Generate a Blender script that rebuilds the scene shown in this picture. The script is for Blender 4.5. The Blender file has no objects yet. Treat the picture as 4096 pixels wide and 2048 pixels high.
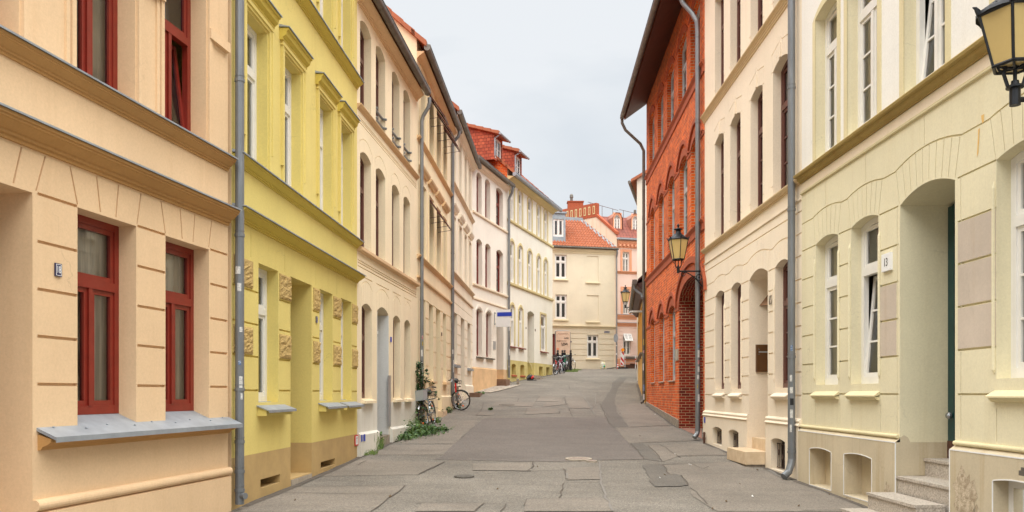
import bpy, bmesh, math, random
from mathutils import Vector, Matrix
random.seed(7)
SC = bpy.context.scene
COL = SC.collection
# ------------------------------------------------------------------ camera, sky, sun, exposure
EYE = 1.6; FP = 3300.0; HZ = 1573.0; CX = 2048.0
cam = bpy.data.cameras.new("camera"); cam.lens = 36.0*FP/4096.0; cam.sensor_width = 36.0
cam.shift_y = (HZ-1024.0)/4096.0; cam.clip_start = 0.05; cam.clip_end = 1000
co = bpy.data.objects.new("camera", cam); COL.objects.link(co)
co.location = (0, 0, EYE); co.rotation_euler = (math.radians(90), 0, 0)
SC.camera = co
SUN_EL, SUN_ROT = math.radians(78), math.radians(180)
world = bpy.data.worlds.new("World"); SC.world = world; world.use_nodes = True
def setup_world():
    nt = world.node_tree; nd = nt.nodes; ln = nt.links
    for n in list(nd): nd.remove(n)
    out = nd.new("ShaderNodeOutputWorld"); bg = nd.new("ShaderNodeBackground")
    sky = nd.new("ShaderNodeTexSky"); sky.sky_type = 'NISHITA'; sky.sun_disc = False
    sky.sun_elevation = SUN_EL; sky.sun_rotation = SUN_ROT; sky.air_density = 1.0; sky.dust_density = 3.0
    tc = nd.new("ShaderNodeTexCoord"); mp = nd.new("ShaderNodeMapping")
    mp.inputs['Scale'].default_value = (1.0, 1.0, 2.6)
    ns = nd.new("ShaderNodeTexNoise"); ns.inputs['Scale'].default_value = 1.7; ns.inputs['Detail'].default_value = 6
    ns.inputs['Roughness'].default_value = .55; ns.inputs['Distortion'].default_value = .35
    rp = nd.new("ShaderNodeValToRGB")
    rp.color_ramp.elements[0].position = .36; rp.color_ramp.elements[0].color = (4.55, 5.05, 5.5, 1)
    rp.color_ramp.elements[1].position = .66; rp.color_ramp.elements[1].color = (6.35, 6.55, 6.75, 1)
    mx = nd.new("ShaderNodeMixRGB"); mx.inputs[0].default_value = .93
    ln.new(tc.outputs['Generated'], mp.inputs[0]); ln.new(mp.outputs[0], ns.inputs['Vector'])
    sx = nd.new("ShaderNodeSeparateXYZ"); ln.new(tc.outputs['Generated'], sx.inputs[0])
    ma = nd.new("ShaderNodeMath"); ma.operation = 'MULTIPLY_ADD'; ln.new(sx.outputs[2], ma.inputs[0]); ma.inputs[1].default_value = 1.15; ma.inputs[2].default_value = -.30
    mb_ = nd.new("ShaderNodeMath"); mb_.operation = 'ADD'; ln.new(ma.outputs[0], mb_.inputs[0]); ln.new(ns.outputs['Fac'], mb_.inputs[1])
    ln.new(mb_.outputs[0], rp.inputs[0]); ln.new(sky.outputs[0], mx.inputs[1]); ln.new(rp.outputs[0], mx.inputs[2])
    ln.new(mx.outputs[0], bg.inputs[0]); bg.inputs[1].default_value = .0495
    ln.new(bg.outputs[0], out.inputs[0])
setup_world()
sl = bpy.data.lights.new("sun", 'SUN'); sl.energy = 2.9; sl.angle = math.radians(100); sl.color = (1.0, .985, .95)
so = bpy.data.objects.new("sun", sl); COL.objects.link(so)
so.rotation_euler = (math.radians(90)-SUN_EL, 0, 0)
so.location = (0, -20, 30)
SC.view_settings.view_transform = 'Standard'; SC.view_settings.look = 'None'
SC.view_settings.gamma = 1; SC.view_settings.exposure = 1.5
SC.render.engine = 'CYCLES'
SC.cycles.max_bounces = 7; SC.cycles.diffuse_bounces = 5; SC.cycles.glossy_bounces = 3; SC.cycles.transparent_max_bounces = 8
SC.cycles.use_denoising = True

# ------------------------------------------------------------------ materials
def lin(c):
    c /= 255.0
    return c/12.92 if c <= .04045 else ((c+.055)/1.055)**2.4
def rgb(r, g, b): return (lin(r), lin(g), lin(b), 1)
def newmat(name):
    m = bpy.data.materials.new(name); m.use_nodes = True
    nt = m.node_tree
    return m, nt.nodes, nt.links, nt.nodes['Principled BSDF']
def sc(c, f): return (min(1, c[0]*f), min(1, c[1]*f), min(1, c[2]*f), 1)
def mixc(nd, ln, a, b, fac):
    m = nd.new("ShaderNodeMixRGB")
    for sock, v in ((m.inputs[1], a), (m.inputs[2], b), (m.inputs[0], fac)):
        if isinstance(v, (tuple, float, int)): sock.default_value = v
        else: ln.new(v, sock)
    return m.outputs[0]
def noise(nd, ln, vec, scale, detail=4, rough=.55):
    n = nd.new("ShaderNodeTexNoise"); n.inputs['Scale'].default_value = scale
    n.inputs['Detail'].default_value = detail; n.inputs['Roughness'].default_value = rough
    if vec is not None: ln.new(vec, n.inputs['Vector'])
    return n.outputs['Fac']
def ramp(nd, ln, fac, p0, c0, p1, c1):
    r = nd.new("ShaderNodeValToRGB"); e = r.color_ramp.elements
    e[0].position = p0; e[0].color = c0; e[1].position = p1; e[1].color = c1
    ln.new(fac, r.inputs[0]); return r.outputs[0]
G0, G1 = (0, 0, 0, 1), (1, 1, 1, 1)
def position(nd, ln, scale=None):
    g = nd.new("ShaderNodeNewGeometry"); v = g.outputs['Position']
    if scale:
        m = nd.new("ShaderNodeMapping"); m.inputs['Scale'].default_value = scale
        ln.new(v, m.inputs[0]); v = m.outputs[0]
    return v
def bump(nd, ln, b, h, strength, dist=.01, prev=None):
    n = nd.new("ShaderNodeBump"); n.inputs['Strength'].default_value = strength; n.inputs['Distance'].default_value = dist
    ln.new(h, n.inputs['Height'])
    if prev is not None: ln.new(prev, n.inputs['Normal'])
    ln.new(n.outputs[0], b.inputs['Normal']); return n.outputs[0]
def plaster(name, col, var=.10, stain=.30, rough=.88, bmp=.35, band=None, coarse=False):
    m, nd, ln, b = newmat(name)
    P = position(nd, ln)
    big = noise(nd, ln, P, .55, 5, .6)
    c = ramp(nd, ln, big, .3, sc(col, 1-var), .72, sc(col, 1+var*.55))
    st = noise(nd, ln, position(nd, ln, (5.5, 5.5, .35)), 1.0, 5, .6)
    warm = (col[0]*.80, col[1]*.73, col[2]*.62, 1)
    f = ramp(nd, ln, st, .52, G0, .8, (stain*1.35,)*3+(1,))
    c = mixc(nd, ln, c, warm, f)
    bl = noise(nd, ln, P, 2.4, 8, .7)
    f2 = ramp(nd, ln, bl, .60, G0, .78, (stain*.8,)*3+(1,))
    c = mixc(nd, ln, c, sc(col, .82), f2)
    # hairline cracks where the render has aged, and run marks
    vo = nd.new("ShaderNodeTexVoronoi"); vo.feature = 'DISTANCE_TO_EDGE'; vo.inputs['Scale'].default_value = .8
    vm = nd.new("ShaderNodeVectorMath"); vm.operation = 'MULTIPLY_ADD'; nz = nd.new("ShaderNodeTexNoise"); nz.inputs['Scale'].default_value = 3.5; nz.inputs['Detail'].default_value = 6
    ln.new(P, nz.inputs['Vector']); ln.new(nz.outputs['Color'], vm.inputs[0]); vm.inputs[1].default_value = (.5, .5, .5); ln.new(P, vm.inputs[2]); ln.new(vm.outputs[0], vo.inputs['Vector'])
    cr = ramp(nd, ln, vo.outputs['Distance'], .0015, G1, .006, G0)
    gr = ramp(nd, ln, noise(nd, ln, P, 38, 5, .75), .3, (.93, .93, .92, 1), .7, (1.06, 1.06, 1.06, 1))
    gm = nd.new("ShaderNodeMixRGB"); gm.blend_type = 'MULTIPLY'; gm.inputs[0].default_value = 1; ln.new(c, gm.inputs[1]); ln.new(gr, gm.inputs[2]); c = gm.outputs[0]
    mk_ = ramp(nd, ln, noise(nd, ln, P, .9, 3, .5), .56, G0, .66, (.35, .35, .35, 1))
    mu = nd.new("ShaderNodeMath"); mu.operation = 'MULTIPLY'; ln.new(cr, mu.inputs[0]); ln.new(mk_, mu.inputs[1])
    c = mixc(nd, ln, c, sc(col, .5), mu.outputs[0])
    rn = noise(nd, ln, position(nd, ln, (16, 16, .28)), 1.0, 4, .6)
    mr = nd.new("ShaderNodeMath"); mr.operation = 'MULTIPLY'; ln.new(ramp(nd, ln, rn, .60, G0, .74, G1), mr.inputs[0]); ln.new(ramp(nd, ln, noise(nd, ln, P, .7, 4, .6), .5, G0, .68, (stain*1.1,)*3+(1,)), mr.inputs[1])
    c = mixc(nd, ln, c, (col[0]*.66, col[1]*.60, col[2]*.52, 1), mr.outputs[0])
    if band:
        z, col2 = band
        sx = nd.new("ShaderNodeSeparateXYZ"); ln.new(P, sx.inputs[0])
        ad = nd.new("ShaderNodeMath"); ad.operation = 'LESS_THAN'; ln.new(sx.outputs[2], ad.inputs[0]); ad.inputs[1].default_value = z+EYE
        c2 = ramp(nd, ln, noise(nd, ln, P, 1.7, 7, .68), .3, sc(col2, .8), .72, sc(col2, 1.1))
        c = mixc(nd, ln, c, c2, ad.outputs[0])
    ln.new(c, b.inputs['Base Color']); b.inputs['Roughness'].default_value = rough
    h = noise(nd, ln, P, 160 if not coarse else 45, 3, .6)
    n1 = bump(nd, ln, b, h, bmp, .004 if not coarse else .03)
    bump(nd, ln, b, noise(nd, ln, P, 9, 4, .5), .22, .012, n1)
    return m
def simple(name, col, rough=.5, metal=0.0, var=.12, scale=6.0, bmp=0.0, spec=None):
    m, nd, ln, b = newmat(name)
    P = position(nd, ln)
    c = ramp(nd, ln, noise(nd, ln, P, scale, 6, .65), .3, sc(col, 1-var), .7, sc(col, 1+var))
    ln.new(c, b.inputs['Base Color']); b.inputs['Roughness'].default_value = rough; b.inputs['Metallic'].default_value = metal
    if spec is not None: b.inputs['Specular IOR Level'].default_value = spec
    if bmp: bump(nd, ln, b, noise(nd, ln, P, 70, 3, .6), bmp, .004)
    return m
def chipped(name, col, col2, rough=.45, metal=.3, thr=.70):
    m, nd, ln, b = newmat(name)
    P = position(nd, ln)
    c = ramp(nd, ln, noise(nd, ln, position(nd, ln, (3, 3, .8)), 2.0, 6, .7), .3, sc(col, .8), .7, sc(col, 1.18))
    f = ramp(nd, ln, noise(nd, ln, position(nd, ln, (1, 1, .45)), 19, 5, .75), thr, G0, thr+.02, G1)
    c = mixc(nd, ln, c, col2, f)
    ln.new(c, b.inputs['Base Color']); b.inputs['Roughness'].default_value = rough; b.inputs['Metallic'].default_value = metal
    return m
def glassmat(name, dark=False):
    m, nd, ln, b = newmat(name)
    out = nd['Material Output']; nd.remove(b)
    gl = nd.new("ShaderNodeBsdfGlossy"); gl.inputs['Roughness'].default_value = .015; gl.inputs['Color'].default_value = (.93, .95, .96, 1)
    if dark:
        tr = nd.new("ShaderNodeBsdfDiffuse"); tr.inputs['Color'].default_value = (.012, .013, .015, 1)
    else:
        tr = nd.new("ShaderNodeBsdfTransparent"); tr.inputs['Color'].default_value = (.88, .9, .9, 1)
    fr = nd.new("ShaderNodeFresnel"); fr.inputs['IOR'].default_value = 1.75
    n = nd.new("ShaderNodeBump"); n.inputs['Strength'].default_value = .06; n.inputs['Distance'].default_value = .02
    ln.new(noise(nd, ln, position(nd, ln), 3.0, 2, .5), n.inputs['Height'])
    ln.new(n.outputs[0], gl.inputs['Normal'])
    mx = nd.new("ShaderNodeMixShader"); ln.new(fr.outputs[0], mx.inputs[0]); ln.new(tr.outputs[0], mx.inputs[1]); ln.new(gl.outputs[0], mx.inputs[2])
    ln.new(mx.outputs[0], out.inputs[0])
    return m
def brickmat(name, ca=(238, 108, 26), cb=(188, 66, 14)):
    m, nd, ln, b = newmat(name)
    uv = nd.new("ShaderNodeTexCoord").outputs['UV']
    # wobble so no two courses are ruled lines
    nz = nd.new("ShaderNodeTexNoise"); nz.inputs['Scale'].default_value = 2.2; nz.inputs['Detail'].default_value = 3
    ln.new(uv, nz.inputs['Vector'])
    vm = nd.new("ShaderNodeVectorMath"); vm.operation = 'MULTIPLY_ADD'; ln.new(nz.outputs['Color'], vm.inputs[0]); vm.inputs[1].default_value = (.007, .006, 0)
    ln.new(uv, vm.inputs[2])
    br = nd.new("ShaderNodeTexBrick"); ln.new(vm.outputs[0], br.inputs['Vector'])
    br.inputs['Scale'].default_value = 1; br.inputs['Brick Width'].default_value = .25; br.inputs['Row Height'].default_value = .0833
    br.inputs['Mortar Size'].default_value = .0072; br.inputs['Mortar Smooth'].default_value = .15; br.inputs['Bias'].default_value = -.1
    br.offset = .5; br.squash = 1; br.squash_frequency = 2
    br.inputs['Color1'].default_value = rgb(*ca); br.inputs['Color2'].default_value = rgb(*cb)
    br.inputs['Mortar'].default_value = rgb(204, 170, 130)
    P = position(nd, ln)
    d1 = ramp(nd, ln, noise(nd, ln, P, 1.3, 7, .7), .35, (.72, .70, .68, 1), .68, (1.1, 1.08, 1.05, 1))
    mm = nd.new("ShaderNodeMixRGB"); mm.blend_type = 'MULTIPLY'; mm.inputs[0].default_value = 1
    ln.new(br.outputs['Color'], mm.inputs[1]); ln.new(d1, mm.inputs[2])
    d2 = ramp(nd, ln, noise(nd, ln, P, 26, 5, .7), .3, (.8, .8, .8, 1), .7, (1.12, 1.12, 1.12, 1))
    m2 = nd.new("ShaderNodeMixRGB"); m2.blend_type = 'MULTIPLY'; m2.inputs[0].default_value = 1
    ln.new(mm.outputs[0], m2.inputs[1]); ln.new(d2, m2.inputs[2])
    ln.new(m2.outputs[0], b.inputs['Base Color']); b.inputs['Roughness'].default_value = .85
    iv = nd.new("ShaderNodeMath"); iv.operation = 'SUBTRACT'; iv.inputs[0].default_value = 1; ln.new(br.outputs['Fac'], iv.inputs[1])
    n1 = bump(nd, ln, b, iv.outputs[0], .7, .008)
    bump(nd, ln, b, noise(nd, ln, P, 60, 4, .6), .25, .006, n1)
    return m
def asphalt(name, col, patch=.16, speck=.35):
    m, nd, ln, b = newmat(name)
    P = position(nd, ln)
    c = ramp(nd, ln, noise(nd, ln, P, .5, 7, .68), .32, sc(col, 1-patch), .7, sc(col, 1+patch))
    # long stains across the slope
    f = ramp(nd, ln, noise(nd, ln, position(nd, ln, (.35, 1.7, 1)), 1.1, 7, .7), .48, G0, .74, (.62, .62, .60, 1))
    c = mixc(nd, ln, c, sc(col, .70), f)
    f2 = ramp(nd, ln, noise(nd, ln, P, 3.1, 8, .75), .56, G0, .72, (.35, .35, .35, 1))
    c = mixc(nd, ln, c, (col[0]*1.22, col[1]*1.16, col[2]*1.08, 1), f2)
    vo = nd.new("ShaderNodeTexVoronoi"); vo.inputs['Scale'].default_value = 85; ln.new(P, vo.inputs['Vector'])
    g = ramp(nd, ln, vo.outputs['Color'], .15, sc(G1, 1-speck), .9, (1+speck,)*3+(1,))
    mm = nd.new("ShaderNodeMixRGB"); mm.blend_type = 'MULTIPLY'; mm.inputs[0].default_value = 1
    ln.new(c, mm.inputs[1]); ln.new(g, mm.inputs[2])
    g2 = ramp(nd, ln, noise(nd, ln, P, 24, 4, .7), .3, (.82, .82, .82, 1), .72, (1.16, 1.16, 1.16, 1))
    m3 = nd.new("ShaderNodeMixRGB"); m3.blend_type = 'MULTIPLY'; m3.inputs[0].default_value = 1
    ln.new(mm.outputs[0], m3.inputs[1]); ln.new(g2, m3.inputs[2])
    ln.new(m3.outputs[0], b.inputs['Base Color']); b.inputs['Roughness'].default_value = .9
    n1 = bump(nd, ln, b, vo.outputs['Distance'], .35, .006)
    bump(nd, ln, b, noise(nd, ln, P, 2.5, 5, .6), .3, .03, n1)
    return m
def tilemat(name, c1, c2, sx=.24, sy=.33, scale=False):
    """clay tiles by UV (metres along the eave, metres up the slope)"""
    m, nd, ln, b = newmat(name)
    uv = nd.new("ShaderNodeTexCoord").outputs['UV']
    br = nd.new("ShaderNodeTexBrick"); ln.new(uv, br.inputs['Vector']); br.inputs['Scale'].default_value = 1
    br.inputs['Brick Width'].default_value = sx; br.inputs['Row Height'].default_value = sy
    br.inputs['Mortar Size'].default_value = .012; br.inputs['Mortar Smooth'].default_value = .6; br.offset = .5 if scale else 0.0
    br.inputs['Color1'].default_value = c1; br.inputs['Color2'].default_value = c2; br.inputs['Mortar'].default_value = sc(c2, .45)
    d1 = ramp(nd, ln, noise(nd, ln, position(nd, ln), 3, 6, .7), .3, (.78, .76, .74, 1), .7, (1.12, 1.1, 1.06, 1))
    mm = nd.new("ShaderNodeMixRGB"); mm.blend_type = 'MULTIPLY'; mm.inputs[0].default_value = 1
    ln.new(br.outputs['Color'], mm.inputs[1]); ln.new(d1, mm.inputs[2]); ln.new(mm.outputs[0], b.inputs['Base Color'])
    b.inputs['Roughness'].default_value = .75
    iv = nd.new("ShaderNodeMath"); iv.operation = 'SUBTRACT'; iv.inputs[0].default_value = 1; ln.new(br.outputs['Fac'], iv.inputs[1])
    bump(nd, ln, b, iv.outputs[0], .8, .02)
    return m
def curtainmat(name, col, sx=9.0, stripes=0):
    m, nd, ln, b = newmat(name)
    c = ramp(nd, ln, noise(nd, ln, position(nd, ln, (sx, sx, .6)), 2.0, 3, .5), .35, sc(col, .62), .7, sc(col, 1.1))
    ln.new(c, b.inputs['Base Color']); b.inputs['Roughness'].default_value = .9
    return m
def blotch(name, ca, cb, scale, lo, hi, rough=.8, bmp=.0):
    m, nd, ln, b = newmat(name)
    P = position(nd, ln)
    c = ramp(nd, ln, noise(nd, ln, P, scale, 8, .72), lo, ca, hi, cb)
    ln.new(c, b.inputs['Base Color']); b.inputs['Roughness'].default_value = rough
    if bmp: bump(nd, ln, b, noise(nd, ln, P, scale*4, 5, .7), bmp, .01)
    return m
M = {}
M['peach'] = plaster('peach_plaster', rgb(226, 194, 154), stain=.22)
M['peach_trim'] = plaster('peach_trim_plaster', rgb(184, 140, 84), stain=.3)
M['yellow'] = plaster('yellow_plaster', rgb(223, 204, 122), stain=.22, band=(-.83, rgb(191, 161, 108)))
M['yellow_trim'] = plaster('yellow_trim_plaster', rgb(206, 184, 84), stain=.25)
M['rough'] = plaster('rough_stone_plaster', rgb(198, 168, 106), coarse=True, bmp=1.0, stain=.3)
M['apricot'] = plaster('apricot_plaster', rgb(242, 225, 192), stain=.2)
M['apricot_trim'] = plaster('apricot_trim_plaster', rgb(222, 188, 146), stain=.3)
M['greywash'] = plaster('grey_white_plaster', rgb(222, 219, 208), var=.14, stain=.5)
M['bluegrey'] = plaster('blue_grey_plaster', rgb(214, 215, 212), stain=.45, var=.12)
M['sand'] = plaster('sand_plaster', rgb(244, 227, 190), stain=.2)
M['sand_trim'] = plaster('sand_trim_plaster', rgb(226, 194, 150), stain=.25)
M['beige'] = plaster('beige_plaster', rgb(241, 230, 208), stain=.2)
M['beige_trim'] = plaster('beige_trim_plaster', rgb(220, 198, 168), stain=.25)
M['cream'] = plaster('cream_plaster', rgb(238, 231, 217), stain=.15, band=(1.18, rgb(228, 192, 146)))
M['cream_trim'] = plaster('cream_trim_plaster', rgb(238, 222, 196), stain=.2)
M['ivory'] = plaster('ivory_plaster', rgb(234, 230, 216), stain=.22, band=(1.70, rgb(205, 190, 124)))
M['olive'] = plaster('olive_trim_plaster', rgb(208, 192, 142), stain=.3)
M['butter'] = plaster('butter_plaster', rgb(222, 211, 186), stain=.12)
M['butter_trim'] = plaster('butter_trim_plaster', rgb(220, 206, 172), stain=.15)
M['pink'] = plaster('pink_plaster', rgb(244, 216, 202), stain=.12)
M['salmon'] = plaster('salmon_trim_plaster', rgb(230, 166, 130), stain=.15)
M['gable'] = plaster('pale_gable_plaster', rgb(222, 216, 200), stain=.3)
M['dirtygable'] = plaster('stained_pale_plaster', rgb(228, 206, 182), stain=.7, var=.16)
M['orange'] = plaster('orange_plaster', rgb(226, 172, 88), stain=.25)
M['vanilla'] = plaster('vanilla_plaster', rgb(240, 225, 202), stain=.14, var=.07)
M['vanilla_trim'] = plaster('vanilla_trim_plaster', rgb(222, 198, 158), stain=.25)
M['lime'] = plaster('pale_green_plaster', rgb(225, 216, 184), stain=.25)
M['limewhite'] = plaster('greenish_white_plaster', rgb(234, 232, 226), stain=.15, var=.06)
M['lime_trim'] = plaster('yellow_green_trim_plaster', rgb(218, 206, 166), stain=.3)
M['lime_corn'] = plaster('weathered_cornice_plaster', rgb(176, 152, 92), stain=.75, var=.2)
M['greyplaster'] = plaster('bare_grey_plaster', rgb(202, 188, 160), var=.22, stain=.85, bmp=.6)
M['mauve'] = plaster('unpainted_mauve_plaster', rgb(198, 184, 168), var=.18, stain=.6)
M['sandstone'] = blotch('sandstone', rgb(198, 172, 138), rgb(222, 200, 168), 5, .3, .7, .9, .3)
M['granite'] = blotch('grey_granite', rgb(138, 128, 116), rgb(204, 194, 180), 48, .36, .64, .8, .25)
M['greystone'] = blotch('rough_grey_stone', rgb(112, 102, 90), rgb(172, 160, 144), 9, .3, .7, .95, .5)
M['brownstone'] = blotch('brown_stone', rgb(104, 78, 62), rgb(140, 112, 92), 4, .3, .7, .9, .2)
M['brick'] = brickmat('orange_brick'); M['brickshaded'] = brickmat('shaded_deep_red_passage_brick', (168, 46, 14), (112, 24, 8))  # second brick: deeper red that also holds the passage's shade in its colour
M['brickdark'] = simple('dark_brick_trim', rgb(164, 82, 50), .85, 0, .25, 14, .5)
M['zinc'] = simple('zinc_sheet', rgb(150, 156, 162), .5, .25, .16, 5)
M['zincdark'] = simple('weathered_zinc', rgb(112, 106, 98), .5, .5, .28, 3.5)
M['pipe'] = chipped('painted_downpipe', rgb(122, 126, 130), rgb(206, 186, 130), .4, .35, .70)
M['pipeclean'] = chipped('zinc_downpipe', rgb(132, 136, 138), rgb(96, 98, 98), .42, .5, .74)
M['redwood'] = simple('red_painted_wood', rgb(128, 40, 28), .35, 0, .14, 9)
M['brownwood'] = simple('brown_painted_wood', rgb(92, 52, 44), .38, 0, .18, 9)
M['darkred'] = simple('dark_red_wood', rgb(120, 44, 32), .4, 0, .18, 9)
M['whiteframe'] = simple('white_window_frame', rgb(226, 224, 218), .35, 0, .05, 4)
M['greyframe'] = simple('pale_blue_grey_frame', rgb(176, 184, 186), .4, 0, .06, 4)
M['greendoor'] = simple('dark_green_door_paint', rgb(8, 58, 58), .3, 0, .2, 6)
M['eavewood'] = simple('dark_brown_eave_board', rgb(80, 50, 42), .6, 0, .22, 3)
M['glass'] = glassmat('window_glass'); M['darkglass'] = glassmat('dark_window_glass', True)
M['net'] = curtainmat('white_net_curtain', (.85, .85, .83, 1)); M['beigecurtain'] = curtainmat('beige_curtain', (.88, .80, .68, 1))
M['greycurtain'] = curtainmat('grey_curtain', (.62, .62, .60, 1))
M['blind'] = curtainmat('slatted_blind', (.85, .76, .62, 1), .6)
M['tile'] = tilemat('orange_clay_tiles', rgb(178, 92, 54), rgb(158, 72, 42))
M['tiledark'] = tilemat('brown_red_tiles', rgb(138, 74, 58), rgb(114, 58, 46))
M['tilehang'] = tilemat('hung_red_tiles', rgb(180, 90, 58), rgb(150, 64, 40), .2, .16, True)
M['claytile'] = simple('orange_verge_tile', rgb(160, 92, 58), .7, 0, .16, 3)
M['oldbrick'] = M['brick']
M['lead'] = simple('grey_lead_sheet', rgb(150, 160, 166), .5, .35, .16, 3)
M['copper'] = simple('brown_sheet_roof', rgb(170, 118, 100), .5, .2, .12, 3)
M['iron'] = simple('black_iron', rgb(34, 36, 40), .42, .4, .2, 18)
M['rust'] = simple('rusty_iron', rgb(92, 62, 48), .8, .2, .3, 22)
M['lampglass'] = simple('amber_lamp_glass', rgb(228, 200, 134), .25, 0, .06, 2)
M['lampglass'].node_tree.nodes['Principled BSDF'].inputs['Transmission Weight'].default_value = .3
M['bulb'] = simple('frosted_bulb', rgb(240, 236, 224), .3)
M['chrome'] = simple('bright_metal', rgb(158, 160, 162), .25, .85, .05, 4)
M['tyre'] = simple('black_rubber', rgb(30, 30, 32), .75, 0, .15, 20)
M['blackpl'] = simple('black_plastic', rgb(28, 28, 30), .5, 0, .1, 10)
M['basketgrey'] = simple('light_grey_mesh', rgb(176, 184, 190), .45, .3, .06, 30)
M['orangeref'] = simple('orange_reflector', rgb(250, 110, 20), .3, 0, .05, 4)
M['redpaint'] = simple('red_paint', rgb(206, 34, 30), .4, 0, .06, 4)
M['white'] = simple('white_paint', rgb(232, 232, 230), .5, 0, .04, 4)
M['blue'] = simple('blue_enamel', rgb(34, 62, 176), .35, 0, .06, 4)
M['navy'] = simple('dark_blue_enamel', rgb(36, 34, 78), .3, 0, .08, 8)
M['pinkpaint'] = simple('pink_paint', rgb(222, 44, 130), .4, 0, .05, 4)
M['greenpaint'] = simple('green_paint', rgb(40, 170, 130), .4, 0, .05, 4)
M['yellowpl'] = simple('yellow_plastic', rgb(246, 214, 10), .4, 0, .04, 4)
M['amber'] = simple('amber_plastic', rgb(250, 150, 20), .25, 0, .05, 4)
M['ply'] = blotch('weathered_plywood', rgb(214, 188, 160), rgb(236, 214, 190), 2.2, .3, .7, .85)
M['graff'] = simple('black_spray_paint', rgb(52, 44, 42), .7, 0, .1, 8)
M['graffpale'] = simple('faded_spray_paint', rgb(158, 128, 108), .8, 0, .1, 8)
M['graffor'] = simple('orange_spray_paint', rgb(250, 110, 40), .7, 0, .05, 8)
M['bag'] = blotch('printed_plastic_bag', rgb(206, 196, 120), rgb(206, 214, 216), 9, .42, .56, .4)
M['cobble'] = blotch('cobble_stones', rgb(120, 112, 102), rgb(196, 186, 172), 11, .4, .62, .9, .6)
M['redpave'] = blotch('red_paving_brick', rgb(134, 92, 78), rgb(172, 128, 108), 6, .35, .65, .9, .4)
M['leaf'] = blotch('green_leaf', (.035, .085, .018, 1), (.10, .20, .045, 1), 7, .35, .65, .6)
M['leafdark'] = blotch('ivy_leaf', (.016, .045, .012, 1), (.05, .12, .028, 1), 8, .35, .65, .5)
M['grassy'] = blotch('grass_blade', (.09, .16, .03, 1), (.20, .28, .06, 1), 8, .35, .65, .7)
M['cutstem'] = simple('brown_stem', rgb(92, 74, 52), .9, 0, .2, 8)
M['road'] = asphalt('worn_asphalt', rgb(122, 116, 107), .24, .45)
M['slab'] = asphalt('pale_pavement_slab', rgb(128, 120, 110), .18, .3)
M['darkasphalt'] = asphalt('dark_asphalt_patch', rgb(112, 105, 99), .15, .35)
M['blackasphalt'] = asphalt('fresh_asphalt_repair', rgb(106, 101, 94), .13, .3)
M['crack'] = simple('dirt_filled_joint', rgb(92, 85, 77), .95, 0, .25, 7)
M['tarline'] = simple('sealed_joint', rgb(124, 119, 113), .8, 0, .12, 7)
M['castiron'] = blotch('cast_iron_cover', rgb(120, 100, 92), rgb(168, 150, 140), 22, .4, .6, .7, .4)
M['kerb'] = blotch('kerb_stone', rgb(150, 140, 126), rgb(190, 178, 160), 8, .3, .7, .9, .3)
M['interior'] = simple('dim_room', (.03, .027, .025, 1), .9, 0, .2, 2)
M['gridmat'] = simple('window_grille_iron', rgb(74, 56, 50), .5, .2, .2, 14)
M['roundlamp'] = simple('grey_lamp_housing', rgb(150, 150, 148), .4, .2, .08, 6)
M['stickerwhite'] = blotch('weathered_sticker', rgb(168, 168, 166), rgb(222, 222, 218), 60, .4, .6, .6)
M['stickerblue'] = blotch('faded_blue_sticker', rgb(70, 96, 140), rgb(170, 186, 200), 70, .45, .6, .6)
M['stickerred'] = blotch('faded_red_sticker', rgb(160, 76, 80), rgb(206, 196, 196), 70, .45, .6, .6)
M['stickeryellow'] = blotch('faded_yellow_sticker', rgb(180, 160, 80), rgb(80, 78, 70), 70, .45, .6, .6)
M['tornplaster'] = blotch('torn_rough_plaster', rgb(160, 142, 116), rgb(206, 190, 164), 14, .4, .6, .95, 1.0)
M['ruststain'] = blotch('orange_rust_stain', rgb(216, 190, 130), rgb(222, 170, 84), 20, .35, .65, .9)
M['steel'] = simple('stainless_panel', rgb(176, 180, 182), .35, .6, .05, 3)
M['mailbrown'] = simple('bronze_letterbox', rgb(110, 78, 50), .35, .55, .12, 3)

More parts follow.
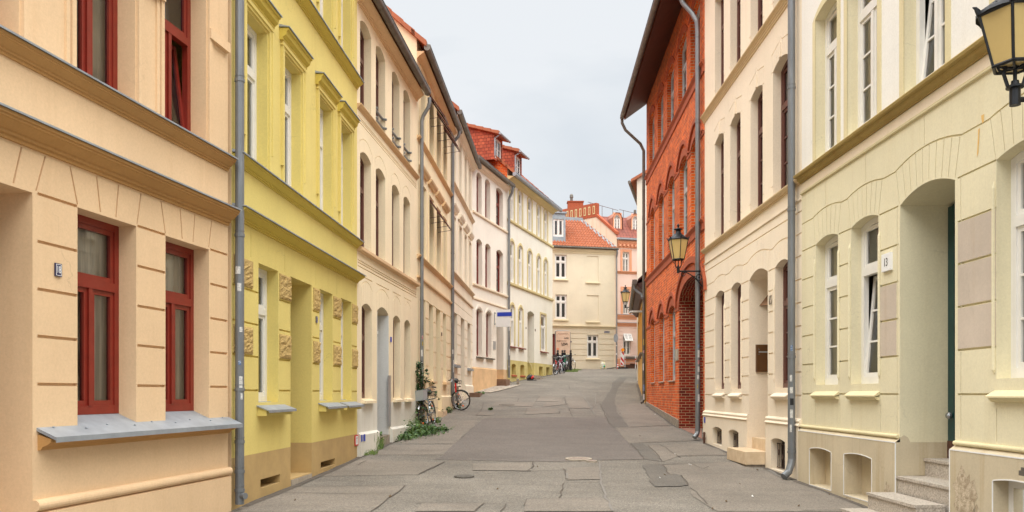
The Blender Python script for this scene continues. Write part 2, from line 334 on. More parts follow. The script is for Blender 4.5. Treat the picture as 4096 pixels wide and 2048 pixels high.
# ------------------------------------------------------------------ mesh builder
class MB:
    def __init__(s): s.v = []; s.f = []; s.m = []; s.uv = []
    def face(s, pts, m=0, uv=None):
        i = len(s.v); s.v += [tuple(p) for p in pts]; s.f.append(tuple(range(i, i+len(pts)))); s.m.append(m)
        s.uv.append(uv if uv else [(0, 0)]*len(pts))
    def hexa(s, p, m=0):
        """p: 8 points, 0-3 one side in order, 4-7 the other"""
        i = len(s.v); s.v += [tuple(q) for q in p]
        for q in ((0, 1, 2, 3), (4, 7, 6, 5), (0, 4, 5, 1), (1, 5, 6, 2), (2, 6, 7, 3), (3, 7, 4, 0)):
            s.f.append(tuple(i+k for k in q)); s.m.append(m)
            s.uv.append([((Vector(p[k])-Vector(p[0])).length, p[k][2]) for k in q])
    def box(s, x0, x1, y0, y1, z0, z1, m=0):
        s.hexa([(x0, y0, z0), (x1, y0, z0), (x1, y0, z1), (x0, y0, z1), (x0, y1, z0), (x1, y1, z0), (x1, y1, z1), (x0, y1, z1)], m)
    def tube(s, path, r, m=0, n=8, cap=True):
        path = [Vector(p) for p in path]; k = len(path)
        rs = r if isinstance(r, (list, tuple)) else [r]*k
        rings = []; up = None
        for i, p in enumerate(path):
            a = path[max(0, i-1)]; b = path[min(k-1, i+1)]
            d = (b-a); d = d.normalized() if d.length > 1e-9 else Vector((0, 0, 1))
            if up is None: up = Vector((0, 0, 1)) if abs(d.z) < .9 else Vector((1, 0, 0))
            x = d.cross(up)
            if x.length < 1e-6: x = d.orthogonal()
            x.normalize(); up = x.cross(d).normalized()
            i0 = len(s.v)
            for j in range(n):
                t = 2*math.pi*j/n
                s.v.append(tuple(p+(x*math.cos(t)+up*math.sin(t))*rs[i]))
            rings.append(i0)
        for a, b in zip(rings, rings[1:]):
            for j in range(n):
                s.f.append((a+j, a+(j+1) % n, b+(j+1) % n, b+j)); s.m.append(m); s.uv.append([(0, 0)]*4)
        if cap:
            for a in (rings[0], rings[-1]):
                s.f.append(tuple(a+j for j in range(n))); s.m.append(m); s.uv.append([(0, 0)]*n)
    def lathe(s, prof, n=12, m=0, c=(0, 0, 0), rot=0.0):
        i0 = len(s.v)
        for r, z in prof:
            for j in range(n):
                t = 2*math.pi*j/n+rot; s.v.append((c[0]+r*math.cos(t), c[1]+r*math.sin(t), c[2]+z))
        for i in range(len(prof)-1):
            for j in range(n):
                s.f.append((i0+i*n+j, i0+i*n+(j+1) % n, i0+(i+1)*n+(j+1) % n, i0+(i+1)*n+j)); s.m.append(m); s.uv.append([(0, 0)]*4)
        for i in (0, len(prof)-1):
            if prof[i][0] > 1e-4: s.f.append(tuple(i0+i*n+j for j in range(n))); s.m.append(m); s.uv.append([(0, 0)]*n)
    def ball(s, c, r, m=0, n=10, k=6, sz=1.0):
        s.lathe([(max(1e-5, r*math.sin(math.pi*i/k)), -r*sz*math.cos(math.pi*i/k)) for i in range(k+1)], n, m, c)
    def torus(s, c, R, r, ax, m=0, n=36, k=6):
        """ring in the plane normal to ax"""
        ax = Vector(ax).normalized(); x = ax.orthogonal().normalized(); y = ax.cross(x)
        i0 = len(s.v)
        for i in range(n):
            t = 2*math.pi*i/n; d = x*math.cos(t)+y*math.sin(t)
            for j in range(k):
                q = 2*math.pi*j/k; s.v.append(tuple(Vector(c)+d*(R+r*math.cos(q))+ax*r*math.sin(q)))
        for i in range(n):
            for j in range(k):
                s.f.append((i0+i*k+j, i0+i*k+(j+1) % k, i0+((i+1) % n)*k+(j+1) % k, i0+((i+1) % n)*k+j)); s.m.append(m); s.uv.append([(0, 0)]*4)
OFF = {}
def empty(name, loc, label=None, cat=None, group=None, rz=0.0, offset=False):
    o = bpy.data.objects.new(name, None); COL.objects.link(o); o.location = loc; o.rotation_euler = (0, 0, rz)
    o.empty_display_size = .3
    tag(o, label, cat, group); OFF[o.name] = Vector(loc) if offset else Vector((0, 0, 0)); return o
def tag(o, label=None, cat=None, group=None, kind=None):
    if label: o['label'] = label
    if cat: o['category'] = cat
    if group: o['group'] = group
    if kind: o['kind'] = kind
    return o
def mk(name, mb, mats, parent=None, smooth=False, label=None):
    if not mb.f: return None
    me = bpy.data.meshes.new(name)
    off = OFF[parent.name] if parent is not None else Vector((0, 0, 0))
    me.from_pydata([(v[0]-off.x, v[1]-off.y, v[2]-off.z) for v in mb.v], [], mb.f)
    for k in (mats if isinstance(mats, (list, tuple)) else [mats]): me.materials.append(M[k])
    me.polygons.foreach_set('material_index', mb.m)
    ul = me.uv_layers.new(name='UVMap'); flat = []
    for q in mb.uv:
        for p in q: flat += [p[0], p[1]]
    ul.data.foreach_set('uv', flat)
    if smooth: me.polygons.foreach_set('use_smooth', [True]*len(me.polygons))
    me.update()
    o = bpy.data.objects.new(name, me); COL.objects.link(o)
    if parent is not None:
        o.parent = parent; OFF[o.name] = off
    else: OFF[o.name] = off
    if label: o['label'] = label
    return o

# ------------------------------------------------------------------ facade: a vertical wall plane in plan
class Fac:
    def __init__(s, V, a, xl, xr):
        """plane seen with lines converging to column V; depth unit u = a/(V-x)"""
        s.V, s.a, s.xl, s.xr = V, a, xl, xr
        s.pl = s.pt(xl); s.pr = s.pt(xr); s.t = (s.pr-s.pl).normalized()
        n = Vector((s.t.y, -s.t.x))
        if n.dot(-s.pl) < 0: n = -n
        s.n = n
    def u(s, x): return s.a/(s.V-x)
    def pt(s, x): q = s.u(x); return Vector(((x-CX)*q, FP*q))
    def S(s, x): return (s.pt(x)-s.pl).dot(s.t)
    def Z(s, x, y): return (HZ-y)*s.u(x)
    def W(s, q, d, z): p = s.pl+s.t*q+s.n*d; return Vector((p.x, p.y, z+EYE))
    def len(s): return (s.pr-s.pl).length
def fbox(mb, f, s0, s1, d0, d1, z0, z1, m=0):
    W = f.W
    mb.hexa([W(s0, d0, z0), W(s1, d0, z0), W(s1, d0, z1), W(s0, d0, z1), W(s0, d1, z0), W(s1, d1, z0), W(s1, d1, z1), W(s0, d1, z1)], m)
class Op:
    """opening or groove: lower and upper polylines over s"""
    def __init__(s, lo, hi, depth, back=False, m=0, mb=None):
        s.lo, s.hi, s.depth, s.back, s.m = lo, hi, depth, back, m
        s.mb = m if mb is None else mb
        s.s0, s.s1 = lo[0][0], lo[-1][0]
    @staticmethod
    def ev(pl, q):
        if q <= pl[0][0]: return pl[0][1]
        for (a, za), (b, zb) in zip(pl, pl[1:]):
            if q <= b: return za+(zb-za)*((q-a)/(b-a) if b > a else 0)
        return pl[-1][1]
def arcpts(s0, s1, zs, rise, kind='seg', n=12):
    out = []
    for i in range(n+1):
        t = i/n; k = 2*t-1
        h = (1-k*k) if kind == 'seg' else math.sqrt(max(0, 1-k*k))
        if kind == 'ell':
            k = -math.cos(math.pi*t); t = (k+1)/2; h = math.sin(math.pi*t) if False else math.sqrt(max(0, 1-k*k))
        out.append((s0+(s1-s0)*t, zs+rise*h))
    return out
def opening(s0, s1, zb, zs, rise=0, depth=.2, back=False, kind='seg', m=0, mb=None):
    hi = arcpts(s0, s1, zs, rise, kind) if rise else [(s0, zs), (s1, zs)]
    o = Op([(s0, zb), (s1, zb)], hi, depth, back, m, mb); o.zb, o.zs, o.rise, o.kind = zb, zs, rise, kind
    return o
def groove(s0, s1, z, w=.02, depth=.014):
    w *= 1.25; depth *= 2
    return Op([(s0, z-w/2), (s1, z-w/2)], [(s0, z+w/2), (s1, z+w/2)], depth, True)
def pgroove(pts, w=.018, depth=.012):
    w *= 1.1; depth *= 1.2
    return Op([(a, b-w/2) for a, b in pts], [(a, b+w/2) for a, b in pts], depth, True)
def joint(st, zt, sb, zb, w=.014, depth=.010):
    depth *= 1.8
    if abs(st-sb) < 1e-4: return Op([(st, zb), (st+w, zb)], [(st, zt), (st+w, zt)], depth, True)
    if st < sb: return Op([(st, zt), (sb, zb), (sb+w, zb)] if sb > st else 0, [(st, zt), (st+w, zt), (sb+w, zb)], depth, True)
    return Op([(sb, zb), (sb+w, zb), (st+w, zt)], [(sb, zb), (st, zt), (st+w, zt)], depth, True)
def wall_mesh(mb, f, s0, s1, zbase, ztop, ops, m=0, d=0.0, msel=None, zcut=None):
    cut = {s0, s1}
    for o in ops:
        for a, _ in o.lo+o.hi:
            if s0 < a < s1: cut.add(a)
    cs = []
    for c in sorted(cut):
        if not cs or c-cs[-1] > 2e-5: cs.append(c)
    ev = Op.ev
    for a, b in zip(cs, cs[1:]):
        mid = (a+b)/2
        act = [o for o in ops if o.s0 < mid < o.s1]
        act.sort(key=lambda o: ev(o.lo, mid))
        ca, cb = zbase, zbase
        e = 1e-6
        for o in act+[None]:
            if o is None: la, lb = ztop, ztop
            else: la, lb = ev(o.lo, a+e), ev(o.lo, b-e)
            if (la-ca)+(lb-cb) > 1e-4:
                parts = [(ca, cb, la, lb)]
                if zcut is not None and max(ca, cb) < zcut < min(la, lb): parts = [(ca, cb, zcut, zcut), (zcut, zcut, la, lb)]
                for ca, cb, la, lb in parts:
                    mi = m if msel is None else msel(mid, (la+ca)/2)
                    mb.face([f.W(a, d, ca), f.W(b, d, cb), f.W(b, d, lb), f.W(a, d, la)], mi, [(a, ca), (b, cb), (b, lb), (a, la)])
            if o is not None:
                ha, hb = ev(o.hi, a+e), ev(o.hi, b-e)
                ca, cb = max(ca, ha), max(cb, hb)
    for o in ops:
        pts = o.lo+o.hi[::-1]; n = len(pts)
        q = []
        for p in pts:
            if not q or abs(p[0]-q[-1][0])+abs(p[1]-q[-1][1]) > 1e-6: q.append(p)
        pts = q; n = len(pts)
        for i in range(n):
            p, r = pts[i], pts[(i+1) % n]
            if abs(p[0]-r[0])+abs(p[1]-r[1]) < 1e-6: continue
            vert = abs(p[0]-r[0]) < abs(p[1]-r[1])
            if not vert and max(p[1], r[1]) < zbase-.01: continue
            if vert: uv = [(p[0], p[1]), (r[0], r[1]), (r[0]+o.depth, r[1]), (p[0]+o.depth, p[1])]
            else: uv = [(p[0], p[1]), (r[0], p[1]), (r[0], p[1]-o.depth), (p[0], p[1]-o.depth)]
            mb.face([f.W(p[0], d, p[1]), f.W(r[0], d, r[1]), f.W(r[0], d-o.depth, r[1]), f.W(p[0], d-o.depth, p[1])], o.m, uv)
        if o.back: mb.face([f.W(a, d-o.depth, b) for a, b in pts], o.mb, [(a, b) for a, b in pts])
def cornice(f, s0, s1, prof, mat, parent, flash=None, name='cornice'):
    """prof: (d, z) from the wall at the bottom, out and up, back to the wall"""
    mb = MB(); n = len(prof)
    A = [f.W(s0, d, z) for d, z in prof]; B = [f.W(s1, d, z) for d, z in prof]
    for i in range(n-1): mb.face([A[i], B[i], B[i+1], A[i+1]])
    mb.face(A); mb.face(B[::-1])
    o = mk(name, mb, mat, parent)
    if flash:
        z = prof[-1][1]; dm = max(p[0] for p in prof)
        zo = [p[1] for p in prof if p[0] >= dm-1e-6][-1]
        mb = MB(); e = .018
        W = f.W
        mb.hexa([W(s0-.02, 0.001, z+.012), W(s1+.02, .001, z+.012), W(s1+.02, .001, z+.05), W(s0-.02, .001, z+.05),
                 W(s0-.02, dm+e, zo+.003), W(s1+.02, dm+e, zo+.003), W(s1+.02, dm+e, zo+.013), W(s0-.02, dm+e, zo+.013)])
        fbox(mb, f, s0-.02, s1+.02, dm+e, dm+e+.003, zo-.002, zo+.0155)
        mk('flashing', mb, flash, o)
    return o
def cyma(z0, z1, p):
    h = z1-z0
    return [(0, z0), (p*.16, z0), (p*.16, z0+h*.16), (p*.30, z0+h*.20), (p*.30, z0+h*.34), (p*.42, z0+h*.38), (p*.62, z0+h*.52), (p*.80, z0+h*.68), (p*.9, z0+h*.72), (p*.9, z0+h*.8), (p, z0+h*.84), (p, z1), (0, z1)]
def torusprof(z0, z1, p):
    h = z1-z0; out = [(0, z0)]
    for i in range(9):
        t = -math.pi/2+math.pi*i/8; out.append((p*(.35+.65*math.cos(t)), z0+h*(.5+.5*math.sin(t))))
    return out+[(0, z1)]
def plain(z0, z1, p): return [(0, z0), (p*.75, z0+(z1-z0)*.12), (p, z0+(z1-z0)*.35), (p, z1), (0, z1)]
def window(f, o, frame, parent, recess=None, fw=.065, sw=.045, transom=.68, mull=True, upmull=False, bars=0, upbars=0, glass='glass',
           curtain='net', tilt=None, th=.07, tiltm=.14, cgap=0.0, label=None, crd=.095):
    """frame (part) > pane, curtain.  tilt: 'R'/'L' = that lower sash leans inwards"""
    d = -(o.depth if recess is None else recess)
    s0, s1, zb, zs = o.s0, o.s1, o.zb, o.zs
    mb, gb = MB(), MB()
    fbox(mb, f, s0, s0+fw, d-th, d, zb, zs); fbox(mb, f, s1-fw, s1, d-th, d, zb, zs)
    fbox(mb, f, s0+fw, s1-fw, d-th, d-.001, zb, zb+fw*1.25)
    hi = o.hi
    if o.rise:
        for (a, za), (b, zb2) in zip(hi, hi[1:]):
            W = f.W; k = fw
            mb.hexa([W(a, d-.002, za-k if a > s0 else zs-.001), W(b, d-.002, zb2-k if b < s1 else zs-.001), W(b, d-.002, zb2), W(a, d-.002, za),
                     W(a, d-th, za-k if a > s0 else zs-.001), W(b, d-th, zb2-k if b < s1 else zs-.001), W(b, d-th, zb2), W(a, d-th, za)])
    else: fbox(mb, f, s0+fw, s1-fw, d-th, d-.001, zs-fw, zs)
    zt = zb+(zs-zb)*transom if transom else None
    tw = fw*1.3
    cells = []
    i0, i1 = s0+fw, s1-fw; sm = (s0+s1)/2
    low0 = zb+fw*1.25
    if zt:
        fbox(mb, f, i0, i1, d-th, d+.012, zt-tw/2, zt+tw/2)
        lowtop = zt-tw/2
    else: lowtop = (zs-fw) if not o.rise else zs-fw*.2
    if mull:
        fbox(mb, f, sm-fw*.4, sm+fw*.4, d-th, d+.008, low0, lowtop)
        cells += [(i0, sm-fw*.4, low0, lowtop, 'L'), (sm+fw*.4, i1, low0, lowtop, 'R')]
    else: cells.append((i0, i1, low0, lowtop, 'C'))
    if zt:
        up1 = (zs-fw) if not o.rise else zs-fw*.3
        if upmull:
            fbox(mb, f, sm-fw*.35, sm+fw*.35, d-th, d+.004, zt+tw/2, up1)
            cells += [(i0, sm-fw*.35, zt+tw/2, up1, 'u'), (sm+fw*.35, i1, zt+tw/2, up1, 'u')]
        else: cells.append((i0, i1, zt+tw/2, up1, 'u'))
    def bar(a, b, c, e, k0, k1, z0, z1, tl, q=0):
        def D(z): return -tl*(z-z0)/(z1-z0) if tl else 0
        W = f.W; dd = d-.012-q
        mb.hexa([W(a, dd+D(c), c), W(b, dd+D(c), c), W(b, dd+D(e), e), W(a, dd+D(e), e), W(a, dd-.045+D(c), c), W(b, dd-.045+D(c), c), W(b, dd-.045+D(e), e), W(a, dd-.045+D(e), e)])
    for a, b, c, e, k in cells:
        tl = tiltm if (tilt and k == tilt) else 0
        w = sw
        bar(a, a+w, c, e, 0, 0, c, e, tl); bar(b-w, b, c, e, 0, 0, c, e, tl)
        bar(a+w, b-w, c, c+w, 0, 0, c, e, tl, .001); bar(a+w, b-w, e-w, e, 0, 0, c, e, tl, .001)
        nb = upbars if k == 'u' else bars
        for j in range(nb):
            zz = c+w+(e-c-2*w)*(j+1)/(nb+1); bar(a+w, b-w, zz-.013, zz+.013, 0, 0, c, e, tl, .002)
        dd = d-.036
        D0 = -tl*(w/(e-c)) if tl else 0; D1 = -tl*((e-c-w)/(e-c)) if tl else 0
        q0, q1, q2, q3 = a+w*.5, b-w*.5, c+w*.5, e-w*.5
        gb.face([f.W(q0, dd+D0, q2), f.W(q1, dd+D0, q2), f.W(q1, dd+D1, q3), f.W(q0, dd+D1, q3)])
    if o.rise:   # arched head closed by a small light
        zz = (zs-fw*.3)
        pts = [(a, b-.02) for a, b in hi[1:-1]]
        gb.face([f.W(pts[0][0], d-.037, zz)]+[f.W(a, d-.037, max(zz, b)) for a, b in pts]+[f.W(pts[-1][0], d-.037, zz)])
    w = mk('window', mb, frame, parent, label=label)
    mk('pane', gb, glass, w)
    if curtain:
        cb = MB(); n = 22
        dd = d-(crd if not tilt else .32)
        for i in range(n):
            t0, t1 = i/n, (i+1)/n
            if cgap and abs((t0+t1)/2-.5) < cgap/2: continue
            a, b = s0+(s1-s0)*t0, s0+(s1-s0)*t1
            wa, wb = .018*math.sin(i*1.9), .018*math.sin((i+1)*1.9)
            zt2 = zs+o.rise
            cb.face([f.W(a, dd+wa, zb), f.W(b, dd+wb, zb), f.W(b, dd+wb, zt2), f.W(a, dd+wa, zt2)])
        if cgap: cb.face([f.W(s0-.2, dd-.5, zb-.2), f.W(s1+.2, dd-.5, zb-.2), f.W(s1+.2, dd-.5, zs+o.rise+.2), f.W(s0-.2, dd-.5, zs+o.rise+.2)], 1)
        mk('curtain', cb, [curtain, 'interior'], w)
    return w
def doorleaf(f, o, mat, parent, recess=.5, label=None):
    """panelled door closing an opening"""
    mb = MB(); d = -recess; s0, s1, zb, zs = o.s0, o.s1, o.zb, o.zs
    zt = zs+o.rise*.4
    fbox(mb, f, s0, s1, d-.06, d, zb, zt+o.rise)
    k = .09; sm = (s0+s1)/2; zm = zb+2.0
    for a, b in ((s0+k, sm-k*.4), (sm+k*.4, s1-k)):
        for c, e in ((zb+.2, zb+.75), (zb+.85, zb+1.9)):
            if e < zt: fbox(mb, f, a, b, d+.0005, d+.022, c, e)
    if zm < zt-.1: fbox(mb, f, s0, s1, d+.0007, d+.035, zm, zm+.08)
    o2 = mk('door', mb, mat, parent, label=label)
    hb = MB(); hb.tube([f.W(sm-.08, d+.03, zb+1.05), f.W(sm-.08, d+.08, zb+1.05), f.W(sm-.2, d+.08, zb+1.05)], .011)
    mk('handle', hb, 'chrome', o2)
    return o2
def sill(f, s0, s1, z, p, h, mat, parent, top=None, slope=.05):
    mb = MB(); W = f.W
    mb.hexa([W(s0, -.12, z-h), W(s1, -.12, z-h), W(s1, -.12, z+slope*.6), W(s0, -.12, z+slope*.6), W(s0, p, z-h), W(s1, p, z-h), W(s1, p, z-slope*.3), W(s0, p, z-slope*.3)])
    o = mk('sill', mb, mat, parent)
    if top:
        mb = MB()
        mb.hexa([W(s0-.03, -.13, z+slope*.6+.004), W(s1+.03, -.13, z+slope*.6+.004), W(s1+.03, -.13, z+slope*.6+.02), W(s0-.03, -.13, z+slope*.6+.02),
                 W(s0-.03, p+.05, z-slope*.5), W(s1+.03, p+.05, z-slope*.5), W(s1+.03, p+.05, z-slope*.5+.016), W(s0-.03, p+.05, z-slope*.5+.016)])
        fbox(mb, f, s0-.03, s1+.03, p+.05, p+.056, z-slope*.5-.02, z-slope*.5+.016)
        mk('flashing', mb, top, o)
    return o
def band(f, s0, s1, z0, z1, d0, d1, mat, parent, name='band'):
    mb = MB(); fbox(mb, f, s0, s1, d0, d1, z0, z1); return mk(name, mb, mat, parent)
def archband(f, o, w, d, mat, parent, gap=0.0, legs=0.0, name='surround', uvb=True, bottom=None, extra=0.0):
    """raised band that follows the head of an opening (and its sides when bottom is given)"""
    mb = MB(); s0, s1 = o.s0-gap, o.s1+gap
    inn = arcpts(s0, s1, o.zs, o.rise+gap, o.kind, 14) if o.rise else [(s0, o.zs+gap), (s1, o.zs+gap)]
    out = arcpts(s0-w, s1+w, o.zs, o.rise+gap+w+extra, o.kind, 14) if o.rise else [(s0-w, o.zs+gap+w), (s1+w, o.zs+gap+w)]
    if bottom is not None:
        inn = [(s0, bottom)]+inn+[(s1, bottom)]; out = [(s0-w, bottom)]+out+[(s1+w, bottom)]
    elif legs:
        inn = [(s0, o.zs-legs)]+inn+[(s1, o.zs-legs)]; out = [(s0-w, o.zs-legs)]+out+[(s1+w, o.zs-legs)]
    W = f.W
    for i in range(len(inn)-1):
        a, b, c, e = inn[i], inn[i+1], out[i+1], out[i]
        mb.hexa([W(a[0], d, a[1]), W(b[0], d, b[1]), W(c[0], d, c[1]), W(e[0], d, e[1]), W(a[0], -.005, a[1]), W(b[0], -.005, b[1]), W(c[0], -.005, c[1]), W(e[0], -.005, e[1])])
    return mk(name, mb, mat, parent)
def gutter(f, s0, s1, d, z, r, mat, parent):
    mb = MB(); mb.tube([f.W(s0, d, z), f.W(s1, d, z)], r, 0, 12)
    n = max(1, int((s1-s0)/.8))
    for i in range(n+1):
        q = s0+(s1-s0)*i/n; e = .022
        mb.tube([f.W(q-e, d, z), f.W(q+e, d, z)], r*1.06, 0, 12)
    fbox(mb, f, s0, s1, d-r*.9, d+r*.96, z+r*.72, z+r*1.0)
    return mk('gutter', mb, mat, parent, smooth=False)
def downpipe(pts, r, mat, parent, collars=(), shoe=None):
    mb = MB(); mb.tube(pts, r, 0, 14)
    for z in collars:
        x, y = pts[-2][0], pts[-2][1]
        for p, q in zip(pts, pts[1:]):
            lo, hi = min(p[2], q[2]), max(p[2], q[2])
            if lo <= z <= hi and hi-lo > 1e-6: t = (z-p[2])/(q[2]-p[2]); x, y = p[0]+(q[0]-p[0])*t, p[1]+(q[1]-p[1])*t
        mb.tube([(x, y, z-.02), (x, y, z+.02)], r*1.14, 0, 14); mb.tube([(x, y, z+.05), (x, y, z+.062)], r*1.08, 0, 14)
    return mk('downpipe', mb, mat, parent, smooth=False)
def stickers(pipe, cx, cy, r, items):
    """items: (z0, z1, a0, a1, material), angle 0 points to the camera side (-y)"""
    for z0, z1, a0, a1, m in items:
        mb = MB(); n = 5; a0, a1 = a0+(a1-a0)*.12, a1-(a1-a0)*.12; z1 = z0+(z1-z0)*.8
        for i in range(n):
            t0 = math.radians(a0+(a1-a0)*i/n-90); t1 = math.radians(a0+(a1-a0)*(i+1)/n-90); R = r+.003
            mb.face([(cx+R*math.cos(t0), cy+R*math.sin(t0), z0), (cx+R*math.cos(t1), cy+R*math.sin(t1), z0), (cx+R*math.cos(t1), cy+R*math.sin(t1), z1), (cx+R*math.cos(t0), cy+R*math.sin(t0), z1)])
        mk('sticker', mb, {'white': 'stickerwhite', 'blue': 'stickerblue', 'pinkpaint': 'stickerred', 'redpaint': 'stickerred', 'yellowpl': 'stickeryellow'}.get(m, m), pipe)
def body(f, s0, s1, zbase, eave, depth, mat, parent, pitch=42, roof='tile', over=.35, gablemat=None, ridge=None, name='roof', eavez=None):
    """side and back walls and a ridged roof behind a facade; returns ridge (d, z)"""
    W = f.W; rd = -depth/2; tp = math.tan(math.radians(pitch)); ez = eave if eavez is None else eavez
    rz = eave+depth/2*tp
    mb = MB()
    for q in (s0, s1):
        mb.face([W(q, 0, zbase), W(q, -depth, zbase), W(q, -depth, eave), W(q, rd, rz), W(q, 0, eave)], 0, [(0, zbase), (depth, zbase), (depth, eave), (depth/2, rz), (0, eave)])
    mb.face([W(s0, -depth, zbase), W(s1, -depth, zbase), W(s1, -depth, eave), W(s0, -depth, eave)])
    mk('side_wall', mb, gablemat or mat, parent)
    mb = MB(); th = .1
    for sgn in (1, -1):
        e = over if sgn > 0 else -depth-over
        ze = eave-over*tp
        L = math.hypot(depth/2+over, rz-ze)
        for dz in (th, .02):
            mb.face([W(s0-.06, e, ze+dz), W(s1+.06, e, ze+dz), W(s1+.06, rd, rz+dz), W(s0-.06, rd, rz+dz)], 0, [(s0, 0), (s1, 0), (s1, L), (s0, L)])
    for q in (s0-.06, s1+.06):
        ze = eave-over*tp
        mb.face([W(q, over, ze+.02), W(q, over, ze+th), W(q, rd, rz+th), W(q, rd, rz+.02)])
        mb.face([W(q, -depth-over, ze+.02), W(q, -depth-over, ze+th), W(q, rd, rz+th), W(q, rd, rz+.02)])
    ro = mk(name, mb, roof, parent)
    # verge tiles stepping up both gable ends
    n = max(4, int((depth/2+over)/.3))
    for q, sg in ((s0-.06, -1), (s1+.06, 1)):
        vb = MB()
        for i in range(n):
            t0, t1 = i/n, (i+1)/n
            da, db = over+(rd-over)*t0, over+(rd-over)*(t1+.02)
            za, zb = eave-da*tp, eave-db*tp
            a0, a1 = (q-.05, q+.16) if sg < 0 else (q-.16, q+.05)
            lift = .035
            vb.hexa([W(a0, da, za+.0), W(a1, da, za+.0), W(a1, da, za+th+.03+lift), W(a0, da, za+th+.03+lift), W(a0, db, zb), W(a1, db, zb), W(a1, db, zb+th+.03), W(a0, db, zb+th+.03)])
        if roof == 'tile': mk('verge', vb, 'claytile', ro)
    return ro
def textobj(name, s, size, origin, right, normal, mat, parent=None, ext=.002, align='CENTER', xs=1.0):
    cu = bpy.data.curves.new(name, 'FONT'); cu.body = s; cu.size = size; cu.extrude = ext; cu.align_x = align; cu.align_y = 'CENTER'
    cu.materials.append(M[mat])
    tmp = bpy.data.objects.new(name, cu); COL.objects.link(tmp)
    dg = bpy.context.evaluated_depsgraph_get(); me = bpy.data.meshes.new_from_object(tmp.evaluated_get(dg))
    bpy.data.objects.remove(tmp); me.name = name
    r = Vector(right).normalized(); n = Vector(normal).normalized(); u = n.cross(r).normalized()
    off = OFF[parent.name] if parent is not None else Vector((0, 0, 0))
    for v in me.vertices:
        q = Vector(origin)+r*v.co.x*xs+u*v.co.y+n*v.co.z-off; v.co = q
    if not me.materials: me.materials.append(M[mat])
    o = bpy.data.objects.new(name, me); COL.objects.link(o)
    if parent is not None: o.parent = parent
    OFF[o.name] = off
    return o
# ------------------------------------------------------------------ the street in plan: facade planes chained at their seams
def chain(prev, V, xl, xr, seam): return Fac(V, prev.u(seam)*(V-seam), xl, xr)
fA = Fac(2620, 5.4, -1500, 928)
fB = chain(fA, 2262, 928, 1428, 928)
fC = chain(fB, 2365, 1428, 1667, 1428)
fD = chain(fC, 2250, 1667, 1806, 1667)
fE = chain(fD, 2248, 1806, 1890, 1806)
fF = chain(fE, 3060, 1890, 2029, 1890)
fG = chain(fF, 3165, 2029, 2210, 2029)
fH = Fac(16000, .0176*(16000-2205), 2150, 2468)
fI = Fac(14000, fH.u(2468)*(14000-2468), 2468, 2720)
fN = Fac(2005, -5.05, 3207, 5600)
fM = chain(fN, 2058, 2819, 3207, 3207)
fL = chain(fM, 2163, 2586, 2819, 2819)
fK = Fac(2475, -.0100*(2579-2475), 2552, 2579.5)

# ------------------------------------------------------------------ ground: one sheet that climbs between the two rows of facades
def prof(items):
    out = []
    for it in items:
        if len(it) == 3:
            f, x, y = it; p = f.pt(x); out.append((p.y, p.x, f.Z(x, y)))
        else: f, x, _, z = it; p = f.pt(x); out.append((p.y, p.x, z))
    out.sort(); return out
PL = [(-30, -5.4, -1.75), (0, -5.4, -1.64)]+prof([(fA, 0, 0, -1.6), (fA, 922, 0, -1.50), (fB, 1024, 1999), (fB, 1162, 1947), (fB, 1254.6, 1908), (fB, 1428, 0, -1.31),
      (fC, 1581, 1761), (fC, 1667, 0, -.95), (fD, 1722, 0, -.80), (fD, 1800, 0, -.60), (fE, 1873, 0, -.16), (fF, 1893, 0, .02), (fF, 1981, 1543.5), (fG, 2034.5, 1530), (fG, 2209, 0, 1.12)])+[(57.5, 2.6, 1.66), (140, 6, 2.0)]
PR = [(-30, 5.0, -1.75), (0, 5.0, -1.62)]+prof([(fN, 3620, 0, -1.57), (fN, 3469, 0, -1.55), (fN, 3211, 1926), (fM, 3080, 0, -1.42), (fM, 2830, 1774.5), (fL, 2714, 1712), (fL, 2591, 1622.6), (fK, 2553, 1537)])+[(58.5, 16, 1.85), (140, 30, 2.1)]
def ip(P, y, k):
    if y <= P[0][0]: return P[0][k]
    for a, b in zip(P, P[1:]):
        if y <= b[0]: return a[k]+(b[k]-a[k])*(y-a[0])/max(1e-6, b[0]-a[0])
    return P[-1][k]
def gz(x, y):
    def one(yy):
        l, r = ip(PL, yy, 1), ip(PR, yy, 1); t = max(0, min(1, (x-l)/(r-l)))
        return ip(PL, yy, 2)*(1-t)+ip(PR, yy, 2)*t+.05*t*(1-t)
    return (one(y-.8)+2*one(y)+one(y+.8))/4+EYE
GX = [-90, -60, -40, -28, -20, -15, -11]+[-9+.5*i for i in range(47)]+[16, 18, 21, 25, 30, 40, 60, 90]
GY = [-60, -40, -25, -15, -8, -4]+[-2+.5*i for i in range(132)]+[66, 70, 76, 84, 95, 110, 140, 200]
GZ = [[gz(x, y) for x in GX] for y in GY]
import bisect
def gplane(i, j, k):
    if k == 0: return ((GX[i], GY[j], GZ[j][i]), (GX[i+1], GY[j], GZ[j][i+1]), (GX[i+1], GY[j+1], GZ[j+1][i+1]))
    return ((GX[i], GY[j], GZ[j][i]), (GX[i+1], GY[j+1], GZ[j+1][i+1]), (GX[i], GY[j+1], GZ[j+1][i]))
def gground(x, y):
    i = max(0, min(len(GX)-2, bisect.bisect_right(GX, x)-1)); j = max(0, min(len(GY)-2, bisect.bisect_right(GY, y)-1))
    tx = (x-GX[i])/(GX[i+1]-GX[i]); ty = (y-GY[j])/(GY[j+1]-GY[j])
    a, b, c = gplane(i, j, 0 if tx >= ty else 1)
    if tx >= ty: return a[2]+(b[2]-a[2])*tx+(c[2]-b[2])*ty
    return a[2]+(c[2]-a[2])*ty+(b[2]-c[2])*tx
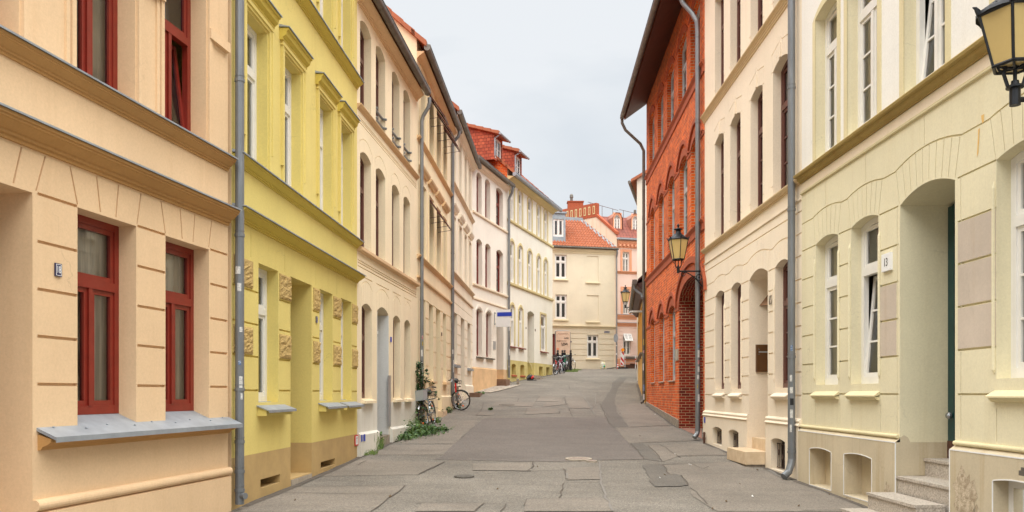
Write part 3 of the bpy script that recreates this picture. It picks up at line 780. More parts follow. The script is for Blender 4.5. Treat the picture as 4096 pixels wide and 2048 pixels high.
def gpx(x, y):
    """where the sight line through a photo pixel meets the ground"""
    lo, hi = .0008, .03; a = None
    prev = None; N = 1200
    for i in range(N):
        u = lo*(hi/lo)**(i/(N-1)); X, Y, Z = (x-CX)*u, FP*u, EYE+(HZ-y)*u
        d = Z-gground(X, Y)
        if prev is not None and prev[1] > 0 >= d:
            u0, u1 = prev[0], u
            for _ in range(30):
                um = (u0+u1)/2
                if EYE+(HZ-y)*um-gground((x-CX)*um, FP*um) > 0: u0 = um
                else: u1 = um
            return ((x-CX)*u1, FP*u1)
        prev = (u, d)
    return None
mb = MB()
for j in range(len(GY)-1):
    for i in range(len(GX)-1):
        for k in (0, 1): mb.face(gplane(i, j, k))
g = mk('road', mb, 'road'); tag(g, kind='structure')
def clip(poly, a, b, c):
    """keep a*x+b*y+c >= 0"""
    out = []; n = len(poly)
    for i in range(n):
        p, q = poly[i], poly[(i+1) % n]; dp, dq = a*p[0]+b*p[1]+c, a*q[0]+b*q[1]+c
        if dp >= 0: out.append(p)
        if dp*dq < 0: t = dp/(dp-dq); out.append((p[0]+(q[0]-p[0])*t, p[1]+(q[1]-p[1])*t))
    return out
def sheet(mb, poly, lift, m=0):
    x0, x1 = min(p[0] for p in poly), max(p[0] for p in poly); y0, y1 = min(p[1] for p in poly), max(p[1] for p in poly)
    for j in range(len(GY)-1):
        if GY[j+1] < y0 or GY[j] > y1: continue
        for i in range(len(GX)-1):
            if GX[i+1] < x0 or GX[i] > x1: continue
            for k in (0, 1):
                T = gplane(i, j, k); q = poly
                for e in range(3):
                    a, b = T[e], T[(e+1) % 3]
                    A, B = -(b[1]-a[1]), (b[0]-a[0]); q = clip(q, A, B, -(A*a[0]+B*a[1]))
                    if len(q) < 3: break
                if len(q) < 3: continue
                (ax, ay, az), (bx, by, bz), (cx, cy, cz) = T
                det = (bx-ax)*(cy-ay)-(cx-ax)*(by-ay)
                pts = []
                for x, y in q:
                    s = ((x-ax)*(cy-ay)-(cx-ax)*(y-ay))/det; t = ((bx-ax)*(y-ay)-(x-ax)*(by-ay))/det
                    pts.append((x, y, az+(bz-az)*s+(cz-az)*t+lift))
                mb.face(pts, m)
def jag(poly, amp=.035, step=.35):
    out = []; n = len(poly)
    for i in range(n):
        a, b = Vector(poly[i]), Vector(poly[(i+1) % n]); L = (b-a).length; k = max(1, int(L/step))
        nn = Vector((-(b-a).y, (b-a).x))
        if L > 1e-6: nn /= L
        for q in range(k):
            o = random.uniform(-amp, amp) if q else 0
            out.append(tuple(a+(b-a)*(q/k)+nn*o))
    return out
def pxpoly(ox, oy, k, pts):
    out = []
    for x, y in pts:
        p = gpx(ox+x/k, oy+y/k)
        if p: out.append(p)
    return out
R3 = (1660, 1520, 2.342); R4 = (900, 1500, 2.35); R5 = (2400, 1600, 1.9815)
def patch(name, mat, R, pts, lift, amp=.03):
    mb = MB(); sheet(mb, jag(pxpoly(*R, pts), amp), lift); o = mk(name, mb, mat); tag(o, kind='structure'); return o
patch('asphalt_patch', 'darkasphalt', R3, [(650, 360), (1300, 350), (1800, 350), (1815, 410), (1870, 450), (1935, 520), (2000, 590), (2080, 660), (2150, 745), (1700, 752), (1400, 765), (1000, 765), (600, 755), (180, 745), (265, 705), (320, 640), (400, 570), (500, 480), (560, 430)], .004)
patch('asphalt_patch', 'blackasphalt', R3, [(1850, 20), (1840, 80), (1790, 150), (1745, 235), (1775, 300), (1800, 350), (1815, 410), (1865, 445), (2000, 443), (1960, 390), (1895, 305), (1880, 240), (1870, 170), (1885, 120), (1905, 70), (1960, 10), (1990, -20), (1925, -25)], .006)
patch('asphalt_patch', 'blackasphalt', R3, [(2010, 595), (2130, 590), (2195, 640), (2250, 690), (2300, 765), (2150, 745), (2080, 660)], .006)
patch('asphalt_patch', 'blackasphalt', R3, [(2130, 800), (2320, 795), (2345, 840), (2375, 890), (2440, 885), (2505, 905), (2560, 990), (2480, 1000), (2250, 1005), (2195, 950), (2165, 870)], .012)
for pts in ([(140, 1235), (330, 1165), (640, 1052), (1700, 1042), (1540, 1165), (1370, 1288), (120, 1288)],
            [(835, 955), (1100, 862), (1270, 800), (2060, 822), (1930, 880), (1820, 937)],
            [(1330, 752), (1480, 690), (1560, 664), (2140, 655), (2095, 705), (2060, 752)],
            [(1600, 640), (1830, 560), (2010, 470), (2350, 420), (2350, 480), (2160, 645)]):
    patch('pavement', 'slab', R4, pts, .004, .015)
for pts in ([(500, 515), (545, 595), (650, 600), (700, 680), (740, 770), (850, 840), (935, 888), (2150, 888), (1610, 645), (1480, 640), (1340, 560), (1230, 555), (1090, 492)],
            [(385, 365), (560, 355), (780, 345), (830, 355), (1040, 420), (1060, 440), (625, 446), (500, 490)],
            [(120, 218), (575, 206), (640, 236), (800, 320), (380, 340), (230, 345), (180, 290)],
            [(125, 40), (330, 25), (390, 60), (570, 200), (230, 214), (170, 120)]):
    patch('pavement', 'slab', R5, pts, .007, .015)
for pts in ([(540, 790), (1100, 775), (1090, 855), (540, 850)], [(1420, 830), (1730, 815), (1735, 935), (1420, 940)], [(1040, 1120), (1780, 1110), (1860, 1236), (1020, 1236)],
            [(60, 1165), (640, 1160), (560, 1236), (0, 1236)], [(1165, 150), (1380, 165), (1365, 205), (1130, 200)], [(1210, 210), (1370, 205), (1420, 230), (1195, 255)], [(760, 205), (1120, 212), (1100, 250), (700, 245)],
            [(590, 300), (750, 305), (735, 335), (575, 332)], [(1410, 165), (1580, 170), (1650, 270), (1440, 265)], [(1040, 268), (1330, 268), (1350, 310), (1030, 325)]):
    patch('pavement', 'slab', R3, pts, .0105, .012)
patch('paving', 'redpave', R5, [(630, 222), (805, 222), (810, 312), (740, 272)], .012, .01)
patch('cobbles', 'cobble', (0, 0, 1), [(1896, 1561), (1985, 1546), (2040, 1541), (2078, 1540), (2020, 1556), (1962, 1570), (1930, 1573)], .02, .02)
def line(R, pts, w, mat, lift=.012, wob=.02, name='road_joint'):
    P = [Vector(p) for p in (pxpoly(*R, pts) if R else pts)]; Q = []
    for a, b in zip(P, P[1:]):
        k = max(1, int((b-a).length/.3))
        for i in range(k):
            Q.append(a+(b-a)*(i/k)+Vector((random.uniform(-wob, wob), random.uniform(-wob, wob))))
    Q.append(P[-1])
    mb = MB(); Ls, Rs = [], []
    for i, p in enumerate(Q):
        d = Q[min(i+1, len(Q)-1)]-Q[max(i-1, 0)]
        if d.length < 1e-6: d = Vector((1, 0))
        d.normalize(); n = Vector((-d.y, d.x)); h = w*random.uniform(.35, .65)
        Ls.append(p+n*h); Rs.append(p-n*h)
    for i in range(len(Q)-1): sheet(mb, [tuple(Ls[i]), tuple(Rs[i]), tuple(Rs[i+1]), tuple(Ls[i+1])], lift)
    o = mk(name, mb, mat); tag(o, kind='structure')
for pts in ([(180, 747), (600, 758), (1000, 768), (1400, 768), (1700, 754), (2150, 747)], [(0, 600), (350, 603)], [(0, 660), (320, 662)], [(0, 705), (265, 706)], [(30, 885), (150, 830), (280, 770)],
            [(1110, 770), (1105, 810), (1060, 850)], [(1380, 835), (1405, 850), (1415, 930)], [(1400, 965), (1730, 962)], [(1395, 970), (1350, 1110)], [(1030, 1180), (1040, 1118), (1780, 1108)],
            [(0, 1158), (640, 1160), (840, 1165)], [(640, 1160), (560, 1230)], [(845, 1165), (800, 1236)], [(570, 335), (630, 270), (640, 215), (760, 205), (1130, 208), (1165, 155)], [(1030, 320), (1050, 268), (1330, 262)],
            [(840, 160), (1400, 170), (1420, 230)], [(1345, 320), (1360, 290)], [(1440, 265), (1475, 345)], [(1890, 220), (2040, 218)], [(1870, 450), (2410, 432)], [(930, 860), (1100, 855), (1420, 850)], [(960, 205), (970, 170)],
            [(1390, 175), (1410, 150)], [(600, 255), (900, 255)], [(1250, 100), (1530, 105), (1800, 108), (1960, 105)], [(1300, 50), (1440, 55), (1450, 90)], [(860, 130), (1000, 132)]):
    line(R3, pts, .02, 'crack')
for pts in ([(640, 1052), (1700, 1042)], [(1700, 1042), (1540, 1165), (1370, 1288)], [(550, 1112), (1560, 1125)], [(850, 985), (1300, 1000)], [(2060, 822), (1820, 937)], [(1110, 852), (1240, 852), (1330, 808)], [(1560, 655), (2140, 652)], [(1480, 705), (1960, 725)], [(1330, 752), (2000, 765)], [(2120, 530), (2240, 524)]):
    line(R4, pts, .017, 'crack')
for pts in ([(340, 518), (500, 515), (750, 505), (1090, 494)], [(500, 515), (545, 592), (650, 598), (700, 680)], [(480, 355), (640, 460)], [(620, 446), (860, 436), (1060, 440)], [(230, 342), (640, 322), (810, 312)], [(380, 365), (440, 410), (490, 490)],
            [(720, 700), (790, 760), (850, 830)], [(740, 510), (810, 550), (860, 530)], [(1600, 880), (2050, 872)], [(0, 30), (40, 120), (75, 190)], [(250, 345), (330, 440), (345, 470)]):
    line(R5, pts, .02, 'crack')
for pts in ([(1733, 770), (1738, 870), (1745, 1000), (1790, 1110), (1855, 1236)], [(1585, 160), (1640, 245), (1680, 330)], [(1415, 880), (1425, 930)], [(1690, 130), (1690, 230), (1650, 280)]):
    line(R3, pts, .028, 'tarline', .016)
for f, a, b in ((fA, 560, 910), (fB, 960, 1428), (fC, 1432, 1660), (fD, 1672, 1742), (fD, 1764, 1803), (fE, 1810, 1842), (fE, 1858, 1888), (fF, 1893, 1980), (fG, 2036, 2108), (fG, 2140, 2208), (fL, 2592, 2714), (fM, 2828, 2985), (fM, 3078, 3200), (fN, 3215, 3580), (fN, 3830, 4400), (fH, 2320, 2464), (fK, 2553, 2578)):
    sa, sb = f.S(a), f.S(b); n = max(2, int((sb-sa)/.5)); off = .10 if f is fN else .06
    line(None, [tuple(f.pl+f.t*(sa+(sb-sa)*i/n)+f.n*(off+random.uniform(-.02, .03))) for i in range(n+1)], .11, 'crack', .010, .015, 'wall_foot_dirt')
line(R5, [(850, 345), (905, 370), (980, 405), (1060, 440)], .07, 'tarline', .016)
line(R5, [(1340, 560), (1400, 600), (1480, 635)], .06, 'tarline', .016)
line((0, 0, 1), [(1955, 1572), (2010, 1560), (2080, 1541)], .16, 'kerb', .03, .005)
def cover(px, py, r, label, mat='castiron', group=None):
    x, y = gpx(px, py); z = gground(x, y); t = empty('manhole_cover', (x, y, z), label, 'manhole cover', group)
    sl = (gground(x, y+.3)-gground(x, y-.3))/.6
    def T(m):
        m.v = [(a, b, c+b*sl+.018) for a, b, c in m.v]; return m
    m1 = MB(); m1.lathe([(r, -.03), (r, .012), (r*.9, .012)], 24); mk('frame', T(m1), mat if mat != 'castiron' else 'kerb', t)
    m2 = MB(); m2.lathe([(r*.88, -.03), (r*.88, .008), (0.001, .008)], 24)
    for k in range(-3, 4):
        h = math.sqrt(max(0, (r*.8)**2-(k*r*.22)**2)); m2.box(-h, h, k*r*.22-.012, k*r*.22+.012, .008, .014)
    mk('lid', T(m2), mat, t)
cover(2314, 1839, .27, 'round pinkish iron manhole cover at the lower edge of the dark asphalt patch')
cover(1857, 1909, .17, 'round dark manhole cover sunk in the worn asphalt on the left of the street', 'blackasphalt')
cover(2027, 1620, .3, 'pale round manhole cover up the street beyond the dark asphalt patch', 'slab')
cover(2367, 1848, .11, 'small valve cover beside the pinkish manhole cover', 'castiron')
# ------------------------------------------------------------------ houses, left side
GRP = 'houses lining the street'
def house(name, f, xm, label):
    p = f.W(f.S(xm), 0, 0); p.z = gz(p.x, p.y)
    return empty(name, p, label, 'house', GRP, offset=True)
def Sd(f, x, d):
    q = (d+f.pl.dot(f.n))/Vector((x-CX, FP)).dot(f.n); return (Vector(((x-CX)*q, FP*q))-f.pl).dot(f.t), q
def fan(f, o, n, topf, w=.014, spread=.10, lo=.012, ends=True, hi=.014):
    out = []
    for k in range(n+1):
        if not ends and k in (0, n): continue
        t = k/n; sb = o.s0+(o.s1-o.s0)*t; st = o.s0-spread+(o.s1-o.s0+2*spread)*t
        zb = Op.ev(o.hi, min(max(sb, o.s0+.001), o.s1-.001))+lo
        if k == 0: sb -= .012
        if k == n: sb += .0
        zt = topf(st)-hi
        if zt > zb+.03: out.append(joint(st-w/2, zt, sb-w/2, max(zb, Op.ev(o.hi, sb+w/2 if k < n/2 else sb-w/2)+lo), w))
    return out
def windows(f, ops, frame, parent, **k): return [window(f, o, frame, parent, **k) for o in ops]

# --- A: peach house with red windows, nearest on the left
f = fA; S = f.S
hA = house('town_house', f, 500, 'peach plaster house with red window frames, number 18, nearest on the left')
g1 = opening(S(310), S(545), -.32, 1.74, depth=.2); g2 = opening(S(662), S(836), -.32, 1.74, depth=.2)
dr = opening(S(130)-1.3, S(130), -1.42, 1.74, depth=1.0)
u0 = opening(S(75)-1.0, S(75), 2.96, 5.1, depth=.2); u1 = opening(S(300), S(540), 2.96, 5.1, depth=.2); u2 = opening(S(652), S(824), 2.96, 5.1, depth=.2)
ops = [g1, g2, dr, u0, u1, u2]
for z in (1.747, 1.33, .913, .5, .08):
    for a, b in ((150, 309.5), (550, 661.5), (841, 910)): ops.append(groove(S(a), S(b), z, .022, .016))
for st, sb in ((83, 50), (178, 141), (277, 307), (383.6, 399), (472, 461), (561.7, 546), (642, 659), (718.7, 727), (778, 770), (845, 833)):
    ops.append(joint(S(st), 2.10, S(sb), 1.765, .02, .012))
ops.append(opening(S(774), S(832), -1.46, -1.28, depth=.3, back=True, mb=1))
mb = MB(); wall_mesh(mb, f, S(-1400), S(912), -2.3, 9.5, ops)
fbox(mb, f, S(912), S(928), -.10, -.06, -2.3, 9.5)
mk('wall', mb, ['peach', 'interior'], hA)
for o in (g1, g2): window(f, opening(o.s0, o.s1, -.21, 1.74, depth=.2), 'redwood', hA, fw=.07, sw=.05, transom=.665, curtain='beigecurtain', cgap=.0)
window(f, u0, 'redwood', hA, transom=.58, curtain='blind'); window(f, u1, 'redwood', hA, fw=.07, sw=.05, transom=.58, curtain='blind')
window(f, u2, 'redwood', hA, fw=.07, sw=.05, transom=.58, curtain='net', tilt='R', label='red window with its right sash tilted open', cgap=.45)
doorleaf(f, dr, 'brownwood', hA, .95)
for o in (u0, u1, u2):
    archband(f, o, .05, .035, 'peach', hA, gap=.02, bottom=2.94); archband(f, o, .05, .02, 'peach', hA, gap=.085, bottom=2.94)
for a, b in ((541, 651), (825, 909)): band(f, S(a)+.02, S(b)-.02, 4.28, 4.40, -.004, .055, 'peach', hA, 'impost')
cornice(f, S(-1400), S(910), cyma(2.115, 2.30, .17), 'peach_trim', hA, 'zinc')
cornice(f, S(-1400), S(909), cyma(2.80, 2.945, .125), 'peach_trim', hA, 'zinc')
cornice(f, S(150), S(911), [(0, -.50), (.03, -.50), (.05, -.47), (.10, -.45), (.13, -.43), (.135, -.40), (.0, -.36)], 'peach_trim', hA, name='sill')
mb = MB(); W = f.W; a, b = S(146), S(914)
mb.hexa([W(a, -.22, -.235), W(b, -.22, -.235), W(b, -.22, -.205), W(a, -.22, -.205), W(a, .19, -.41), W(b, .19, -.41), W(b, .19, -.382), W(a, .19, -.382)])
fbox(mb, f, a, b, .19, .196, -.43, -.382)
for k in range(9):
    q = a+(b-a)*(k+.5)/9; mb.ball(W(q, .02+.05*(k % 2), -.302-.02*(k % 2)), .013, 0, 8, 4, .6)
mk('zinc_ledge', mb, 'zinc', hA)
cornice(f, S(130), S(911), torusprof(-1.03, -.93, .07), 'peach', hA, name='base_moulding')
cornice(f, S(130), S(911), [(0, -2.2), (.05, -2.2), (.05, -1.05), (0, -1.03)], 'peach', hA, name='plinth')
body(f, S(-1400), S(926), -2.3, 9.5, 9, 'peach', hA)
px = f.W(S(934), .085, 0); r = .056
dp = downpipe([(px.x, px.y, 11.0), (px.x, px.y, EYE-1.42)], r, 'pipe', hA, [EYE+z for z in (-1.24, -1.0, -.62, .05, 2.02, 4.0)])
mb = MB(); mb.tube([(px.x, px.y, EYE-1.31), (px.x+.09, px.y-.05, EYE-1.31)], .042, 0, 14); mk('outlet', mb, 'pipe', dp)
stickers(dp, px.x, px.y, r, [(EYE+1.52, EYE+1.64, -55, 40, 'white'), (EYE+1.30, EYE+1.43, -20, 45, 'white'), (EYE+.78, EYE+.86, 10, 60, 'white'), (EYE+.05, EYE+.26, 5, 62, 'white'), (EYE+.36, EYE+.43, -5, 40, 'blue'), (EYE-.08, EYE+.02, 25, 60, 'white')])

# --- B: yellow house
f = fB; S = f.S; e = S(1428)
hB = house('town_house', f, 1180, 'yellow plaster house with white windows and rough tan blocks')
g = [opening(S(1034), S(1113), -.13, 1.81, depth=.17), opening(S(1278.5), S(1330), -.13, 1.81, depth=.17), opening(S(1364), S(1406), -.13, 1.81, depth=.17)]
dr = opening(S(1162), S(1246.5), -1.33, 1.81, depth=1.1)
up = [opening(S(a), S(b), 3.08, 5.135, depth=.155) for a, b in ((984, 1069), (1135, 1203), (1275, 1326), (1361, 1402))]
tp = [opening(o.s0, o.s1, 6.36, 8.35, depth=.155) for o in up]
ops = g+[dr]+up+tp
piers = ((0.0, S(1034)), (S(1115), S(1162)), (S(1250), S(1278)), (S(1332), S(1363.7)), (S(1407), e))
for a, b in piers:
    for z in (1.39, .945, .50, .04): ops.append(groove(a+.012, b-.003, z, .02, .014))
for x in (1003, 1139, 1263, 1347, 1417): ops.append(joint(S(x), 2.22, S(x), 1.84, .012, .008))
ops += [opening(S(1042), S(1121), -1.33, -1.205, depth=.35, back=True, mb=1), opening(S(1283), S(1340), -1.315, -1.2, depth=.35, back=True, mb=1)]
mb = MB(); wall_mesh(mb, f, 0, e, -2.3, 9.4, ops); mk('wall', mb, ['yellow', 'interior'], hB)
for o in g: window(f, o, 'whiteframe', hB, fw=.075, sw=.05, transom=.68, mull=False, curtain='net')
for o in up: window(f, o, 'whiteframe', hB, fw=.075, sw=.05, transom=.68, mull=False, curtain='net')
for o in tp: window(f, o, 'whiteframe', hB, fw=.075, sw=.05, transom=.68, mull=False, curtain='net')
doorleaf(f, dr, 'brownwood', hB, 1.0)
for o in up+tp:
    z0 = o.zb-.02
    archband(f, o, .07, .03, 'yellow', hB, gap=.03, bottom=z0); archband(f, o, .04, .045, 'yellow', hB, gap=.10, bottom=z0+.35)
for o in up:
    cornice(f, o.s0-.19, o.s1+.17, [(0, 5.27), (.05, 5.27), (.05, 5.30), (.10, 5.34), (.115, 5.40), (.14, 5.41), (.14, 5.44), (0, 5.44)], 'yellow_trim', hB, 'zinc', name='hood')
    band(f, o.s0-.16, o.s1+.14, 5.205, 5.23, -.002, .05, 'yellow', hB, 'moulding')
cornice(f, 0.02, e, cyma(2.245, 2.385, .17), 'yellow_trim', hB, 'zinc'); cornice(f, .02, e, cyma(2.955, 3.075, .13), 'yellow_trim', hB, 'zinc'); cornice(f, .02, e, cyma(6.20, 6.335, .13), 'yellow_trim', hB, 'zinc')
for a, b in ((0.02, S(1010)), (S(1117), S(1163)), (S(1252.5), S(1279)), (S(1333), S(1364)), (S(1408), S(1429.5))):
    for z0, z1 in ((1.42, 1.785), (.525, .885)):
        mb = MB(); n, k = 9, 12
        P = [[f.W(a+.004+(b-a-.008)*i/n, .012+(random.uniform(.004, .028) if 0 < i < n and 0 < j < k else 0), z0+(z1-z0)*j/k) for i in range(n+1)] for j in range(k+1)]
        for j in range(k):
            for i in range(n): mb.face([P[j][i], P[j][i+1], P[j+1][i+1], P[j+1][i]])
        fbox(mb, f, a+.004, b-.004, -.003, .0119, z0, z1)
        mk('rough_block', mb, 'rough', hB)
for a, b in ((1029, 1136), (1275, 1349), (1361, 1421)):
    sill(f, S(a), S(b), -.20, .13, .115, 'yellow', hB, 'zinc', .10)
mb = MB(); fbox(mb, f, S(1163.5), S(1246), -1.1, .01, -1.9, -1.345); fbox(mb, f, S(1163.5), S(1246), -1.1, -.42, -1.345, -1.14); mk('door_step', mb, 'kerb', hB)
body(f, 0, e, -2.3, 9.4, 9, 'yellow', hB)

# --- C: apricot house with round-headed windows
f = fC; S = f.S; e = S(1667)
hC = house('town_house', f, 1540, 'apricot house with arched brown windows and a grey white base')
g = [opening(S(a), S(b), -.11, 1.805, .1, .16) for a, b in ((1447, 1487.5), (1572.5, 1601), (1617.5, 1641.7))]
dr = opening(S(1508), S(1554), -.97, 1.84, .13, 1.2)
c1 = [(1440.5, 1484.7), (1503.5, 1541), (1568, 1598), (1614, 1641)]
up = [opening(S(a), S(b), 3.02, 4.97, .11, .16) for a, b in c1]; tp = [opening(S(a), S(b), 5.93, 7.70, .13, .16) for a, b in c1]
ops = g+[dr]+up+tp
for o in up:
    ops.append(pgroove(arcpts(o.s0-.07, o.s1+.07, 5.19, .16), .014)); ops += [joint(o.s0-.085, 5.18, o.s0-.085, 4.99, .012), joint(o.s1+.075, 5.18, o.s1+.075, 4.99, .012)]
for o in g+[dr]:
    ops.append(pgroove(arcpts(o.s0-.05, o.s1+.05, 2.22, .15), .018)); ops.append(groove(o.s0-.05, o.s1+.05, 2.44, .018))
    ops += fan(f, o, 5, lambda q, o=o: Op.ev(arcpts(o.s0-.05, o.s1+.05, 2.21, .15), q), .010, .03, .03)
for z in (2.74, 2.69, 2.62): ops.append(groove(S(1431), e-.03, z, .02, .02))
for z in (5.70, 5.66, 5.60): ops.append(groove(S(1431), e-.03, z, .016, .012))
mb = MB(); wall_mesh(mb, f, 0, e, -.21, 8.55, ops); mk('wall', mb, ['apricot'], hC)
mb = MB()
for a, b in ((0, dr.s0), (dr.s1, e)):
    fbox(mb, f, a, b, -.3, .006, -2.0, -.208)
mk('base_wall', mb, 'greywash', hC)
mb = MB()
for a, b in ((.04, dr.s0-.04), (dr.s1+.1, e)): fbox(mb, f, a, b, .0, .075, -2.0, -.86); W = f.W; mb.hexa([W(a, 0, -.86), W(b, 0, -.86), W(b, 0, -.81), W(a, 0, -.81), W(a, .075, -.86), W(b, .075, -.86), W(b, .02, -.82), W(a, .02, -.82)])
mk('plinth', mb, 'greywash', hC)
mb = MB()   # the painted door recess
fbox(mb, f, dr.s1+.001-.012, dr.s1-.0005, -1.18, .004, -.97, 1.83); fbox(mb, f, dr.s0+.0005, dr.s0+.012, -1.18, .004, -.97, 1.83); mk('door_lining', mb, 'bluegrey', hC)
mb = MB(); fbox(mb, f, S(1550), S(1560), .005, .022, -.78, .42); mk('cover_board', mb, 'steel', hC)
for o in g+up+tp: window(f, o, 'brownwood', hC, fw=.07, sw=.045, transom=.68, mull=True, curtain='greycurtain')
doorleaf(f, dr, 'brownwood', hC, 1.15)
for o in g: sill(f, o.s0-.02, o.s1+.05, -.14, .10, .075, 'apricot', hC)
cornice(f, 0, e, plain(2.91, 3.005, .10), 'apricot_trim', hC); cornice(f, 0, e, cyma(5.83, 5.93, .09), 'apricot_trim', hC)
cornice(f, 0, e, cyma(8.0, 8.19, .20), 'apricot_trim', hC, name='eaves_cornice')
for o in tp[1:]:
    mb = MB()
    for z in (6.36, 6.15):
        mb.tube([f.W(o.s0, -.06, z), f.W(o.s1, -.06, z)], .03, 0, 8)
        for q in (o.s0+.02, o.s1-.02): mb.tube([f.W(q, -.06, z), f.W(q, .04, z-.02)], .028, 0, 8)
    mk('window_bar', mb, 'pipeclean', hC)
mb = MB(); fbox(mb, f, dr.s0+.002, dr.s1-.002, -1.2, .03, -1.8, -.975); mk('door_step', mb, 'greystone', hC)
body(f, 0, e, -2.0, 8.2+.3*.9, 9, 'apricot', hC, over=.28); gutter(f, -.1, e+.02, .30, 8.24, .085, 'zincdark', hC)
def pipe2(f, x, top, bot, gd, gzz, mat, parent, r=.052, collars=(), d=.085, side=0.0, shoe=True, dx=0.0):
    p = f.W(f.S(x), d, 0); a = f.W(f.S(x)+side, gd, gzz-.06); b = f.W(f.S(x)+side, gd, gzz-.20)
    pts = [a, b]
    for t in (.25, .5, .75): k = t*t*(3-2*t); pts.append(Vector((b.x+(p.x-b.x)*k, b.y+(p.y-b.y)*k, b.z+(top+EYE-b.z)*t)))
    pts += [Vector((p.x, p.y, top+EYE)), Vector((p.x, p.y, bot+EYE+.16))]
    if shoe:
        n = f.n; pts += [Vector((p.x+n.x*.03, p.y+n.y*.03, bot+EYE+.10)), Vector((p.x+n.x*.12, p.y+n.y*.12, bot+EYE+.02))]
    o = downpipe(pts, r, mat, parent, [EYE+z for z in collars]); return o, p
o, p = pipe2(f, 1675, 7.55, -.85, .30, 8.24, 'pipeclean', hC, collars=(.4, 2.6, 4.9))
stickers(o, p.x, p.y, .052, [(EYE+1.5, EYE+1.62, 0, 60, 'redpaint'), (EYE+1.32, EYE+1.46, 5, 60, 'yellowpl'), (EYE+1.02, EYE+1.25, -30, 50, 'white'), (EYE+.5, EYE+.95, -10, 55, 'white')])

# --- D: sand house with open brown sashes
f = fD; S = f.S; e = S(1806)
hD = house('town_house', f, 1740, 'sand plaster house with brown sashes propped open outwards')
cols = ((1680, 1700.5), (1714.5, 1732), (1744, 1759.5), (1770.5, 1784))
g = [opening(S(a), S(b), .42, 2.70, 0, .28) for i, (a, b) in enumerate(((1680, 1702), (1716, 1733), (1772, 1785)))]
dr = opening(S(1744), S(1762), -.55, 2.70, 0, .9)
up = [opening(S(a), S(b), 3.82, 5.89, 0, .25) for a, b in cols]; tp = [opening(S(a), S(b), 7.09, 9.08, 0, .25) for a, b in cols]
ops = g+[dr]+up+tp
for a, b in ((S(1702)+.02, S(1716)-.003), (S(1733)+.02, S(1744)-.003), (S(1762)+.02, S(1772)-.003), (S(1785)+.02, e)):
    for z in (2.70, 2.20, 1.74, 1.27, .80): ops.append(groove(a, b, z, .024, .014))
ops += [opening(S(1722), S(1736), -.52, -.28, depth=.3, back=True, mb=1), opening(S(1779), S(1791), -.42, -.15, depth=.3, back=True, mb=1)]
mb = MB(); wall_mesh(mb, f, 0, e, -1.6, 9.75, ops); mk('wall', mb, ['sand', 'interior'], hD)
for o in g+up+tp: window(f, o, 'brownwood', hD, fw=.07, transom=.70, mull=True, curtain='greycurtain')
doorleaf(f, dr, 'brownwood', hD, .85)
for o in up+tp: archband(f, o, .06, .03, 'sand', hD, gap=.03, bottom=o.zb); 
for o in up: cornice(f, o.s0-.2, o.s1+.2, [(0, 6.2), (.06, 6.2), (.08, 6.24), (.12, 6.28), (.14, 6.34), (0, 6.36)], 'sand_trim', hD, name='hood')
cornice(f, 0, e, cyma(3.70, 3.82, .10), 'sand_trim', hD); cornice(f, 0, e, plain(3.18, 3.25, .06), 'sand_trim', hD); cornice(f, 0, e, cyma(6.98, 7.085, .10), 'sand_trim', hD); cornice(f, 0, e, cyma(9.2, 9.38, .2), 'sand_trim', hD, name='eaves_cornice')
for o in g: sill(f, o.s0-.05, o.s1+.05, .38, .12, .09, 'sand_trim', hD)
cornice(f, 0, S(1743.8), [(0, -1.6), (.06, -1.6), (.06, -.17), (.0, -.13)], 'sand', hD, name='plinth'); cornice(f, S(1762), e, [(0, -1.6), (.06, -1.6), (.06, -.12), (.0, -.08)], 'sand', hD, name='plinth')
mb = MB(); fbox(mb, f, S(1744), S(1762), -.8, .22, -1.4, -.57); mk('door_step', mb, 'sandstone', hD)
def awning(f, o, parent, z0, z1, out, label):
    """top-hung sash pushed outwards"""
    mb = MB(); gb = MB(); W = f.W; s0, s1 = o.s0+.03, o.s1-.03; zb, zt = z0, z1
    def P(s, t, q): return W(s, -.03+out*t+q*.5, zt+(zb-zt)*t+q)
    k = .12
    for a, b, t0, t1 in ((s0, s0+.06, 0, 1), (s1-.06, s1, 0, 1), (s0+.06, s1-.06, 0, k), (s0+.06, s1-.06, 1-k, 1)):
        mb.hexa([P(a, t0, .02), P(b, t0, .02), P(b, t1, .02), P(a, t1, .02), P(a, t0, -.02), P(b, t0, -.02), P(b, t1, -.02), P(a, t1, -.02)])
    gb.face([P(s0+.05, k, 0), P(s1-.05, k, 0), P(s1-.05, 1-k, 0), P(s0+.05, 1-k, 0)])
    for s in (s0+.03, s1-.03): mb.tube([P(s, .95, -.02), W(s, -.05, zb-.05)], .008, 0, 5)
    o2 = mk('open_sash', mb, 'brownwood', parent, label=label); mk('pane', gb, 'darkglass', o2)
for o in tp[1:]: awning(f, o, hD, 8.25, 9.0, .52, 'brown top sash propped open outwards')
for o in up[1:3]: awning(f, o, hD, 5.28, 5.85, .42, 'brown top sash propped open outwards')
body(f, 0, e, -1.6, 9.45+.3*.9, 9, 'sand', hD, over=.28); gutter(f, -.05, e+.12, .30, 9.45, .085, 'zincdark', hD)
o, p = pipe2(f, 1803, 8.9, -.5, .30, 9.45, 'pipe', hD, collars=(-.1, 2.75, 5.0, 7.4), r=.056, d=.07)
stickers(o, p.x, p.y, .056, [(EYE+1.4, EYE+1.6, -20, 40, 'white'), (EYE+.75, EYE+1.3, 20, 60, 'white')])

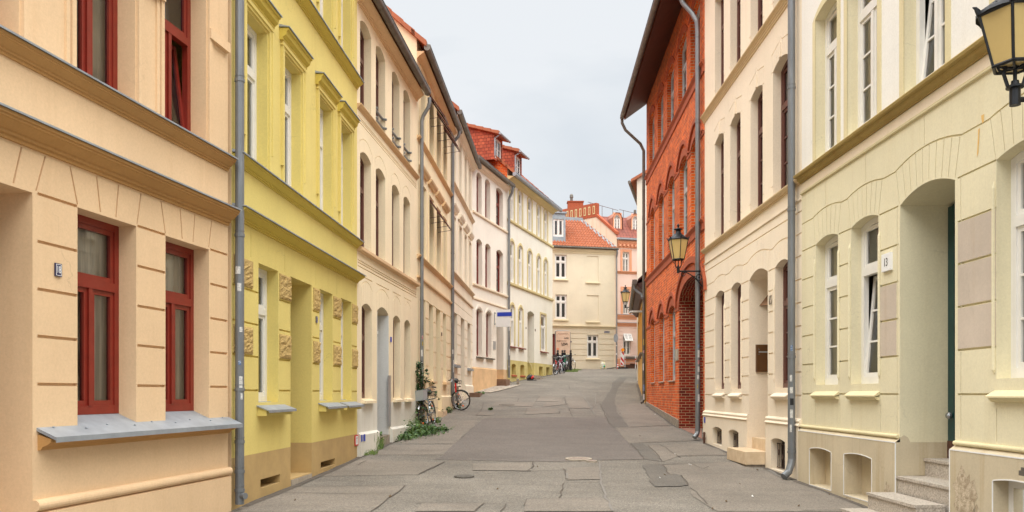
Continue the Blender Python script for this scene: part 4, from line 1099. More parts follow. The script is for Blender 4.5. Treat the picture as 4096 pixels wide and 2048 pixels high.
# --- E: beige narrow house
f = fE; S = f.S; e = S(1890)
hE = house('town_house', f, 1850, 'narrow beige house with bracketed window hoods and grey sills')
g = [opening(S(a), S(b), 1.12, 3.0, 0, .28) for a, b in ((1810.5, 1828.5), (1870, 1882))]; dr = opening(S(1843), S(1858), -.1, 3.0, 0, .9)
up = [opening(S(a), S(b), 4.40, 6.46, 0, .25) for a, b in ((1808.5, 1820), (1834.5, 1844.5), (1855.7, 1865), (1874, 1882))]
tp = [opening(o.s0, o.s1, 7.64, 9.70, 0, .25) for o in up]
ops = g+[dr]+up+tp
for a, b in ((S(1828.5)+.02, S(1843)-.003), (S(1858)+.02, S(1870)-.003), (S(1882)+.02, e)):
    for z in (3.0, 2.62, 2.24, 1.86, 1.48, 1.10, .72): ops.append(groove(a, b, z, .026, .014))
ops.append(groove(.1, e, 3.36, .02, .01))
mb = MB(); wall_mesh(mb, f, 0, e, -1.2, 10.4, ops); mk('wall', mb, ['beige'], hE)
for o in g+up+tp: window(f, o, 'brownwood', hE, fw=.07, transom=.70, mull=True, curtain='greycurtain')
doorleaf(f, dr, 'brownwood', hE, .85)
for o in up+tp: archband(f, o, .07, .035, 'beige', hE, gap=.03, bottom=o.zb)
for o in up: cornice(f, o.s0-.22, o.s1+.22, [(0, 6.66), (.06, 6.66), (.09, 6.72), (.13, 6.76), (.16, 6.84), (0, 6.86)], 'beige', hE, name='hood')
cornice(f, 0, e, cyma(4.26, 4.39, .12), 'beige_trim', hE); cornice(f, 0, e, plain(3.76, 3.83, .06), 'beige_trim', hE); cornice(f, 0, e, cyma(7.50, 7.63, .12), 'beige_trim', hE); cornice(f, 0, e, cyma(9.82, 10.03, .22), 'beige', hE, name='eaves_cornice')
for o in g: sill(f, o.s0-.06, o.s1+.14, 1.06, .13, .1, 'zinc', hE)
cornice(f, 0, S(1842.5), [(0, -1.2), (.05, -1.2), (.05, .3), (0, .36)], 'beige', hE, name='plinth'); cornice(f, S(1858), e, [(0, -1.2), (.05, -1.2), (.05, .3), (0, .36)], 'beige', hE, name='plinth')
mb = MB(); fbox(mb, f, S(1872), S(1886), .055, .5, -.9, .02); mk('door_step', mb, 'brownstone', hE)
body(f, 0, e, -1.2, 10.1+.3*.9, 9, 'beige', hE, over=.28); gutter(f, -.05, e+.25, .30, 10.1, .085, 'zincdark', hE)

# --- F: cream house with dark red windows
f = fF; S = f.S; e = S(2029)
hF = house('town_house', f, 1960, 'cream house with dark red arched windows below a brick gable')
c3 = ((1906, 1927), (1940.5, 1961), (1984.5, 2012))
tp = [opening(S(a), S(b), 8.13, 9.89, .13, .19) for a, b in c3]; up = [opening(S(a), S(b), 4.92, 6.88, .13, .19) for a, b in ((1906, 1929), (1941, 1962.5), (1985.5, 2012.7))]
g = [opening(S(a), S(b), 1.70, 3.735, .13, .19) for a, b in ((1906, 1928), (1944.7, 1966))]
dr = opening(S(1986), S(2014), .62, 3.80, 0, .8)
cw = [opening(S(a), S(b), .28, .79, 0, .35, True) for a, b in ((1904.5, 1924.4), (1943, 1961))]
mb = MB(); wall_mesh(mb, f, 0, e, -.9, 10.75, tp+up+g+[dr]+cw); mk('wall', mb, ['cream'], hF)
for o in tp+up+g: window(f, o, 'darkred', hF, fw=.07, transom=.66, mull=True, bars=1, curtain='net')
doorleaf(f, dr, 'brownwood', hF, .75)
for o in g: archband(f, o, .1, .02, 'cream', hF, gap=.06, legs=.15)
cornice(f, 0, e, plain(8.03, 8.14, .07), 'cream_trim', hF); cornice(f, 0, e, plain(4.80, 4.91, .08), 'cream_trim', hF); cornice(f, 0, e, plain(4.2, 4.28, .05), 'cream_trim', hF); cornice(f, 0, e, cyma(10.12, 10.36, .2), 'cream_trim', hF, name='eaves_cornice')
for o in g: sill(f, o.s0-.05, o.s1+.22, 1.66, .12, .07, 'zincdark', hF)
cornice(f, 0, S(1985), [(0, -.9), (.04, -.9), (.04, 1.12), (0, 1.17)], 'cream', hF, name='plinth')
mb = MB(); fbox(mb, f, S(1983), S(2030), .05, .55, -.4, .42); fbox(mb, f, S(1984), S(2000), -.2, .5, .42, .68); fbox(mb, f, S(1986), S(2014), -.7, .05, .42, .60); mk('entrance_steps', mb, 'brownstone', hF)
body(f, 0, e, -.9, 10.42+.3*.9, 9, 'cream', hF, over=.28); gutter(f, -.1, e+.15, .30, 10.44, .085, 'zincdark', hF)
o, p = pipe2(f, 2028.5, 9.75, .62, .30, 10.44, 'pipeclean', hF, collars=(1.6, 4.0, 6.6, 9.2), r=.062, d=.1, shoe=False)
stickers(o, p.x, p.y, .062, [(EYE+3.15, EYE+3.4, -20, 40, 'white'), (EYE+1.9, EYE+2.3, -10, 50, 'white'), (EYE+1.3, EYE+1.4, -20, 20, 'white')])
mb = MB(); gzp = gz(p.x, p.y)
mb.hexa([(p.x+a*.13, p.y+b*.13, gzp-.15) for a, b in ((-1, -1), (1, -1), (1, 1), (-1, 1))]+[(p.x+a*.11, p.y+b*.11, EYE+.62) for a, b in ((-1, -1), (1, -1), (1, 1), (-1, 1))]); mk('pipe_shoe', mb, 'greystone', hF)

# --- G: ivory house with olive trim and two dormers
f = fG; S = f.S; e = S(2210)
hG = house('town_house', f, 2120, 'ivory house with olive trim and two red tiled dormers')
c5 = ((2040.5, 2054.5), (2073.5, 2088), (2111.5, 2126), (2148.5, 2160.5), (2176.5, 2188.5))
tp = [opening(S(a), S(b), 8.85, 10.56, .1, .05) for a, b in c5]; up = [opening(S(a), S(b), 5.70, 7.68, .1, .05) for a, b in c5]
g = [opening(S(a), S(b), 2.48, 4.42, .1, .05) for a, b in ((2041.5, 2056), (2075.5, 2089))]+[opening(S(2162), S(2182), 2.44, 4.52, 0, .05)]
dr = opening(S(2110), S(2137), 1.0, 4.37, .14, 1.3)
cw = [opening(S(2046.5), S(2064), .96, 1.46, .06, .35, True), opening(S(2081.5), S(2098), .96, 1.46, .06, .35, True), opening(S(2156.6), S(2171.7), .99, 1.53, 0, .35, True), opening(S(2185), S(2199), .99, 1.53, 0, .35, True)]
mb = MB(); wall_mesh(mb, f, 0, e, -.3, 11.4, tp+up+g+[dr]+cw); mk('wall', mb, ['ivory'], hG)
for i, o in enumerate(tp+up+g): window(f, o, 'whiteframe', hG, fw=.07, transom=.66, mull=True, bars=1, curtain='net', tilt='R' if i in (3, 8, 10) else None, tiltm=.2)
doorleaf(f, dr, 'brownwood', hG, 1.25)
for o in tp+up+g[:2]: archband(f, o, .13, .03, 'olive', hG, gap=.03, bottom=o.zb-.02)
archband(f, g[2], .1, .03, 'olive', hG, gap=.02, bottom=2.44)
cornice(f, 0, e, plain(8.70, 8.83, .08), 'olive', hG); cornice(f, 0, e, plain(5.50, 5.64, .09), 'olive', hG)
cornice(f, 0, e, [(0, 10.72), (.05, 10.72), (.16, 10.84), (.34, 10.9), (.34, 10.94), (0, 10.98)], 'olive', hG, name='eaves_cornice')
for o in g: sill(f, o.s0-.08, o.s1+.25, 2.40, .14, .07, 'darkred', hG)
for o in cw: sill(f, o.s0-.04, o.s1+.04, .95, .05, .09, 'brickdark', hG)

mb = MB(); fbox(mb, f, dr.s0, dr.s1+.25, -1.2, .35, .3, .98); fbox(mb, f, dr.s0+.05, dr.s1+.75, .35, .7, .2, .83); mk('door_step', mb, 'greystone', hG)
mb = MB(); mb.tube([f.W(dr.s1-.05, -.9, 2.05), f.W(dr.s1-.05, -.5, 1.95), f.W(dr.s1-.05, -.15, 1.55), f.W(dr.s1-.05, -.12, 1.3)], .025, 0, 6); mk('handrail', mb, 'olive', hG)
body(f, 0, e, -.3, 11.0+.42*.9, 10, 'ivory', hG, over=.36, gablemat='brick'); gutter(f, -.1, e+.35, .42, 11.0, .095, 'zinc', hG)
def dormer(f, s0, s1, dfr, zb, zt, back, rise, parent, cheek='tilehang'):
    mb = MB(); W = f.W
    for q in (s0, s1):
        mb.face([W(q, dfr, zb), W(q, dfr-back, zb), W(q, dfr-back, zt+rise), W(q, dfr, zt)], 0, [(0, zb), (back, zb), (back, zt+rise), (0, zt)])
    o = opening(s0+.12, s1-.12, zb+.12, zt-.12, depth=.05)
    m2 = MB(); f2 = Fac.__new__(Fac); f2.__dict__.update(f.__dict__); f2.pl = f.pl+f.n*dfr
    wall_mesh(mb, f2, s0, s1, zb, zt, [o])
    d = mk('dormer', mb, cheek, parent)
    window(f2, o, 'whiteframe', d, fw=.06, sw=.04, transom=None, mull=True, bars=1, curtain='net')
    mb = MB(); ov = .28; k = rise/back
    mb.hexa([W(s0-.1, dfr+ov, zt-ov*k), W(s1+.1, dfr+ov, zt-ov*k), W(s1+.1, dfr+ov, zt-ov*k+.12), W(s0-.1, dfr+ov, zt-ov*k+.12),
             W(s0-.1, dfr-back, zt+rise), W(s1+.1, dfr-back, zt+rise), W(s1+.1, dfr-back, zt+rise+.12), W(s0-.1, dfr-back, zt+rise+.12)])
    n = 7
    for i in range(n):
        a, b = dfr+ov-(back+ov)*i/n, dfr+ov-(back+ov)*(i+1.06)/n
        za, zb_ = zt+(dfr-a)*k+.12, zt+(dfr-b)*k+.12
        mb.hexa([W(s0-.14, a, za-.1), W(s0+.12, a, za-.1), W(s0+.12, a, za+.07), W(s0-.14, a, za+.07), W(s0-.14, b, zb_-.1), W(s0+.12, b, zb_-.1), W(s0+.12, b, zb_+.03), W(s0-.14, b, zb_+.03)])
    mk('dormer_roof', mb, 'claytile', d)
    mb = MB(); mb.tube([W(s0-.1, dfr+ov+.06, zt-ov*k+.05), W(s1+.2, dfr+ov+.06, zt-ov*k+.05)], .06, 0, 8)
    mb.tube([W(s0-.02, dfr+ov, zt-.12), W(s0-.02, dfr+.05, zt-.25), W(s0-.02, dfr+.05, zb+.15)], .035, 0, 6); mk('dormer_gutter', mb, 'zinc', d)
for x0, x1 in ((1976.4, 2010), (2058, 2087)):
    a, b = Sd(f, x0, -.5)[0], Sd(f, x1, -.5)[0]; dormer(f, a, b, -.5, 11.7, 12.98, 2.6, .85, hG)
# ------------------------------------------------------------------ right side
# --- N: pale green house, number 13, nearest on the right
f = fN; S = f.S; NE = S(5600)
hN = house('town_house', f, 3600, 'pale green house with white windows and granite steps, nearest on the right')
g = [opening(S(3263), S(3352), .13, 2.38, .07, .15), opening(S(3404), S(3514), .13, 2.38, .07, .15), opening(S(3985.5), S(3985.5)+1.0, .15, 2.38, .07, .15), opening(S(3985.5)+1.55, S(3985.5)+2.5, .15, 2.38, .07, .15)]
dr = opening(S(3600), S(3820), -.62, 2.375, .13, .66)
up = [opening(S(3263), S(3350), 3.72, 5.99, .09, .15), opening(S(3390), S(3511), 3.72, 5.99, .09, .15), opening(S(3617), S(3783), 3.72, 5.99, .09, .15), opening(S(3985.5), S(3985.5)+1.0, 3.72, 5.99, .09, .15)]
ops = g+[dr]+up
piers = ((0.02, g[0].s0), (g[0].s1+.02, g[1].s0), (g[1].s1+.02, dr.s0-.04), (dr.s1+.05, g[2].s0), (g[2].s1+.02, g[3].s0), (g[3].s1+.02, NE))
for i, (a, b) in enumerate(piers):
    for z in (2.38, 1.895, 1.425, .95, .475, -.01): ops.append(groove(a, b-.003, z, .017, .013))
for x in (3588, 3842): ops.append(joint(S(x), 2.36, S(x), .5, .012, .010)); ops.append(joint(S(x), .455, S(x), .0, .012, .010)); ops.append(joint(S(x), -.03, S(x), -.50, .012, .010))
for x in (3262, 3356, 3407, 3521, 3985, 4096): ops.append(joint(S(x), -.16, S(x), -.50, .012, .008))
zw = 2.835; pts = [(0.02, zw)]
for o, r in ((g[0], .065), (g[1], .065), (dr, .11), (g[2], .065), (g[3], .065)):
    pts += [(a, b) for a, b in arcpts(o.s0-.13, o.s1+.13, zw, r)]
pts.append((NE, zw)); ops.append(pgroove(pts, .018, .014))
wave = lambda q: Op.ev(pts, q)
for o, n in ((g[0], 6), (g[1], 7), (dr, 9), (g[2], 7), (g[3], 7)): ops += fan(f, o, n, wave, .013, .10, .016)
for x in (3301, 3462, 3696): ops.append(joint(S(x), 3.30, S(x), wave(S(x))+.02, .012, .009))
nich = [opening(S(3253), S(3340), -1.47, -.90, .035, .26, True, m=1), opening(S(3392), S(3504), -1.47, -.89, .035, .26, True, m=1), opening(S(3995), S(3995)+.8, -1.45, -.89, .035, .2, False, m=1)]
mb = MB(); wall_mesh(mb, f, 0, NE, -.56, 9.5, ops, msel=lambda s, z: 2 if z > 3.38 else 0, zcut=3.38); mk('wall', mb, ['lime', 'greyplaster', 'limewhite'], hN)
mb = MB(); wall_mesh(mb, f, 0, dr.s0, -2.3, -.62, nich[:2], d=.06); wall_mesh(mb, f, dr.s1, NE, -2.3, -.62, nich[2:], d=.06)
W = f.W
for a, b in ((0, dr.s0), (dr.s1, NE)):
    mb.face([W(a, .06, -.62), W(b, .06, -.62), W(b, .0, -.575), W(a, .0, -.575)])
mb.face([W(dr.s0, .06, -2.3), W(dr.s0, -.64, -2.3), W(dr.s0, -.64, -.62), W(dr.s0, .06, -.62)]); mb.face([W(dr.s1, .06, -2.3), W(dr.s1, -.64, -2.3), W(dr.s1, -.64, -.62), W(dr.s1, .06, -.62)])
pl = mk('plinth', mb, ['greyplaster', 'greyplaster'], hN)
mb = MB()
for o in nich:   # white corner beads
    fbox(mb, f, o.s0-.012, o.s0+.002, .058, .064, o.zb, o.zs); fbox(mb, f, o.s1-.002, o.s1+.012, .058, .064, o.zb, o.zs); fbox(mb, f, o.s0-.012, o.s1+.012, .058, .064, o.zb-.012, o.zb)
    for (a, b), (c, q) in zip(o.hi, o.hi[1:]): mb.hexa([W(a, .064, b), W(c, .064, q), W(c, .064, q+.012), W(a, .064, b+.012), W(a, .058, b), W(c, .058, q), W(c, .058, q+.012), W(a, .058, b+.012)])
for a, b in ((0, dr.s0), (dr.s1, NE)): fbox(mb, f, a, b, .057, .064, -.632, -.618)
for q in (dr.s0, dr.s1): fbox(mb, f, q-.007, q+.007, .054, .064, -1.5, -.632)
mk('edge_bead', mb, 'white', pl)
mb = MB(); fbox(mb, f, nich[2].s0, nich[2].s1, -.14, -.10, -1.45, -.86); o2 = mk('cellar_window', mb, 'whiteframe', hN)
mb = MB(); fbox(mb, f, nich[2].s0+.09, nich[2].s1-.09, -.099, -.095, -1.38, -.95); mk('pane', mb, 'darkglass', o2)
for a, b in ((.01, dr.s0-.02), (dr.s1+.02, NE)): cornice(f, a, b, torusprof(-.575, -.525, .04), 'lime_trim', hN, name='base_moulding')
for i, o in enumerate(g): window(f, o, 'whiteframe', hN, fw=.085, sw=.055, transom=.71, mull=False, bars=2, curtain='beigecurtain', tilt='C' if i == 1 else None, tiltm=.13, label='white window with its lower sash tilted in' if i == 1 else None)
for i, o in enumerate(up): window(f, o, 'whiteframe', hN, fw=.085, sw=.055, transom=.75, mull=True, bars=2, curtain='beigecurtain', tilt='L' if i == 2 else None, tiltm=.16)
for o in up: archband(f, o, .11, .012, 'lime_trim', hN, bottom=3.66)
for o in g:
    s0, s1 = o.s0-.03, o.s1+.03; mb = MB()
    mb.hexa([W(s0+.05, -.15, .02), W(s1-.03, -.15, .02), W(s1-.03, -.15, .135), W(s0+.05, -.15, .135), W(s0-.03, .085, -.045), W(s1+.03, .085, -.045), W(s1+.03, .085, -.03), W(s0-.03, .085, -.03)])
    mb.hexa([W(s0, -.005, -.095), W(s1, -.005, -.095), W(s1, -.005, -.045), W(s0, -.005, -.045), W(s0, .045, -.085), W(s1, .045, -.085), W(s1, .075, -.046), W(s0, .075, -.046)])
    mk('sill', mb, 'lime_trim', hN)
    for q, sg in ((o.s0, -1), (o.s1, 1)):   # roll moulding with a pointed stop on each side
        mb = MB(); mb.tube([W(q+sg*.035, .004, .2), W(q+sg*.035, .008, .24), W(q+sg*.035, .008, 2.1), W(q+sg*.035, .002, 2.17)], [.004, .02, .02, .004], 0, 8); mk('moulding', mb, 'lime', hN)
mb = MB(); W = f.W
prof = [(0, 3.52), (.03, 3.52), (.03, 3.535), (.075, 3.56), (.085, 3.585), (.085, 3.60), (.13, 3.61), (.14, 3.64), (.13, 3.655), (0, 3.69)]
cornice(f, -.02, NE, prof, 'lime_corn', hN); cornice(f, 0, NE, plain(3.325, 3.365, .03), 'lime_trim', hN, name='string_course'); band(f, 0, NE, 3.385, 3.51, -.002, .006, 'vanilla', hN)
for a, b, zs in ((S(3516), S(3586), ((.49, .935), (.965, 1.41))), (dr.s1+.06, S(3984), ((.49, .935), (.965, 1.41), (1.44, 1.88), (.0, .46)))):
    for z0, z1 in zs:
        if (z0, z1) == (.0, .46): continue
        band(f, a, b, z0, z1, -.002, .003, 'mauve', hN, 'bare_patch')
# door recess, granite steps, dark green door
mb = MB(); fbox(mb, f, dr.s0-.0, dr.s1, -.72, -.66, -.60, 2.5); fbox(mb, f, dr.s0+.02, dr.s0+.16, -.66, -.60, -.6, 2.35); fbox(mb, f, dr.s1-.16, dr.s1-.02, -.66, -.60, -.6, 2.35)
for a, b in ((dr.s0+.25, (dr.s0+dr.s1)/2-.05), ((dr.s0+dr.s1)/2+.05, dr.s1-.25)):
    for z0, z1 in ((-.35, .25), (.4, 1.5)): fbox(mb, f, a, b, -.66, -.635, z0, z1)
dd = mk('door', mb, 'greendoor', hN)
mb = MB(); mb.ball(W(dr.s0+.12, -.56, -.28), .045); mb.tube([W(dr.s0+.3, -.66, .45), W(dr.s0+.3, -.58, .45), W(dr.s0+.42, -.58, .45)], .012); mk('handle', mb, 'chrome', dd)
mb = MB(); fbox(mb, f, dr.s0, dr.s1, -.72, -.60, -.83, -.60); mk('threshold', mb, 'rust', hN)
mb = MB(); s0, s1 = dr.s0+.006, dr.s1-.006
def tread(a, b, d0, d1, zt, zb): fbox(mb, f, a, b, d0, d1-.02, zb, zt-.035); fbox(mb, f, a-.004, b+.004, d0, d1, zt-.034, zt)
tread(s0, s1, -.7, -.30, -.823, -1.9); tread(s0, s1, -.33, .055, -1.045, -1.9); tread(dr.s0-.02, dr.s1-.08, .066, .42, -1.255, -1.9); tread(dr.s0-.05, dr.s1-.12, .40, .74, -1.462, -1.9)
mk('door_steps', mb, 'granite', hN)
# torn bare plaster at the foot of the recess
mb = MB(); q = dr.s0+.004
P = [(-.0, -1.045), (0.0, -.56), (-.05, -.53), (-.10, -.56), (-.14, -.64), (-.19, -.68), (-.23, -.74), (-.28, -.76), (-.29, -.83), (-.31, -1.04)]
mb.face([W(q, d, z) for d, z in P]); mk('bare_patch', mb, 'greyplaster', hN)
for sx, sy, rx, ry, sd in ((dr.s1+.30, -1.15, .24, .34, 1), (dr.s1+.55, -1.42, .2, .22, 2), (dr.s0-.20, -1.35, .10, .20, 3), (S(3420), -1.6, .35, .10, 4)):
    rq = random.Random(sd); mb = MB(); mb.face([W(sx+rx*math.cos(t)*rq.uniform(.7, 1.2), .0625, sy+ry*math.sin(t)*rq.uniform(.7, 1.2)) for t in [2*math.pi*k/26 for k in range(26)]]); mk('torn_patch', mb, 'tornplaster', hN)
mb = MB(); mb.face([W(S(3925), .003, 2.92), W(S(3938), .003, 2.92), W(S(3936), .003, 2.84), W(S(3930), .003, 2.83)]); mb.face([W(S(3914), .003, 2.79), W(S(3920), .003, 2.80), W(S(3915), .003, 2.55), W(S(3908), .003, 2.50)]); mk('rust_stain', mb, 'ruststain', hN)
body(f, 0, NE, -2.3, 9.5, 9, 'limewhite', hN)

# --- M: vanilla house, number 15
f = fM; S = f.S; e = S(3207)
hM = house('town_house', f, 3000, 'vanilla plaster house with brown windows, number 15, beside the brick building')
cx = ((2862, 2896.5), (2924.5, 2964), (3100, 3157))
g = [opening(S(a), S(b), .09, 2.32, .09, .15) for a, b in cx]; dr = opening(S(2997), S(3071), -.90, 2.32, .14, 1.25)
cu = ((2859.6, 2895), (2921, 2962), (3002, 3050.5), (3092, 3152))
up = [opening(S(a), S(b), 3.63, 5.99, .1, .15) for a, b in cu]; tp = [opening(S(a), S(b), 7.08, 9.43, .1, .15) for a, b in cu]
ops = g+[dr]+up+tp
for a, b in ((.02, g[0].s0), (g[0].s1+.02, g[1].s0), (g[1].s1+.02, dr.s0-.05), (dr.s1+.04, g[2].s0), (g[2].s1+.02, e-.02)):
    for z in (2.32, 1.93, 1.535, 1.14, .75, .36, -.035): ops.append(groove(a, b-.003, z, .02, .013))
for x in (2861, 2898, 2923, 2966, 3104, 3160): ops.append(joint(S(x), -.13, S(x), -.42, .012, .008))
zw = 2.70; pts = [(0.02, zw)]
for o, r in ((g[0], .07), (g[1], .07), (dr, .11), (g[2], .07)): pts += arcpts(o.s0-.14, o.s1+.14, zw, r)
pts.append((e, zw)); ops.append(pgroove(pts, .02, .014)); wv = list(pts); wave = lambda q: Op.ev(wv, q)
for o, n in ((g[0], 6), (g[1], 6), (dr, 8), (g[2], 6)): ops += fan(f, o, n, wave, .012, .10, .016)
ops.append(groove(.02, e, 3.07, .02, .013))
for x in (2915, 3030): ops.append(joint(S(x), 3.05, S(x), wave(S(x))+.02, .010, .008))
for o in up:
    m = (o.s0+o.s1)/2; hp = [(o.s0-.09, 6.33), (m-.09, 6.40), (m-.05, 6.42), (m, 6.49), (m+.05, 6.42), (m+.09, 6.40), (o.s1+.09, 6.33)]
    ops.append(pgroove(hp, .016, .012)); ops += fan(f, o, 8, lambda q, hp=hp: Op.ev(hp, q)-.005, .010, .07, .016, ends=True)
    for q in (o.s0-.10, o.s1+.0): ops += [groove(q, q+.10, 6.0, .014, .01), groove(q, q+.10, 3.86, .014, .01)]
for o in tp:
    for q in (o.s0-.10, o.s1+.0): ops += [groove(q, q+.10, 7.3, .014, .01)]
mb = MB(); wall_mesh(mb, f, 0, e, -.56, 11, ops); mk('wall', mb, ['vanilla'], hM)
cw = [opening(S(2858), S(2894.6), -1.215, -.845, .05, .2, False), opening(S(2922), S(2962), -1.22, -.845, .05, .2, False), opening(S(3094), S(3150), -1.40, -.87, .05, .2, False)]
W = f.W
for a, b, cc, q in ((0, dr.s0, cw[:2], dr.s0), (dr.s1, e, cw[2:], dr.s1)):
    mb = MB(); wall_mesh(mb, f, a, b, -2.2, -.55, cc, d=.045); q += .003 if q == dr.s0 else -.003; mb.face([W(q, .045, -2.2), W(q, -1.15, -2.2), W(q, -1.15, -.43), W(q, .045, -.43)]); mk('plinth', mb, 'vanilla', hM)
for a, b in ((0, dr.s0), (dr.s1, e)): cornice(f, a, b, [(.0, -.56), (.06, -.56), (.07, -.545), (.06, -.53), (.035, -.50), (.05, -.485), (.05, -.465), (0.02, -.44), (0, -.43)], 'vanilla', hM, name='base_moulding')
for o in cw:
    mb = MB(); s0, s1 = o.s0+.02, o.s1-.02; n = 7
    for i in range(n): q = s0+(s1-s0)*(i+.5)/n; mb.tube([W(q, -.06, o.zb+.02), W(q, -.06, o.zs-.05)], .008, 0, 5)
    for z in (o.zb+.03, o.zs-.06): fbox(mb, f, s0, s1, -.07, -.055, z-.008, z+.008)
    for i in (1, 3, 5):
        q = s0+(s1-s0)*(i+.5)/n; zm = (o.zb+o.zs)/2+(.05 if i != 3 else -.02); fbox(mb, f, q-.03, q+.03, -.05, -.044, zm-.05, zm+.05)
    gr = mk('window_grille', mb, 'gridmat', hM); mb = MB(); fbox(mb, f, o.s0-.05, o.s1+.05, -.25, -.2, o.zb-.1, o.zs+.1); mk('cellar_opening', mb, 'interior', gr)
for o in g+up+tp: window(f, o, 'brownwood', hM, fw=.075, sw=.05, transom=.70, mull=False, bars=2, curtain='greycurtain')
for o in g:
    s0, s1 = o.s0-.03, o.s1+.04; mb = MB()
    mb.hexa([W(s0+.05, -.15, .0), W(s1-.03, -.15, .0), W(s1-.03, -.15, .10), W(s0+.05, -.15, .10), W(s0-.02, .09, -.07), W(s1+.02, .09, -.07), W(s1+.02, .09, -.05), W(s0-.02, .09, -.05)])
    mb.hexa([W(s0, -.005, -.12), W(s1, -.005, -.12), W(s1, -.005, -.07), W(s0, -.005, -.07), W(s0, .04, -.11), W(s1, .04, -.11), W(s1, .08, -.071), W(s0, .08, -.071)])
    mk('sill', mb, 'vanilla', hM)
    for q, sg in ((o.s0, -1), (o.s1, 1)):
        mb = MB(); mb.tube([W(q+sg*.035, .003, .2), W(q+sg*.035, .007, .25), W(q+sg*.035, .007, 2.0), W(q+sg*.035, .002, 2.08)], [.004, .018, .018, .004], 0, 8); mk('moulding', mb, 'vanilla', hM)
cornice(f, -.03, e, [(0, 3.53), (.03, 3.53), (.03, 3.55), (.06, 3.56), (.09, 3.585), (.10, 3.605), (.10, 3.62), (0, 3.64)], 'vanilla_trim', hM); cornice(f, 0, e, plain(3.25, 3.285, .025), 'vanilla', hM, name='string_course')
cornice(f, -.05, e, [(0, 6.85), (.02, 6.85), (.025, 6.885), (.04, 6.89), (.04, 6.915), (.06, 6.93)]+[(.06+.05*math.sin(math.pi*k/6), 6.95+.10*k/6) for k in range(7)]+[(0, 7.08)], 'vanilla_trim', hM)
for o in up: band(f, (o.s0+o.s1)/2-.045, (o.s0+o.s1)/2+.045, 6.10, 6.36, -.002, .02, 'vanilla', hM, 'keystone')
doorleaf(f, dr, 'brownwood', hM, 1.2)
mb = MB(); fbox(mb, f, dr.s0-.1, dr.s1-.0, .05, .43, -1.36, -1.12); fbox(mb, f, dr.s0+.004, dr.s1-.004, -1.2, -.06, -1.4, -.90); fbox(mb, f, dr.s0+.004, dr.s1-.004, -.06, .045, -1.4, -1.13); mk('door_steps', mb, 'sandstone', hM)
mb = MB(); fbox(mb, f, dr.s0-.08, dr.s1-.03, .05, .40, -1.75, -1.361); mk('step_footing', mb, 'greystone', hM)
body(f, 0, e, -2.2, 11, 9, 'vanilla', hM)
px = f.W(S(3192), .11, 0); r = .062; n = f.n
dp = downpipe([(px.x, px.y, 13), (px.x, px.y, EYE-1.12), (px.x-.02, px.y-.02, EYE-1.22), (px.x-.07, px.y-.05, EYE-1.34), (px.x-.17, px.y-.10, EYE-1.41)], r, 'pipe', hM, [EYE+z for z in (-1.0, .62, 3.12, 5.2)])
stickers(dp, px.x, px.y, r, [(EYE+.72, EYE+.84, -40, 5, 'blue'), (EYE+.2, EYE+.34, -50, -5, 'white'), (EYE+.0, EYE+.13, -50, 10, 'white'), (EYE-.42, EYE-.24, -48, 8, 'white'), (EYE-.20, EYE-.06, -48, 22, 'blackpl'), (EYE-.66, EYE-.5, -50, -10, 'white')])

# --- L: orange brick building
f = fL; S = f.S; e = S(2819)
hL = house('brick_building', f, 2700, 'orange brick building with arched windows and a carriage arch')
g = [opening(S(a), S(b), .41, 2.62, .16, .125) for a, b in ((2604, 2619), (2638, 2657), (2676, 2701))]
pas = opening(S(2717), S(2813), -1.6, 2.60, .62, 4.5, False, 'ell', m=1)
c5 = ((2603, 2618.5), (2635.5, 2655), (2674, 2698), (2719, 2749), (2765, 2802))
up = [opening(S(a), S(b), 4.50, 6.72, .17, .125) for a, b in c5]; tp = [opening(S(a), S(b), 8.52, 10.33, .17, .125) for a, b in ((2597.5, 2617.5), (2631, 2653), (2668.7, 2695), (2713, 2746), (2762, 2800))]
mb = MB(); wall_mesh(mb, f, 0, e, -2.0, 11.4, g+[pas]+up+tp); mk('wall', mb, ['brick', 'brickshaded'], hL)
for o in g+up+tp: window(f, o, 'greyframe', hL, fw=.09, sw=.05, transom=.66, mull=True, bars=1, curtain='net')
for o in g: archband(f, o, .20, .02, 'brickdark', hL); archband(f, o, .07, .06, 'brickdark', hL, gap=.30, extra=.06); sill(f, o.s0-.02, o.s1+.02, .40, .05, .03, 'kerb', hL)
for o in up: archband(f, o, .22, .02, 'brickdark', hL); archband(f, o, .07, .06, 'brickdark', hL, gap=.34, extra=.06)
for o in tp: archband(f, o, .24, .025, 'brickdark', hL, legs=.0)
archband(f, pas, .30, .02, 'brickdark', hL); archband(f, pas, .08, .07, 'brickdark', hL, gap=.36, extra=.1)
for a, b in ((0, g[0].s0), (g[0].s1, g[1].s0), (g[1].s1, g[2].s0), (g[2].s1, pas.s0)): band(f, a, b, 2.50, 2.585, -.003, .025, 'brickdark', hL, 'impost')
for a, b in ((0, up[0].s0), (up[0].s1, up[1].s0), (up[1].s1, up[2].s0), (up[2].s1, up[3].s0), (up[3].s1, up[4].s0), (up[4].s1, e)): band(f, a, b, 6.60, 6.685, -.003, .022, 'brickdark', hL, 'impost')
for z in (4.17, 8.18): cornice(f, 0, e, [(0, z), (.03, z), (.035, z+.05), (.03, z+.08), (.03, z+.18), (.06, z+.22), (.09, z+.26), (.09, z+.29), (0, z+.32)], 'brickdark', hL, name='string_course')
mb = MB(); W = f.W
mb.hexa([W(0, .035, -2), W(S(2716), .035, -2), W(S(2716), .035, -.80), W(0, .035, -.33), W(0, -.01, -2), W(S(2716), -.01, -2), W(S(2716), -.01, -.80), W(0, -.01, -.33)]); mk('plinth', mb, 'greystone', hL)
